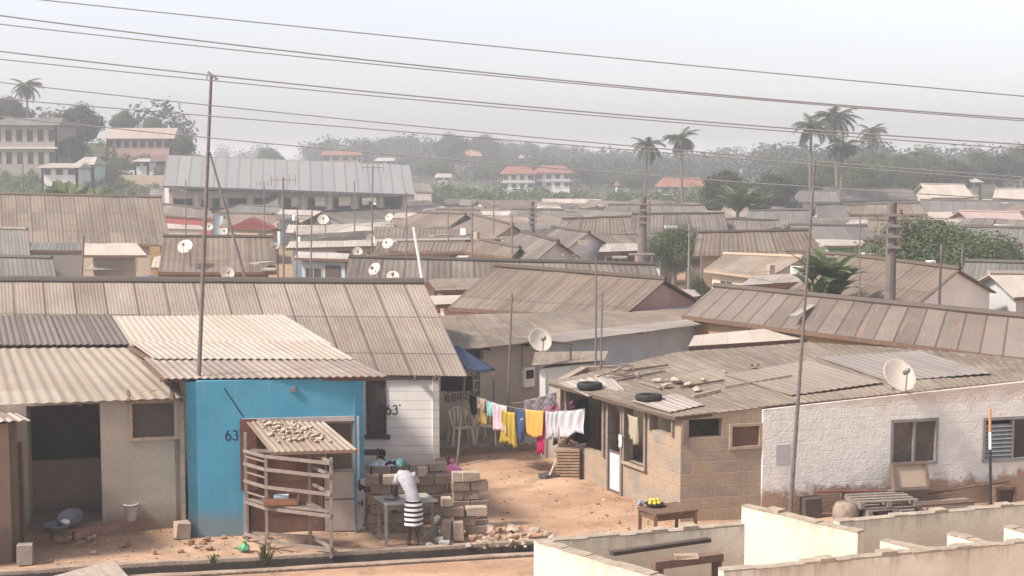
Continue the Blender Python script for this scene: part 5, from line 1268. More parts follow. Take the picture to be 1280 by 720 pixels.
def wallrun(p, q, z=ZT, name='wall', openings=()):
    m = MB(); t_, n_, L_ = frame_of(p, q); wall(m, p, q, -.1, z, z, .16, openings); o = m.build(name, CR, ub)
    m = MB(); base = p + Z * (z + .004); ns = max(4, int(L_ / .22)); rj = random.Random(int(L_ * 100))
    for k_ in range(ns):
        h_ = rj.uniform(.004, .028); m.obox(base + t_ * (k_ * L_ / ns) + n_ * rj.uniform(-.004, .012), t_ * (L_ / ns - .002), -n_ * .165, Z * h_ * (2.2 if rj.random() < .2 else 1))
    m.build('wall_top', CAP, ub); return t_, n_, L_
c1, c2, c3, c4, c5 = top(672, 679), top(931, 658), top(927, 633), top(1072, 667), top(1046, 655)
wallrun(c1, c2)                                         # long inner wall behind
e = c1 + (top(810, 720) - c1).normalized() * 3.2
wallrun(c1, e)                                          # sunlit side towards the drain
wallrun(c3, c4)                                         # sunlit cross wall
fr0, fr1 = top(905, 716), top(1330, 674.5)
ff = (fr1 - fr0).normalized()
wallrun(fr0, fr1 + ff * 1.0)
wallrun(c5 + V((.05, .05, 0)), top(1330, 627.5))
for (x, y, x2, y2, zz) in ((1100, 676, 1155, 690, 1.72), (1184, 668, 1232, 682, 1.72), (1255, 660, 1300, 672, 1.72)): wallrun(top(x, y, zz), top(x2, y2, zz), zz)
# timber door frame and a plank inside it
a, b = top(823, 706), top(896, 697); df = thing('timber_portal', 'brown timber door frame standing among the cream walls', 'door frame', (a + b) / 2)
for p in (a, b): m = MB(); m.obox(p - V((.06, .06, 0)), V((.12, 0, 0)), V((0, .12, 0)), Z * 1.86); m.build('post', WOODB, df)
d_ = (b - a).normalized(); m = MB(); m.bar(a - d_ * .08 + Z * 1.91, b + d_ * .06 + Z * 1.91, .14, .10); m.build('lintel', plain('lintel_wood', (.19, .115, .085), .25, 8), df)
a, b = P(765, 700, 18.6), P(888, 692, 19.3); a.z = b.z = 1.80; m = MB(); m.bar(a + V((0, .12, .0)), b + V((0, .12, .0)), .1, .05); tag(m.build('cross_plank', DARKW), 'dark plank resting level between the cream walls behind the door frame', 'plank')
c = G(858, 697, 1.97); m = MB(); m.rbox(c + V((0, 0, .02)), (.3, .12, .05), .1, .01, rnd); tag(m.build('wood_offcut', WOODL), 'pale offcut lying on the timber lintel', 'offcut')
# ---------------------------------------------------------------- the town behind: every house its own walls, roof, openings
rnd = random.Random(77)
WM = {}
def wcol(k_):
    if k_ in WM: return WM[k_]
    c = dict(tan=(.40, .31, .23), beige=(.46, .39, .31), grey=(.30, .26, .24), white=(.74, .70, .66), cream=(.58, .49, .38), pink=(.52, .33, .275), red=(.26, .07, .06), redbrown=(.28, .12, .085), yellow=(.52, .40, .22), mint=(.46, .60, .52), green=(.14, .36, .19), blue=(.42, .50, .54), teal=(.2, .34, .34), dark=(.12, .09, .08), orange=(.48, .32, .19), palegrey=(.48, .47, .46), brown=(.22, .15, .115))[k_]
    WM[k_] = plaster('wall_' + k_, c, tuple(x * .5 for x in c), .35, .4, .8); return WM[k_]
def ridge_pt(px, py, he, tan, Ye):
    d = ray(px, py); s = (CZ - he + tan * Ye) / (tan * d.y - d.z); return V((0, 0, CZ)) + d * s
DOORM = plain('far_door', (.1, .07, .06), .2, 4); WINM = plain('far_window', (.06, .055, .055), .2, 4, .4)
FRM = plain('far_frame', (.42, .38, .34), .1, 4)
def qhouse(label, r0, r1, e1, e0, he, tan, roof, wall_, lean=False, wins=2, oh=.35, name='house', edge=None, zb=None, cap=True, fascia=True):
    E0, E1 = G(*e0, he), G(*e1, he)
    R0, R1 = ridge_pt(*r0, he, tan, E0.y), ridge_pt(*r1, he, tan, E1.y)
    if lean == 'flat': pass
    g = gz((E0.x + E1.x) / 2, (E0.y + E1.y) / 2) - .25 if zb is None else zb
    base = V(((E0.x + E1.x) / 2, (E0.y + E1.y) / 2, g + .25))
    h = thing(name, label, 'house', base)
    Lr = (R1 - R0).length; nu = max(3, int(Lr / .9))
    m = MB(); jit = min(.03, .008 + .00018 * E0.y)
    m.sheet(R0, R1, E1, E0, nu, 3, 0, 1, .05, jit, rnd, 0, rnd.uniform(0, 40)); m.build('roof', roof, h)
    h0 = V((E0.x - R0.x, E0.y - R0.y, 0)); h1 = V((E1.x - R1.x, E1.y - R1.y, 0)); u = (E1 - E0).normalized(); u.z = 0
    if not lean:
        B0, B1 = R0 - h0 + Z * (he - R0.z), R1 - h1 + Z * (he - R1.z)
        m = MB(); m.sheet(R0, R1, B1, B0, nu, 2, 0, 1, .05, jit, rnd, 0, rnd.uniform(0, 40)); m.build('rear_roof', roof, h)
        if cap:
            m = MB(); m.tube([R0 + (R1 - R0) * k_ / 6 + Z * .03 for k_ in range(7)], .10, 6); m.build('ridge_cap', edge or roof, h)
    f0, f1 = E0 - h0.normalized() * oh + u * oh, E1 - h1.normalized() * oh - u * oh
    k_ = .98
    if lean: b0, b1 = R0 + h0.normalized() * .15 + u * oh, R1 + h1.normalized() * .15 - u * oh
    else: b0, b1 = R0 - h0 + h0.normalized() * oh + u * oh, R1 - h1 + h1.normalized() * oh - u * oh
    sl0 = (R0.z - he) / h0.length; zf = he + sl0 * oh - .06
    zbk = (R0.z - .08) if lean else zf; zbk1 = (R1.z - .08) if lean else zf
    F0, F1, Bb0, Bb1 = [V((p.x, p.y, 0)) for p in (f0, f1, b0, b1)]
    m = MB()
    at = lambda p, z: V((p.x, p.y, z))
    m.face([at(F0, g), at(F1, g), at(F1, zf), at(F0, zf)]); m.face([at(Bb1, g), at(Bb0, g), at(Bb0, zbk), at(Bb1, zbk1)])
    for (p, q, zq, R_, flip) in ((F0, Bb0, zbk, R0 + u * oh, 1), (F1, Bb1, zbk1, R1 - u * oh, 0)):
        pts = [at(p, g), at(q, g), at(q, zq)] + ([] if lean else [V((R_.x, R_.y, R_.z - .08))]) + [at(p, zf)]
        m.face(pts[::-1] if flip else pts)
    m.build('wall', wcol(wall_) if isinstance(wall_, str) else wall_, h)
    if fascia:
        m = MB(); m.bar(E0 + Z * -.06 - h0.normalized() * .02, E1 + Z * -.06 - h1.normalized() * .02, .04, .12)
        m.build('fascia_board', edge or WOODB, h)
    Lf = (F1 - F0).length
    if wins and Lf > 1.6 and zf - g > 1.5:
        for i in range(wins):
            s = Lf * (i + .6) / (wins + .2); z0 = g + .25
            if i == wins // 2:
                m = MB(); wbox(m, F0, F1, s - .42, s + .42, z0, min(z0 + 1.95, zf - .05), -.03, .03); m.build('door', DOORM, h)
            else:
                m = MB(); wbox(m, F0, F1, s - .5, s + .5, z0 + .95, min(z0 + 1.85, zf - .05), -.03, .025); w_ = m.build('window', FRM, h)
                m = MB(); wbox(m, F0, F1, s - .42, s - .03, z0 + 1.02, min(z0 + 1.78, zf - .12), .02, .04); wbox(m, F0, F1, s + .03, s + .42, z0 + 1.02, min(z0 + 1.78, zf - .12), .02, .04); m.build('pane', WINM, w_)
    return h
q = qhouse
# -- behind the big brown roof, left part
h = q('big brown asbestos roofed house behind the long main roof', (-40, 242), (201, 247), (214, 306), (-40, 302), 2.45, .5, FARROOF2, 'tan', wins=3)
q('small grey corrugated roof at the frame edge above a darker one', (-40, 285), (34, 287), (38, 320), (-40, 318), 2.5, .5, GREYROOF, 'tan', edge=WOODG)
q('small ribbed grey roof just behind the long main roof', (-40, 321), (65, 323), (72, 356), (-40, 354), 2.3, .5, GREYROOF, 'tan')
q('plain grey box shack with flat top in front of the big brown roof', (40, 303), (103, 304), (104, 313), (34, 313), 2.5, .06, GREYROOF, 'grey', True, 0, .05)
sh = q('little grey shack under a bright cream awning roof', (106, 304), (170, 304), (184, 319), (103, 319), 2.35, .12, CREAM, 'grey', True, 0, .5)
A_, B_ = G(107, 338, 1.6), G(157, 337, 1.6)
m = MB(); m.sheet(A_ + V((0, 1.2, .35)), B_ + V((0, 1.2, .35)), B_ + V((0, -.2, .05)), A_ + V((0, -.2, .05)), 8, 3, 0, 1, .04); m.build('awning', PALE, sh)
p = G(193, 352, 0); a = P(187, 305, 62), 
m = MB(); a = P(187, 306, 66); b = P(200, 306, 66); m.obox(V((a.x, 66, -.1)), V((b.x - a.x, 0, 0)), V((0, .12, 0)), V((0, 0, a.z))); tag(m.build('plank_gate', plain('ochre_plank', (.36, .24, .12), .2, 4)), 'ochre plank door standing at the end of the big brown roof', 'door')
c = P(183, 343, 64); c.z = -.05; m = MB(); m.lathe(c, [(.3, 0), (.3, .4), (.31, .42), (.3, .85), (.28, .9), (0, .88)], 16); 
for v in m.v: v.z += 1.0
tag(m.build('blue_barrel', plain('blue_plastic', (.10, .17, .32), .15, 4, .5), smooth=True), 'blue barrel beside the ochre plank door', 'barrel')
c0 = V((c.x, c.y, 0)); m = MB(); m.rbox(c0 + Z * .46, (.9, .7, .95), 0, .01, rnd); tag(m.build('barrel_stand', CONC), 'concrete stand under the blue barrel', 'stand')
q('small shed with pale corrugated roof by the tall mast', (194, 317), (226, 319), (247, 337), (189, 334), 2.2, .25, PALE, 'dark', True, 0)
q('wide brown roofed house with a red-brown wall behind the tall mast', (204, 296), (341, 297), (346, 340), (198, 340), 2.2, .45, FARROOF2, 'redbrown', wins=3)
q('long roof over a dark red wall beside the big brown roof', (203, 255), (263, 262), (267, 273), (200, 268), 2.5, .3, FARROOF, 'red', wins=0)
q('low white awning house below the dark red wall', (200, 279), (250, 282), (256, 287), (198, 285), 1.9, .15, PALE, 'white', True, 0)
h = q('brown roofed house with a small red pediment', (288, 267), (342, 268), (352, 287), (274, 283), 2.3, .4, FARROOF2, 'tan', wins=2)
p = G(313, 288, 2.3); m = MB(); m.face([p + V((-1.6, -.2, .1)), p + V((1.6, -.2, .1)), p + V((0, -.2, .85))]); m.face([p + V((0, 1.6, .85)), p + V((0, -.2, .85)), p + V((1.6, -.2, .1)), p + V((1.6, 1.6, .1))]); m.face([p + V((0, -.2, .85)), p + V((0, 1.6, .85)), p + V((-1.6, 1.6, .1)), p + V((-1.6, -.2, .1))]); m.build('pediment', wcol('red'), h)
q('long grey roofed row below the pale school hall roof', (188, 236), (345, 241), (350, 262), (184, 256), 2.6, .4, GREYROOF, 'palegrey', wins=5)
q('brown-grey roofed house below the hillside white compound', (60, 219), (205, 221), (208, 244), (52, 240), 2.9, .35, FARROOF, 'tan', wins=3)
q('long low roof with pale edge above the big brown roof', (-40, 221), (70, 224), (76, 240), (-40, 238), 3.0, .3, FARROOF, 'cream', wins=2, edge=WHITEP)
q('low pale roofed shed behind the banana clump', (85, 234), (190, 240), (196, 246), (80, 244), 2.5, .12, PALE, 'white', True, 0)
q('blue-trimmed house with small white panels below the hall', (268, 255), (352, 259), (356, 267), (264, 264), 2.4, .25, GREYROOF, 'blue', wins=3)
# -- strips of row houses in the middle
q('dark gabled house with a dish in its gable', (402, 265), (500, 260), (520, 274), (430, 280), 2.3, .5, FARROOF, 'dark', wins=2)
q('upper row house with bright cream roof strip', (360, 281), (462, 283), (468, 291), (357, 291), 2.2, .14, CREAM, 'tan', True, 3)
q('second row house with bright strip roof over grey wall', (362, 302), (494, 299), (500, 307), (357, 310), 2.2, .12, PALE, 'blue', True, 3)
q('row house with brown strip roof behind the white leaning pole', (468, 283), (592, 288), (588, 297), (466, 299), 2.3, .16, FARROOF2, 'palegrey', True, 3, edge=WHITEP)
q('lower row house with brown strip roof before the white leaning pole', (472, 302), (640, 303), (636, 312), (466, 316), 2.2, .16, FARROOF2, 'tan', True, 4, edge=WOODL)
q('brown house with yellow gable in the middle of the town', (588, 268), (641, 281), (610, 305), (540, 286), 2.2, .45, FARROOF2, 'yellow', wins=2)
q('brown slanting roofed house next to the yellow gable', (522, 266), (582, 268), (556, 288), (480, 283), 2.3, .45, FARROOF2, 'tan', wins=2)
q('long cream walled row under the school hall', (350, 262), (552, 267), (556, 274), (346, 268), 2.5, .15, PALE, 'cream', True, 4)
q('small pale blue box house behind the long main ridge', (373, 314), (437, 317), (440, 324), (368, 322), 2.3, .15, PALE, 'blue', True, 2)
q('long dark grey roof with white leaning pole in front', (436, 322), (818, 331), (828, 354), (430, 352), 2.1, .5, FARROOF, 'tan', wins=5)
q('pale dusty roofed house left of the pink gable', (535, 349), (668, 345), (673, 359), (545, 363), 2.3, .16, SHOPR, 'brown', True, 3)
h = q('low beige house with bright cream roof edge and hanging red drum', (538, 369), (690, 368), (697, 374), (545, 381), 2.3, .1, CREAM, 'beige', True, 0)
p = G(554, 372, 2.0); m = MB(); m.lathe(p + V((0, -.35, -.5)), [(.24, 0), (.26, .1), (.26, .5), (.2, .6), (0, .62)], 14); tag(m.build('red_drum', plain('maroon_drum', (.13, .035, .045), .2, 5, .5), smooth=True), 'maroon drum hung under the bright cream roof edge', 'drum')
q('brown roofed house with pink gable wall', (618, 333), (832, 350), (777, 397), (560, 384), 2.3, .45, FARROOF2, 'pink', wins=0, oh=.2)
q('grey-blue gabled house behind the long dark grey roof', (652, 290), (698, 302), (668, 328), (606, 314), 2.2, .5, FARROOF, 'palegrey', wins=2)
q('white gabled house beside the tall utility pole', (690, 284), (737, 291), (706, 314), (660, 302), 2.2, .5, FARROOF, 'white', wins=1)
q('brown roofed house under the two palms', (702, 274), (792, 271), (800, 292), (690, 293), 2.3, .4, FARROOF2, 'beige', wins=3)
q('dark grey shed with a white door by the utility pole', (752, 305), (796, 304), (802, 313), (748, 315), 2.1, .18, PALE, 'grey', True, 2)
q('wide brown roof behind the round green tree', (790, 268), (905, 267), (912, 291), (786, 293), 2.4, .4, FARROOF, 'tan', wins=3)
q('grey roofed house between round tree and hillside', (898, 274), (974, 276), (986, 291), (888, 291), 2.3, .35, FARROOF, 'grey', wins=2)
q('brown roof before the round dark trees', (936, 264), (1012, 263), (1020, 281), (928, 281), 2.5, .35, GREYROOF, 'tan', wins=2)
q('long dark brown roof right of the round green tree', (872, 291), (1012, 288), (1030, 318), (866, 320), 2.3, .45, FARROOF2, 'tan', wins=3)
q('cream house with small barred window and pale edged roof', (905, 318), (1004, 322), (960, 347), (880, 337), 2.2, .4, SHOPR, 'cream', wins=2, edge=WOODL)
q('low house with bright patch roof before the banana plants', (940, 345), (1015, 340), (1000, 352), (925, 357), 2.2, .2, PALE, 'redbrown', True, 2)
q('grey roof behind the banana plants', (985, 314), (1062, 320), (1040, 345), (960, 338), 2.2, .4, FARROOF2, 'tan', wins=2)
q('mint gabled house with grey roof', (985, 281), (1084, 283), (1092, 299), (1014, 300), 2.3, .42, GREYROOF, 'mint', wins=2)
q('bright cream strip roof below the mint house', (968, 305), (1026, 306), (1038, 316), (976, 315), 2.3, .15, CREAM, 'beige', True, 2)
q('green walled kiosk house with pale roof', (1018, 299), (1078, 300), (1082, 307), (1030, 307), 2.4, .12, PALE, 'green', True, 0)
q('small house with rounded pale roof behind the big pole', (1088, 312), (1108, 312), (1114, 325), (1084, 325), 2.0, .25, PALE, 'white', True, 0)
# -- right side
h = q('long ribbed brown metal roof house beside the block shop', (893, 358), (1320, 401), (1320, 453), (852, 394), 2.5, .30, STRIPE, 'orange', wins=0, oh=.3)
a, b, c = P(1032, 372, 41.3), P(1012, 384, 40), P(985, 399, 38.3)
m = MB(); m.sheet(a + Z * .14, a + V((.25, 0, .14)), c + V((.25, 0, .16)), c + Z * .16, 1, 4, 0, 1, .02)
for v in m.v: v.z -= .06
m.build('flashing', PALE, h)
q('grey-brown roofed house with tall white gable by the utility pole', (1046, 318), (1200, 337), (1148, 380), (985, 362), 2.4, .45, FARROOF2, 'white', wins=0, oh=.2)
q('dark slate-like roof behind the white gable', (1206, 327), (1320, 330), (1320, 352), (1200, 350), 2.3, .4, GREYROOF, 'grey', wins=0)
q('cream roofed small house with dark gable edge at the frame edge', (1236, 342), (1320, 343), (1320, 368), (1268, 372), 2.3, .35, CREAM, 'palegrey', wins=0)
q('low roof with pale sheets left of the ribbed brown roof', (868, 419), (985, 408), (1005, 424), (860, 433), 2.25, .12, CREAM, 'brown', True, 0)
q('small pale lean-to beside the pink gable', (835, 360), (868, 362), (876, 370), (850, 372), 2.2, .2, PALE, 'redbrown', True, 0)
# -- right hillside
for lab, r0, r1, e1, e0, he, tn, rf, wl, ln, wn in (
    ('cream gabled house with two windows on the slope by the dark trees', (1000, 238), (1045, 239), (1050, 252), (986, 252), 2.8, .4, GREYROOF, 'cream', False, 3),
    ('long dark roof on the slope behind the cream gable', (1030, 234), (1140, 236), (1146, 250), (1024, 251), 2.8, .35, FARROOF, 'tan', False, 3),
    ('bright cream roofed house on the slope with two pale slopes', (1150, 230), (1206, 231), (1217, 247), (1164, 247), 2.8, .42, CREAM, 'cream', False, 2),
    ('pale low roof beside the bright cream roofed slope house', (1096, 241), (1145, 243), (1152, 251), (1104, 250), 2.7, .2, PALE, 'white', True, 2),
    ('grey gabled house with white front below the slope houses', (1018, 256), (1052, 255), (1062, 271), (1022, 272), 2.6, .4, GREYROOF, 'white', False, 2),
    ('orange walled house with tan roof below the slope houses', (1058, 257), (1150, 254), (1160, 268), (1050, 267), 2.6, .35, FARROOF2, 'orange', False, 3),
    ('wide grey roof over a beige wall on the slope', (1150, 250), (1250, 252), (1258, 266), (1146, 265), 2.6, .35, GREYROOF, 'beige', False, 3),
    ('pink roofed house with a red wall on the slope', (1198, 264), (1275, 266), (1283, 277), (1212, 276), 2.4, .25, roofmat('pink_sheet', (.55, .40, .36), (.64, .48, .43), 1, 9, 0, (.4, .28, .25), .3, (.7, .6, .55), .3, .2), 'red', False, 0),
    ('white balconied house at the slope edge', (1244, 236), (1320, 237), (1320, 249), (1240, 249), 3.0, .3, CREAM, 'white', False, 2),
    ('long grey row roof behind the spreading tree', (1200, 284), (1320, 286), (1320, 305), (1190, 303), 2.4, .35, GREYROOF, 'white', False, 3),
    ('brown roofed row between mint house and slope', (1085, 275), (1180, 277), (1190, 292), (1080, 290), 2.4, .35, FARROOF2, 'tan', False, 3)):
    q(lab, r0, r1, e1, e0, he, tn, rf, wl, ln, wn)
# -- fillers further back between town and grove
for lab, r0, r1, e1, e0, rf, wl in (
    ('low brown roof at the grove edge by the hall annex', (545, 262), (600, 263), (606, 272), (538, 271), FARROOF2, 'tan'),
    ('low grey roof at the grove edge under the white mansion', (640, 262), (705, 263), (712, 273), (634, 272), FARROOF, 'beige'),
    ('pale pink roofed hut at the grove edge under the white mansion', (668, 257), (700, 258), (704, 264), (664, 263), PALE, 'pink'),
    ('long grey roof at the grove edge under the palms', (760, 256), (880, 257), (888, 268), (752, 268), FARROOF, 'grey'),
    ('low roof below the round dark trees', (905, 258), (935, 259), (940, 268), (898, 267), FARROOF2, 'tan'),
    ('grey roof beside the tall utility pole in mid-town', (800, 292), (850, 293), (856, 306), (794, 305), GREYROOF, 'white'),
    ('brown roof hugging the yellow gable house', (600, 300), (650, 310), (640, 322), (580, 314), FARROOF2, 'yellow')):
    q(lab, r0, r1, e1, e0, 2.3, .35, rf, wl, False, 2)

# -- close-packed small houses that fill the town between the larger roofs
r_ = random.Random(2024); LM = []
RFS = (('brown', FARROOF), ('dusty brown', FARROOF2), ('grey', GREYROOF), ('tan', SHOPR), ('bright cream', CREAM), ('pale zinc', PALE))
def near_what(px, py):
    marks = ((440, 'below the school hall'), (560, 'by the hall annex'), (640, 'round the yellow gable'), (720, 'below the white mansion'), (790, 'by the white gable'), (870, 'by the round tree'), (950, 'below the round dark trees'), (1060, 'round the mint house'), (1180, 'by the spreading tree'), (1400, 'below the slope houses'))
    a = next(t_ for x_, t_ in marks if px < x_); return a + (', near row' if py > 292 else ', far row' if py < 274 else '')
used = {}
for row, (y0, n_) in enumerate(((256, 18), (263, 20), (271, 20), (280, 17), (292, 14), (306, 11))):
    for i in range(n_):
        px = 395 + (1310 - 395) * (i + r_.uniform(.1, .9)) / n_; py = y0 + r_.uniform(-3, 3)
        if row >= 4 and 560 < px < 660: continue
        if row >= 5 and (px < 560 or 1020 < px): continue
        if 775 < px < 910 and row >= 2: continue
        Yd = (CZ - 2.2) * F / (py - 200); wpx = r_.uniform(5, 10.5) * F / Yd; dpx = r_.uniform(7, 12) * (py - 200) / 80; sl = r_.uniform(-.10, .10) * wpx; sk = r_.uniform(-.35, .35) * wpx
        rn, rm = r_.choice(RFS[:4]) if r_.random() < .82 else r_.choice(RFS[4:]); wl = r_.choice(('tan', 'beige', 'cream', 'white', 'white', 'palegrey', 'brown', 'blue', 'mint', 'pink'))
        lb = '%s roofed, %s walled small house %s' % (rn, {'palegrey': 'pale grey', 'blue': 'pale blue'}.get(wl, wl), near_what(px, py))
        h = q(lb, (px - wpx / 2 + sk * .3, py - dpx * .8 - sl * .3), (px + wpx / 2 + sk * .3, py - dpx * .8 + sl * .3), (px + wpx / 2 - sk * .1, py + sl * .3), (px - wpx / 2 - sk * .1, py - sl * .3), 2.2, r_.choice((.3, .4, .45)), rm, wl, r_.random() < .35, r_.choice((1, 2, 2)), cap=False, edge=r_.choice((WHITEP, PALE, WOODL, WOODB, FRM)))
        if lb in used: used[lb]['group'] = lb; h['group'] = lb
        used.setdefault(lb, h)

# ---------------------------------------------------------------- school hall
E0, E1 = P(203, 232, 128), P(518, 243, 134)
R0, R1 = P(209, 193.5, 135.5), P(512, 206, 141.5)
hall = thing('school_hall', 'long open sided hall with pale grey ribbed metal roof', 'hall', V(((E0.x + E1.x) / 2, E0.y + 1, 0)))
m = MB(); m.sheet(R0, R1, E1, E0, 40, 3, 0, 1, .06, .01, rnd); m.build('roof', HALLR, hall)
h0, h1 = E0 - R0, E1 - R1; B0, B1 = R0 - V((h0.x, h0.y, -h0.z)), R1 - V((h1.x, h1.y, -h1.z))
m = MB(); m.sheet(R0, R1, B1, B0, 40, 2, 0, 1, .06, .01, rnd); m.build('rear_roof', HALLR, hall)
u = (E1 - E0).normalized(); n = V((u.y, -u.x, 0)); A, B = E0 - n * 1.2 + u * .6, E1 - n * 1.2 - u * .6; A.z = B.z = 0; L = (B - A).length
nb_ = 9; ops_ = [(L * (i + .16) / nb_, L * (i + .86) / nb_, 2.3, 3.55) for i in range(nb_)]
m = MB(); wall(m, A, B, -.3, 4.2, 4.2, .3, ops_); Bk0, Bk1 = A - n * 13, B - n * 13
wall(m, Bk1, Bk0, -.3, 4.2, 4.2, .3, [(L - o[1], L - o[0], 2.3, 3.55) for o in ops_])
for p, q_, Rm in ((B, Bk1, R1), (Bk0, A, R0)):
    wall(m, p, q_, -.3, 4.2, 4.2, .3); md = (p + q_) / 2; m.face([p + Z * 4.2, q_ + Z * 4.2, md + Z * (Rm.z - .4)])
m.build('wall', plaster('hall_wall', (.45, .40, .35), (.3, .25, .21), .3, .3), hall)
for i in range(nb_ + 1):
    s = min(L - .3, max(.02, L * i / nb_ - .15)); m = MB(); wbox(m, A, B, s, s + .3, 0, 4.0, .0, .22); m.build('pier', plain('hall_pier', (.5, .44, .39), .1, 3), hall)
m = MB(); wbox(m, A, B, .1, L - .1, 2.2, 2.29, .0, .12); m.build('sill_band', CONC, hall)
m = MB(); m.bar(E0 - Z * .12, E1 - Z * .12, .06, .16); m.build('fascia_board', plain('dark_grey_fascia', (.14, .13, .13), .1, 3), hall)
q('small open annex with grey roof at the end of the hall', (516, 228), (536, 230), (542, 240), (518, 239), 3.6, .3, GREYROOF, 'grey', True, 0)

# ---------------------------------------------------------------- far houses
def storey_house(name, label, px0, px1, pytop, pybase, Y, depth, wallm, roofm, storeys=2, bays=5, hip=.25, arch=False, rise=1.2, skew=0.0):
    a, b = P(px0, pybase, Y), P(px1, pybase, Y + skew); t_, n_, L_ = frame_of(a, b); zb = min(a.z, gz(a.x, a.y)) - .6; zt = P((px0 + px1) / 2, pytop, Y).z - rise
    h = thing(name, label, 'house', V(((a.x + b.x) / 2, Y, max(zb + .6, gz((a.x + b.x) / 2, Y)))))
    z0 = a.z; sh_ = (zt - z0) / storeys
    ops_ = []
    bw = L_ / bays
    for s_ in range(storeys):
        for i in range(bays): ops_.append((bw * (i + .22), bw * (i + .78), z0 + sh_ * s_ + sh_ * .28, z0 + sh_ * s_ + sh_ * .82))
    m = MB(); wall(m, a, b, zb, zt, zt, .25, ops_); bk0, bk1 = a - n_ * depth, b - n_ * depth
    wall(m, b, bk1, zb, zt, zt, .25); wall(m, bk1, bk0, zb, zt, zt, .25); wall(m, bk0, a, zb, zt, zt, .25); m.build('wall', wallm, h)
    for o in ops_:
        m = MB(); wbox(m, a, b, o[0], o[1], o[2], o[3], -.22, -.16); m.build('window', WINM, h)
        if arch:
            m = MB(); wbox(m, a, b, o[0] - .06, o[1] + .06, o[2] - .1, o[2], 0, .1); m.build('balcony_rail', WHITEP, h)
    for s_ in range(1, storeys):
        m = MB(); wbox(m, a, b, -.1, L_ + .1, z0 + sh_ * s_ - .1, z0 + sh_ * s_ + .1, .005, .3); m.build('floor_band', plain('band_paint', (.6, .55, .5), .1, 3), h)
    oh = .7; c = [V((p.x, p.y, zt)) for p in (a, b, bk1, bk0)]; ctr = sum(c, V()) / 4
    c = [p + (p - ctr).normalized() * oh for p in c]; r0 = (c[0] + c[3]) / 2; r1 = (c[1] + c[2]) / 2; ax = r1 - r0
    r0 = r0 + ax * hip + Z * rise; r1 = r1 - ax * hip + Z * rise
    m = MB()
    uvq = lambda w_, h_: [(0, h_), (w_, h_), (w_, 0), (0, 0)]
    Lx = ax.length
    m.face([c[0], c[1], r1, r0], uvq(Lx, 4)); m.face([c[2], c[3], r0, r1], uvq(Lx, 4)); m.face([c[1], c[2], r1], [(0, 4), (4, 4), (2, 0)]); m.face([c[3], c[0], r0], [(0, 4), (4, 4), (2, 0)])
    m.face([c[3] - Z * .06, c[2] - Z * .06, c[1] - Z * .06, c[0] - Z * .06]); m.build('roof', roofm, h)
    return h
REDR = roofmat('red_tile_sheet', (.34, .14, .10), (.42, .18, .13), 1, 2, 0, (.25, .11, .08), .3, (.5, .26, .2), .2, .2)
ORR = roofmat('orange_tile_sheet', (.46, .25, .16), (.52, .3, .2), 1, 2, 0, (.3, .17, .11), .3, (.6, .4, .3), .2, .2)
storey_house('mansion', 'large white two-storey mansion with red roof beyond the grove', 627, 668, 208, 238, 250, 9, wcol('white'), REDR, 2, 4, .2, True, 1.3)
storey_house('mansion_wing', 'white right wing with red roof of the mansion beyond the grove', 669, 714, 207, 236, 254, 9, wcol('white'), REDR, 2, 4, .2, True, 1.3)
storey_house('hillside_house', 'two-storey grey unfinished looking house on the hill among trees', -8, 72, 146, 213, 170, 8, plaster('hill_grey', (.33, .285, .245), (.2, .17, .14), .4, .3), GREYROOF, 2, 6, .1, False, 1.0)
storey_house('hillside_house', 'white block annex below the two-storey grey hill house', 52, 97, 204, 222, 160, 6, wcol('white'), PALE, 1, 3, .1, False, .5)
storey_house('hillside_house', 'mint green small house beside the white hill annex', 96, 117, 196, 220, 165, 5, wcol('mint'), PALE, 1, 2, .2, False, .9)
storey_house('hillside_house', 'long pink house with cream roofs high on the hill', 133, 214, 159, 189, 190, 8, wcol('pink'), roofmat('pinkish_cream', (.52, .40, .33), (.6, .48, .4), 1, 9, 0, (.4, .3, .25), .3, (.65, .55, .5), .3, .3), 1, 8, .05, False, 1.5)
storey_house('hillside_house', 'small white hut on the stony slope below the pink house', 168, 186, 198, 210, 178, 4, wcol('white'), PALE, 1, 2, .2, False, .4)
storey_house('far_house', 'white fronted flat house on the far wooded hill', 516, 552, 178, 196, 400, 8, wcol('white'), PALE, 1, 4, .1, True, .6)
storey_house('far_house', 'brown-orange tall house among trees on the far hill', 577, 602, 184, 226, 330, 9, wcol('orange'), ORR, 2, 2, .3, False, 2.0)
storey_house('far_house', 'pink roofed long house just above the hall roof', 402, 450, 188, 203, 300, 8, wcol('pink'), REDR, 1, 4, .1, False, 1.0)
storey_house('far_house', 'red roofed house beyond the two middle palms', 828, 884, 222, 240, 230, 9, wcol('beige'), REDR, 1, 5, .15, False, 1.5)
storey_house('far_house', 'grey low house with white strip before the far orange house', 572, 616, 233, 248, 215, 6, wcol('grey'), GREYROOF, 1, 4, .1, False, .6)
storey_house('far_house', 'pale distant house on the skyline left of the mast palms', 925, 965, 197, 206, 520, 10, wcol('white'), PALE, 1, 4, .1, False, 1.0)
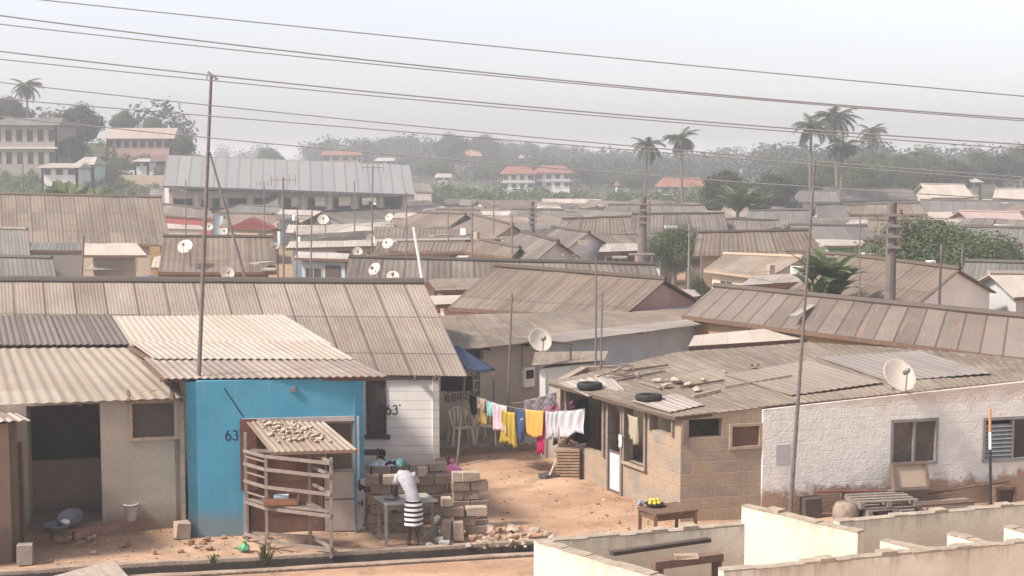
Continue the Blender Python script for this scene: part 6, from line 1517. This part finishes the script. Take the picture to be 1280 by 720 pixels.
for px_, py_, Y_, w_, lb_ in ((470, 206, 300, 22, 'tiny white house at the wood edge right of the pink roofed house'), (650, 203, 330, 16, 'tiny pale house in the wood above the mansion'), (742, 222, 300, 20, 'tiny white house in the wood right of the mansion'), (772, 236, 240, 18, 'tiny cream house in the grove left of the middle palms'), (900, 214, 330, 18, 'tiny pale house behind the big round dark tree'), (1010, 212, 330, 20, 'tiny white house in the wood between the tall palms'), (1120, 214, 300, 18, 'tiny pale house in the belt right of the tall palms'), (545, 226, 260, 18, 'tiny grey-white house in the grove beyond the hall annex')):
    storey_house('far_house', lb_, px_, px_ + w_, py_ - 9, py_, Y_, 5, wcol('white'), PALE if px_ % 4 else REDR, 1, 2, .1, False, .7)
storey_house('far_house', 'small pale house in trees at the slope top', 1208, 1226, 222, 236, 190, 5, wcol('cream'), PALE, 1, 2, .2, False, .6)
storey_house('far_house', 'small white house in the grove under the mansion', 695, 715, 249, 257, 190, 5, wcol('white'), PALE, 1, 2, .2, False, .5)
storey_house('far_house', 'low white house in the grove beyond the middle palms', 826, 852, 243, 252, 200, 5, wcol('white'), PALE, 1, 3, .2, False, .5)
# ---------------------------------------------------------------- trees
LEAF = leafmat('dull_leaf', (.045, .062, .028), (.085, .105, .04))
LEAFL = leafmat('light_leaf', (.075, .105, .035), (.14, .17, .06))
LEAFM = leafmat('mid_leaf', (.055, .08, .03), (.11, .14, .05))
LEAFD = leafmat('dark_leaf', (.03, .043, .022), (.055, .07, .032))
PALML = leafmat('palm_leaf', (.05, .062, .032), (.095, .105, .05))
BARK = plain('grey_bark', (.16, .125, .10), .25, 6, .95, .5)
def leafcloud(m, blobs, n, size, r_, flat=.0):
    vol = [b[1].x * b[1].y * b[1].z for b in blobs]; tot = sum(vol)
    for (c, rad), v_ in zip(blobs, vol):
        k = max(12, int(n * v_ / tot))
        for _ in range(k):
            d = V((r_.gauss(0, 1), r_.gauss(0, 1), r_.gauss(0, 1))).normalized(); rr = r_.random() ** .42 * (1 + r_.uniform(-.1, .16))
            p = V(c) + V((d.x * rad.x, d.y * rad.y, d.z * rad.z)) * rr
            s = size * r_.uniform(.55, 1.4)
            nn = (d + V((r_.uniform(-.8, .8), r_.uniform(-.8, .8), r_.uniform(-.3, 1.0)))).normalized()
            a = nn.cross(V((r_.uniform(-1, 1), r_.uniform(-1, 1), r_.uniform(-1, 1)))).normalized(); b = nn.cross(a)
            m.face([p - a * s - b * s * .35, p + a * s * .15 - b * s * .6, p + a * s + b * s * .1, p - a * s * .1 + b * s * .55])
def tree_proto(name, label, seed, H, W, n, leaf, mat, trunk_h, blobs=9, group=None, wide=False):
    """tree of height H and crown width W standing at the origin"""
    r_ = random.Random(seed); t_ = thing(name, label, 'tree', V((0, 0, 0)), group)
    bl = []; ch = H - trunk_h
    for i in range(blobs):
        a = r_.uniform(0, 6.283); d = (r_.random() ** .6) * W * .36; z = trunk_h + ch * r_.uniform(.25, .82) * (1 - .35 * (d / (W * .5)))
        s = W * r_.uniform(.13, .24); bl.append((V((d * math.cos(a), d * math.sin(a), z)), V((s * 1.15, s * 1.15, s * (.5 if wide else .8)))))
    bl.append((V((0, 0, trunk_h + ch * .55)), V((W * .26, W * .26, ch * .36))))
    m = MB(); leafcloud(m, bl, n, leaf, r_); m.build('crown', mat, t_)
    m = MB(); r0 = W * .035 + .05
    m.tube([V((0, 0, -.4)), V((.05, 0, trunk_h * .5)), V((0, .05, trunk_h)), V((.1, 0, trunk_h + ch * .5))], [r0 * 1.3, r0, r0 * .8, r0 * .35], 8)
    for b in bl[:7]: m.tube([V((0, .03, trunk_h * .85)), (V((0, 0, trunk_h)) + b[0]) / 2 + V((0, 0, -.1 * ch)), b[0]], [r0 * .55, r0 * .35, r0 * .12], 6)
    m.build('trunk', BARK, t_); return t_
def put(t_, px, pybase, Y, ht_px, label=None, group=None, first=False, H=10.0, rz=None, sq=1.0):
    """stand a tree: its top reaches ht_px above pybase at depth Y"""
    p = P(px, pybase, Y); z = gz(p.x, Y) - .1; topz = P(px, pybase - ht_px, Y).z; s = max(.15, (topz - z) / H)
    loc = V((p.x, Y, z)); rz = rnd.uniform(0, 6.28) if rz is None else rz
    if first:
        t_.location = loc; t_.rotation_euler = (0, 0, rz); t_.scale = (s * sq, s * sq, s)
        if label: t_['label'] = label
        if group: t_['group'] = group
        return t_
    return dup(t_, loc, rz, (s * sq, s * sq, s), label, group)
rnd = random.Random(99)
TA = tree_proto('broadleaf_tree', 'x', 1, 10, 9.5, 10000, .22, LEAFD, 2.2, 11)
TB = tree_proto('broadleaf_tree', 'x', 2, 10, 7.5, 9000, .19, LEAF, 2.6, 9)
TC = tree_proto('broadleaf_tree', 'x', 3, 10, 12.5, 17000, .17, LEAFM, 2.8, 12)
for t_, a, first in ((TA, (104, 205, 182, 82, 'big dark round tree on the hill between grey house and pink house', None, True, 10, None, .95), 1), (TB, (158, 200, 205, 67, 'smaller round tree rising behind the pink hill house', None, True, 10, None, 1.0), 1), (TC, (1165, 345, 68, 76, 'wide spreading green tree behind the tall utility pole', None, True, 10, 1.0, 1.3), 1)):
    put(t_, *a)
L_ = lambda k, *a, **kw: put({'a': TA, 'b': TB, 'c': TC}[k], *a, **kw)
L_('b', 195, 200, 215, 57, 'small round tree at the pink house end near the hall')
L_('a', 12, 200, 195, 85, 'dark tree mass behind the grey hill house roof', sq=1.1)
L_('b', 228, 215, 190, 50, 'dark low tree between pink hill house and hall roof')
L_('b', 92, 205, 172, 40, 'bushy tree beside the grey hill house wall')
L_('b', 335, 205, 300, 24, 'lone flat topped tree above the hall ridge', sq=1.5)
for j, (px, y, h_, Y, k) in enumerate(((458, 205, 32, 360, 'b'), (488, 205, 36, 380, 'a'), (520, 205, 34, 430, 'b'), (562, 232, 70, 320, 'a'), (606, 230, 66, 335, 'a'), (640, 222, 45, 380, 'b'), (548, 235, 40, 280, 'c'), (660, 215, 40, 400, 'a'), (690, 215, 36, 410, 'c'), (722, 222, 35, 380, 'a'), (750, 225, 30, 360, 'b'), (780, 228, 34, 340, 'c'), (600, 245, 40, 270, 'b'), (615, 232, 30, 290, 'c'), (740, 240, 32, 270, 'a'), (770, 245, 30, 250, 'b'), (795, 245, 34, 240, 'c'))):
    L_(k, px, y, Y, h_, 'dull green tree of the wood round the white mansion on the far hill', 'trees of the far hill wood', sq=rnd.uniform(.9, 1.25))
L_('a', 908, 268, 135, 62, 'big round dark green tree below the three tall palms', sq=1.0)
L_('b', 938, 272, 128, 40, 'lighter bush-like tree in front of the big round dark tree', sq=1.2)
L_('a', 962, 262, 140, 52, 'dark tree joining the big round tree to the slope')
for j, (px, y, h_, Y, k) in enumerate(((1000, 240, 40, 170, 'b'), (1030, 238, 42, 175, 'c'), (1062, 236, 38, 180, 'a'), (1095, 235, 46, 185, 'c'), (1125, 235, 48, 190, 'b'), (1155, 234, 44, 195, 'c'), (1190, 235, 40, 185, 'a'), (1222, 238, 46, 200, 'b'), (1252, 236, 48, 195, 'a'), (1278, 236, 60, 205, 'b'), (1080, 240, 36, 165, 'b'), (1145, 238, 32, 172, 'a'), (1310, 238, 60, 195, 'a'))):
    L_(k, px, y, Y, h_, 'green tree in the belt behind the slope houses', 'trees behind the slope houses', sq=rnd.uniform(1.0, 1.35))
L_('c', 843, 345, 78, 68, 'round mid-green tree beside the street lamp in mid-town', sq=.8)
L_('b', 872, 385, 56, 45, 'small yellowish tree in front of the cream house', sq=.7)
L_('b', 80, 246, 95, 24, 'small bushy tree above the big brown roof', sq=1.3)
L_('b', 1255, 340, 72, 45, 'bright green bush at the end of the spreading tree', sq=1.4)
# palms
def palm_proto(name, seed, H=12.0, fr=20, fl=3.0, lean=.4):
    r_ = random.Random(seed); t_ = thing(name, 'x', 'palm tree', V((0, 0, 0)))
    tops = V((lean, 0, H - .8)); m = MB(); m.tube([V((0, 0, -.4)), V((lean * .15, .05, H * .3)), V((lean * .5, .05, H * .65)), tops], [.24, .17, .15, .13], 8); m.build('trunk', BARK, t_)
    m = MB()
    for k in range(fr):
        az = 6.283 * k / fr * 2.4 + r_.uniform(-.3, .3); el = R(r_.uniform(-38, 72)); L = fl * r_.uniform(.8, 1.1); dr = r_.uniform(.5, 1.1)
        pts = []; p = tops.copy(); e = el
        for s in range(9): pts.append(p.copy()); p = p + V((math.cos(az) * math.cos(e), math.sin(az) * math.cos(e), math.sin(e))) * L / 8; e -= dr * .24
        side = V((-math.sin(az), math.cos(az), 0))
        for s in range(1, 9):
            w = .6 * math.sin(math.pi * min(1, (s + .6) / 9.2)) + .1
            for q_ in (0, .25, .5, .75):
                b0 = pts[s] * (1 - q_) + pts[s - 1] * q_; d = (pts[s] - pts[s - 1]).normalized()
                for sd in (-1, 1):
                    tip = b0 + side * sd * w * r_.uniform(.8, 1.1) + d * .28 - Z * w * r_.uniform(.35, .8)
                    m.face([b0 - d * .06, b0 + d * .06, tip])
        for s in range(8): m.face([pts[s] - side * .03, pts[s] + side * .03, pts[s + 1] + side * .02, pts[s + 1] - side * .02])
    m.build('crown', PALML, t_); return t_
PA = palm_proto('palm_tree', 5, 12, 27, 2.8, .5); PB = palm_proto('palm_tree', 6, 12, 27, 2.6, -.3)
put(PA, 805, 248, 150, 74, 'bushier of the two middle palms, with a thick drooping crown', None, True, 12, 0, 1.0)
put(PB, 853, 246, 158, 80, 'sparser of the two middle palms, with spiky open crown', None, True, 12, 0.5, 1.05)
put(PB, 1013, 240, 150, 90, 'first of three tall palms, shorter and beside the tallest', None, False, 12, 1.3, 1.0)
put(PA, 1047, 240, 158, 102, 'tallest of the three tall palms with a double crown', None, False, 12, 3.2, 1.15)
put(PB, 1051, 240, 150, 66, 'low palm growing under the tallest palm', None, False, 12, 2.0, 1.2)
put(PA, 1089, 240, 185, 82, 'small palm standing apart from the two tall ones', None, False, 12, 4.2, .95)
put(PA, 36, 205, 185, 104, 'palm above the grey hill house', None, False, 12, 5, 1.1)
put(PB, 1150, 235, 200, 46, 'short palm in the belt above the slope houses', None, False, 12, 1, 1.7)
put(PA, 1226, 235, 210, 44, 'short spiky palm behind the pink roofed slope house', None, False, 12, 2, 1.7)
# bananas
def banana(c, label, nst, sc, seed, hs=1.0):
    r_ = random.Random(seed); t_ = thing('banana_plant', label, 'banana plant', c)
    for s in range(nst):
        b = V(c) + V((r_.uniform(-.6, .6), r_.uniform(-.4, .4), 0)) * sc * .8; h = sc * hs * r_.uniform(1.2, 1.9); m = MB()
        m.tube([b - Z * .1, b + Z * h * .5, b + Z * h], [.11 * sc, .09 * sc, .05 * sc], 8); m.build('stem', plain('banana_stem', (.16, .17, .07), .2, 5), t_)
        m = MB()
        for k in range(11):
            az = 6.283 * k / 11 + r_.uniform(-.3, .3); L = sc * r_.uniform(1.1, 1.7); e = R(r_.uniform(40, 82)); p = b + Z * h * .95; pts = []
            for i in range(8): pts.append(p.copy()); p = p + V((math.cos(az) * math.cos(e), math.sin(az) * math.cos(e), math.sin(e))) * L / 7; e -= .17
            side = V((-math.sin(az), math.cos(az), 0)); fold = r_.uniform(-.1, .25)
            for i in range(7):
                w0 = (.2 * sc) * math.sin(math.pi * (i + .15) / 7.4); w1 = (.2 * sc) * math.sin(math.pi * (i + 1.15) / 7.6) if i < 6 else .01
                for sd in (-1, 1):
                    if r_.random() < .08: continue
                    m.face([pts[i], pts[i + 1], pts[i + 1] + side * sd * w1 + Z * fold * w1, pts[i] + side * sd * w0 + Z * fold * w0])
        m.build('leaf_crown', leafmat('banana_leaf', (.075, .105, .045), (.14, .17, .075)), t_)
p = P(1030, 372, 47); banana(V((p.x, 47, .2)), 'banana clump with broad leaves behind the ribbed brown roof', 6, .98, 1, 1.75)
p = P(82, 250, 88); banana(V((p.x, 88, .5)), 'banana clump peeping over the big brown roof', 3, 2.2, 2)
p = P(930, 290, 110); banana(V((p.x, 110, .5)), 'bright banana clump beside the long dark brown roof', 3, 2.0, 3)
# far wood and grove: one mass each
r_ = random.Random(8); m = MB()
def mass(px0, px1, yb, Ya, Yb, n, hlo, hhi, per, leaf, m):
    for _ in range(n):
        Y = r_.uniform(Ya, Yb); px = r_.uniform(px0, px1); p = P(px, 200, Y); z = gz(p.x, Y); h = r_.uniform(hlo, hhi)
        leafcloud(m, [(V((p.x, Y, z + h * .55)), V((h * .55, h * .55, h * .5))), (V((p.x + r_.uniform(-.4, .4) * h, Y, z + h * .75)), V((h * .35, h * .35, h * .3)))], per, leaf * h / 8, r_)
mass(-500, 1900, 0, 470, 640, 260, 3, 8, 300, .45, m); mass(-500, 1900, 0, 480, 600, 50, 8, 11, 420, .4, m)
mass(380, 900, 0, 345, 470, 200, 3, 7, 260, .6, m)
mass(440, 640, 0, 290, 345, 60, 2, 4.5, 200, .6, m)
mass(640, 900, 0, 262, 330, 110, 3, 6, 220, .6, m)
mass(880, 1800, 0, 240, 340, 120, 5.5, 9, 330, .5, m)
mass(-700, 230, 0, 215, 300, 90, 5, 8, 300, .5, m)
tag(m.build('far_woods', leafmat('far_wood_leaf', (.028, .042, .022), (.07, .085, .04), .07), base=(0, 0, 0)), 'dull green far woods along the skyline behind the town', 'woods', kind='stuff')
m = MB()
mass(535, 890, 0, 168, 205, 110, 1.2, 3.0, 200, .75, m)
mass(535, 890, 0, 205, 244, 90, .6, 1.5, 120, .9, m)
mass(880, 1010, 0, 150, 200, 30, 1.6, 3.2, 180, .75, m)
mass(-80, 240, 0, 152, 208, 330, .4, 1.6, 90, .8, m)
tag(m.build('grove_undergrowth', LEAFL, base=(0, 0, 0)), 'light green undergrowth and banana grove before the mansion', 'undergrowth', kind='stuff')

# ---------------------------------------------------------------- poles, aerials, dishes, lamp, wires
rnd = random.Random(31)
def upole(px, ytop, Y, label, w=.22):
    a = P(px, 300, Y); tz = P(px, ytop, Y).z; b = V((a.x, Y, 0)); t_ = thing('utility_pole', label, 'utility pole', b)
    m = MB(); m.tube([b - Z * .3, b + Z * tz], [w * .62, w * .42], 10); m.build('pole', plain('dark_concrete_pole', (.15, .125, .11), .25, 5, .9, .3), t_)
    for k in range(4):
        m = MB(); m.rbox(b + Z * (tz - .35 - .3 * k) + V((0, -w * .5, 0)), (w * 1.5, .05, .08), 0); m.build('bracket', STEEL, t_)
        m = MB(); m.lathe(b + Z * (tz - .35 - .3 * k) + V((w * .7, -w * .5, .03)), [(.04, 0), (.06, .04), (.03, .08), (.05, .12), (0, .14)], 8); m.build('insulator', plain('brown_insulator', (.16, .08, .06), .1, 4, .3), t_)
    return b, tz
upole(1114, 253, 40.5, 'thick dark utility pole behind the ribbed brown roof', .32)
upole(803, 246, 70, 'tall utility pole beside the round tree in mid-town', .45)
upole(665, 252, 85, 'slim distant utility pole behind the yellow gable', .34)
def aerial(px, ytop, ybase, Y, label, lean=0, kind=0, r0=.03):
    b = P(px + lean, ybase, Y); tp = P(px, ytop, Y); b = V((b.x, Y, 0)); t_ = thing('aerial_pole', label, 'aerial')if False else thing('aerial_pole', label, 'aerial', b)
    m = MB(); m.tube([b - Z * .1, (b + tp) / 2, tp], [r0, r0 * .85, r0 * .7], 6); m.build('pole', RUST, t_)
    if kind:
        m = MB(); w = .5 if kind == 1 else .8
        m.bar(tp + V((-w, 0, -.1)), tp + V((w, 0, -.1)), .03)
        for k in range(5): x = -w + w * .5 * k; m.bar(tp + V((x, -.25, -.1)), tp + V((x, .25, -.1)), .02); m.bar(tp + V((x, 0, -.32)), tp + V((x, 0, .12)), .02)
        m.build('antenna', STEEL, t_)
for a in ((354, 222, 345, 60, 'aerial pole beside the pale blue box house near the hall end', 0, 1, .05), (372, 246, 345, 56, 'thin pole in front of the pale blue box house', -3, 0, .035), (390, 262, 350, 58, 'short dark pole on the pale blue box house', -4, 0, .04),
          (466, 207, 352, 70, 'tall aerial with cross bar before the hall wall', -2, 1, .05), (443, 226, 300, 95, 'thin pole in front of the hall piers', 0, 0, .05), (508, 240, 322, 75, 'thin dark pole at the hall annex', 0, 0, .05), (590, 252, 335, 72, 'thin pole before the yellow gable', 0, 0, .05),
          (640, 268, 340, 70, 'pole close to the yellow gable ridge', 0, 0, .045), (617, 248, 330, 85, 'pole in front of the grove', 0, 0, .05), (1177, 305, 378, 41, 'pale pole in front of the white gable', -4, 0, .045), (1203, 305, 360, 60, 'dark pole behind the white gable apex', 0, 0, .045),
          (1075, 270, 372, 44, 'thin pole between banana clump and utility pole', 1, 0, .03), (877, 320, 368, 56, 'pole by the small yellowish tree', 0, 0, .05), (105, 294, 352, 52, 'leaning grey pole at the cream awning shack', -10, 1, .05), (28, 190, 244, 100, 'thin pole above the big brown roof near the edge', 0, 1, .05),
          (232, 225, 300, 95, 'thin aerial behind the big round dish', 0, 0, .05), (330, 228, 300, 96, 'aerial before the grey roofed row', 0, 1, .05), (304, 346, 400, 46, 'thick leaning stay pole behind the tall mast', 0, 0, .05), (285, 250, 345, 66, 'thin pole over the wide brown roof', 0, 0, .04),
          (640, 366, 500, 35.0, 'dark pole at the beige wall beside the meter box', -7, 0, .035), (745, 322, 470, 33.4, 'slim pole rising behind the shop roof tyres', 0, 0, .03), (753, 366, 470, 33.3, 'shorter twin pole behind the shop roof tyres', -4, 0, .028), (530, 176, 300, 240, 'very thin mast beyond the hall roof', 0, 0, .08),
          (1058, 262, 300, 120, 'thin mast at the mint house', 0, 1, .06), (725, 270, 330, 80, 'thin pole beside the white gable in mid-town', 0, 0, .05), (560, 262, 320, 85, 'thin pole over the brown strip roofs', 0, 0, .05), (415, 240, 280, 110, 'short aerial under the hall eave', 0, 1, .05)):
    aerial(*a)
a, b = P(517, 284, 52), P(528, 350, 52); m = MB(); m.tube([V((P(531, 420, 52).x, 52, 0)), b, a], [.06, .055, .05], 8); tag(m.build('white_pole', WHITEP), 'white leaning pipe pole behind the long main ridge', 'pole')
a, b = P(262, 190, 60), P(306, 346, 60); a2 = V((b.x + .9, 60, 0)); m = MB(); m.tube([a2, b, a], [.07, .065, .04], 8); tag(m.build('stay_pole', RUST), 'long grey pole leaning away from the tall mast', 'pole')
for px, py, r_px, Y, az, el, lab in ((232, 309, 11, 62, -10, 35, 'white round dish with dark spokes behind the tall mast'), (284, 342, 10, 60, 25, 25, 'white dish at the red-brown wall'), (469, 337, 9.5, 52, -35, 30, 'white dish before the long dark grey roof'), (491, 346, 9, 50, 5, 45, 'white dish just above the long main ridge'),
        (404, 275, 8, 85, 10, 30, 'small dish in the dark gable'), (485, 305, 8, 75, -20, 30, 'small white dish on the brown strip roof'), (463, 299, 7, 78, 20, 20, 'small white box-like dish beside the strip roof dish'), (281, 290, 6, 85, 0, 30, 'small white dish by the red pediment'),
        (261, 284, 6, 90, 15, 30, 'small white dish under the dark red wall'), (343, 308, 6, 64, 30, 25, 'small white dish on the wide brown roof end'), (596, 310, 6, 80, -30, 35, 'small white dish near the yellow gable'), (487, 272, 6, 100, -25, 30, 'tiny white dish under the hall wall'), (447, 315, 7, 66, 10, 20, 'white dish beside the pale blue box house'), (776, 310, 5, 80, 0, 20, 'tiny dish on the grey shed by the utility pole')):
    c = P(px, py, Y); r = r_px * Y / F; mb_ = V((c.x + .1, c.y + .3, max(0, c.z - 1.6))); dish(c, r * .88, R(az), R(el), lab, mb_, DISHM)
# street lamp
b = P(861, 345, 72); tz = P(861, 280, 72).z; b = V((b.x, 72, 0)); t_ = thing('street_lamp', 'slim street lamp with short arm before the round mid-green tree', 'street lamp', b)
m = MB(); m.tube([b - Z * .2, b + Z * tz], [.08, .05], 8); m.build('pole', STEEL, t_)
p = b + Z * (tz - .35); m = MB(); m.tube([p, p + V((-.3, -.1, .15)), p + V((-.7, -.2, .22))], .035, 6); m.build('arm', STEEL, t_)
m = MB(); m.rbox(p + V((-.95, -.25, .22)), (.6, .22, .12), .2); m.build('lamp_head', plain('lamp_grey', (.5, .5, .5), .1, 4), t_)
# small clutter of the roofs and yards
for j in range(60):
    px = rnd.uniform(230, 1270); py = rnd.uniform(262, 345); Y = (CZ - 2.6) * F / (py - 200)
    if 560 < px < 860 and py > 330: continue
    c = P(px, py, Y); mb = MB(); k = j % 3
    if k == 0: mb.rbox(c, (rnd.uniform(.5, 1.6), rnd.uniform(.3, .8), .06), rnd.uniform(0, 3)); nm_, mt_, lb = 'roof_scrap', (PALE if j % 2 else CONC), 'scrap of sheet thrown on the town roofs'
    elif k == 1: mb.rbox(c, (rnd.uniform(.25, .5), rnd.uniform(.2, .35), rnd.uniform(.2, .4)), rnd.uniform(0, 3), .02, rnd); nm_, mt_, lb = 'roof_block', (BLK2 if j % 2 else WHITEP), 'block or box left on the town roofs'
    else: mb.bar(c, c + V((rnd.uniform(-1.5, 1.5), rnd.uniform(-.6, .6), rnd.uniform(-.02, .1))), .07, .05); nm_, mt_, lb = 'roof_timber', WOODL, 'timber lying on the town roofs'
    tag(mb.build(nm_, mt_), lb, nm_.split('_')[1], lb + ' of mid-town')
# overhead wires
WIRE = plain('wire_grey', (.24, .235, .24), .1, 3, .6)
wires = ((-7, 60, 121, 'topmost single wire crossing the sky'), (18, 94, 149, 'upper wire of the second pair in the sky'), (29, 97, 151.5, 'lower wire of the second pair in the sky'), (63, 131.5, 181, 'upper wire of the pair crossing the mast tip'), (73, 135.5, 187, 'lower wire of the pair crossing the mast tip'),
         (102, 169, 222, 'upper wire of the pair touching the palm crowns'), (123, 175.5, 227, 'lower wire of the pair touching the palm crowns'), (145, 206, 250, 'lowest wire passing before the hill houses and mansion'))
for j, (y0, y1, y2, lab) in enumerate(wires):
    Y = 15.5 + .25 * j; pts = []
    for k in range(41):
        u = -1.4 + 3.9 * k / 40; y = y0 * (u - .5) * (u - 1) * 2 - y1 * u * (u - 1) * 4 + y2 * u * (u - .5) * 2 if 0 <= u <= 1 else (y0 + (u) * (-3 * y0 + 4 * y1 - y2) if u < 0 else y2 + (u - 1) * (y0 - 4 * y1 + 3 * y2))
        p = P(1280 * u, 360, Y); z = P(640, y, Y).z; pts.append(V((p.x, Y, z)))
    m = MB(); m.tube(pts, .0072 if j not in (1, 3) else .009, 6); tag(m.build('overhead_wire', WIRE), lab, 'wire', 'overhead wires')

# ---------------------------------------------------------------- haze, sky, sun, camera
bpy.context.view_layer.update()
zmax = max((o.matrix_world @ V(c)).z for o in SC.objects if o.type == 'MESH' for c in o.bound_box)
print('TOP', zmax)
m = MB(); m.box(-1700, -1260, -3.5, 1700, 2900, zmax + .6)
hz = bpy.data.materials.new('hazy_air'); hz.use_nodes = True; t = hz.node_tree; t.nodes.remove(t.nodes['Principled BSDF'])
pv = t.nodes.new('ShaderNodeVolumePrincipled'); pv.inputs['Color'].default_value = (.985, .97, .98, 1); pv.inputs['Density'].default_value = HAZE; pv.inputs['Anisotropy'].default_value = .1
t.links.new(pv.outputs[0], t.nodes['Material Output'].inputs['Volume'])
tag(m.build('haze', hz, base=(0, 0, 0)), 'thin pale dusty haze over the town', 'haze', kind='stuff')

to_sun = V(SUNDIR).normalized()
el = math.asin(to_sun.z); az = math.atan2(to_sun.x, to_sun.y)
w = bpy.data.worlds.new('World'); SC.world = w; w.use_nodes = True; t = w.node_tree
sky = t.nodes.new('ShaderNodeTexSky'); sky.sky_type = 'NISHITA'; sky.sun_disc = False; sky.sun_elevation = el; sky.sun_rotation = az
sky.air_density = 1.0; sky.dust_density = DUST; sky.ozone_density = 1.0; sky.altitude = 0
hs = t.nodes.new('ShaderNodeHueSaturation'); hs.inputs['Saturation'].default_value = SKYSAT; t.links.new(sky.outputs[0], hs.inputs['Color'])
mx = t.nodes.new('ShaderNodeMix'); mx.data_type = 'RGBA'; mx.blend_type = 'MULTIPLY'; mx.inputs['Factor'].default_value = 1; mx.inputs['B'].default_value = SKYTINT
t.links.new(hs.outputs[0], mx.inputs['A']); bg = t.nodes['Background']; t.links.new(mx.outputs['Result'], bg.inputs[0]); bg.inputs[1].default_value = SKYSTR
sun = bpy.data.lights.new('sun', 'SUN'); sun.energy = SUNSTR; sun.angle = R(SUNANG); sun.color = (1.0, .93, .84)
so = bpy.data.objects.new('sun', sun); COL.objects.link(so); so.rotation_euler = (-to_sun).to_track_quat('-Z', 'Y').to_euler(); so.location = (-20, -5, 40)
cam = bpy.data.cameras.new('camera'); cam.sensor_width = 36; cam.lens = 36 * F / 1280; cam.clip_end = 6000; cam.clip_start = .1
co = bpy.data.objects.new('camera', cam); COL.objects.link(co); co.location = (0, 0, CZ); co.rotation_euler = (math.pi / 2 - PITCH, 0, 0); SC.camera = co
SC.view_settings.view_transform = 'Standard'; SC.view_settings.look = 'None'; SC.view_settings.gamma = 1; SC.view_settings.exposure = EXPOSURE
SC.render.engine = 'CYCLES'; cy = SC.cycles; cy.use_denoising = True; cy.max_bounces = 6; cy.diffuse_bounces = 3; cy.glossy_bounces = 2; cy.transmission_bounces = 2; cy.volume_bounces = 0; cy.transparent_max_bounces = 4
cy.sample_clamp_indirect = 4
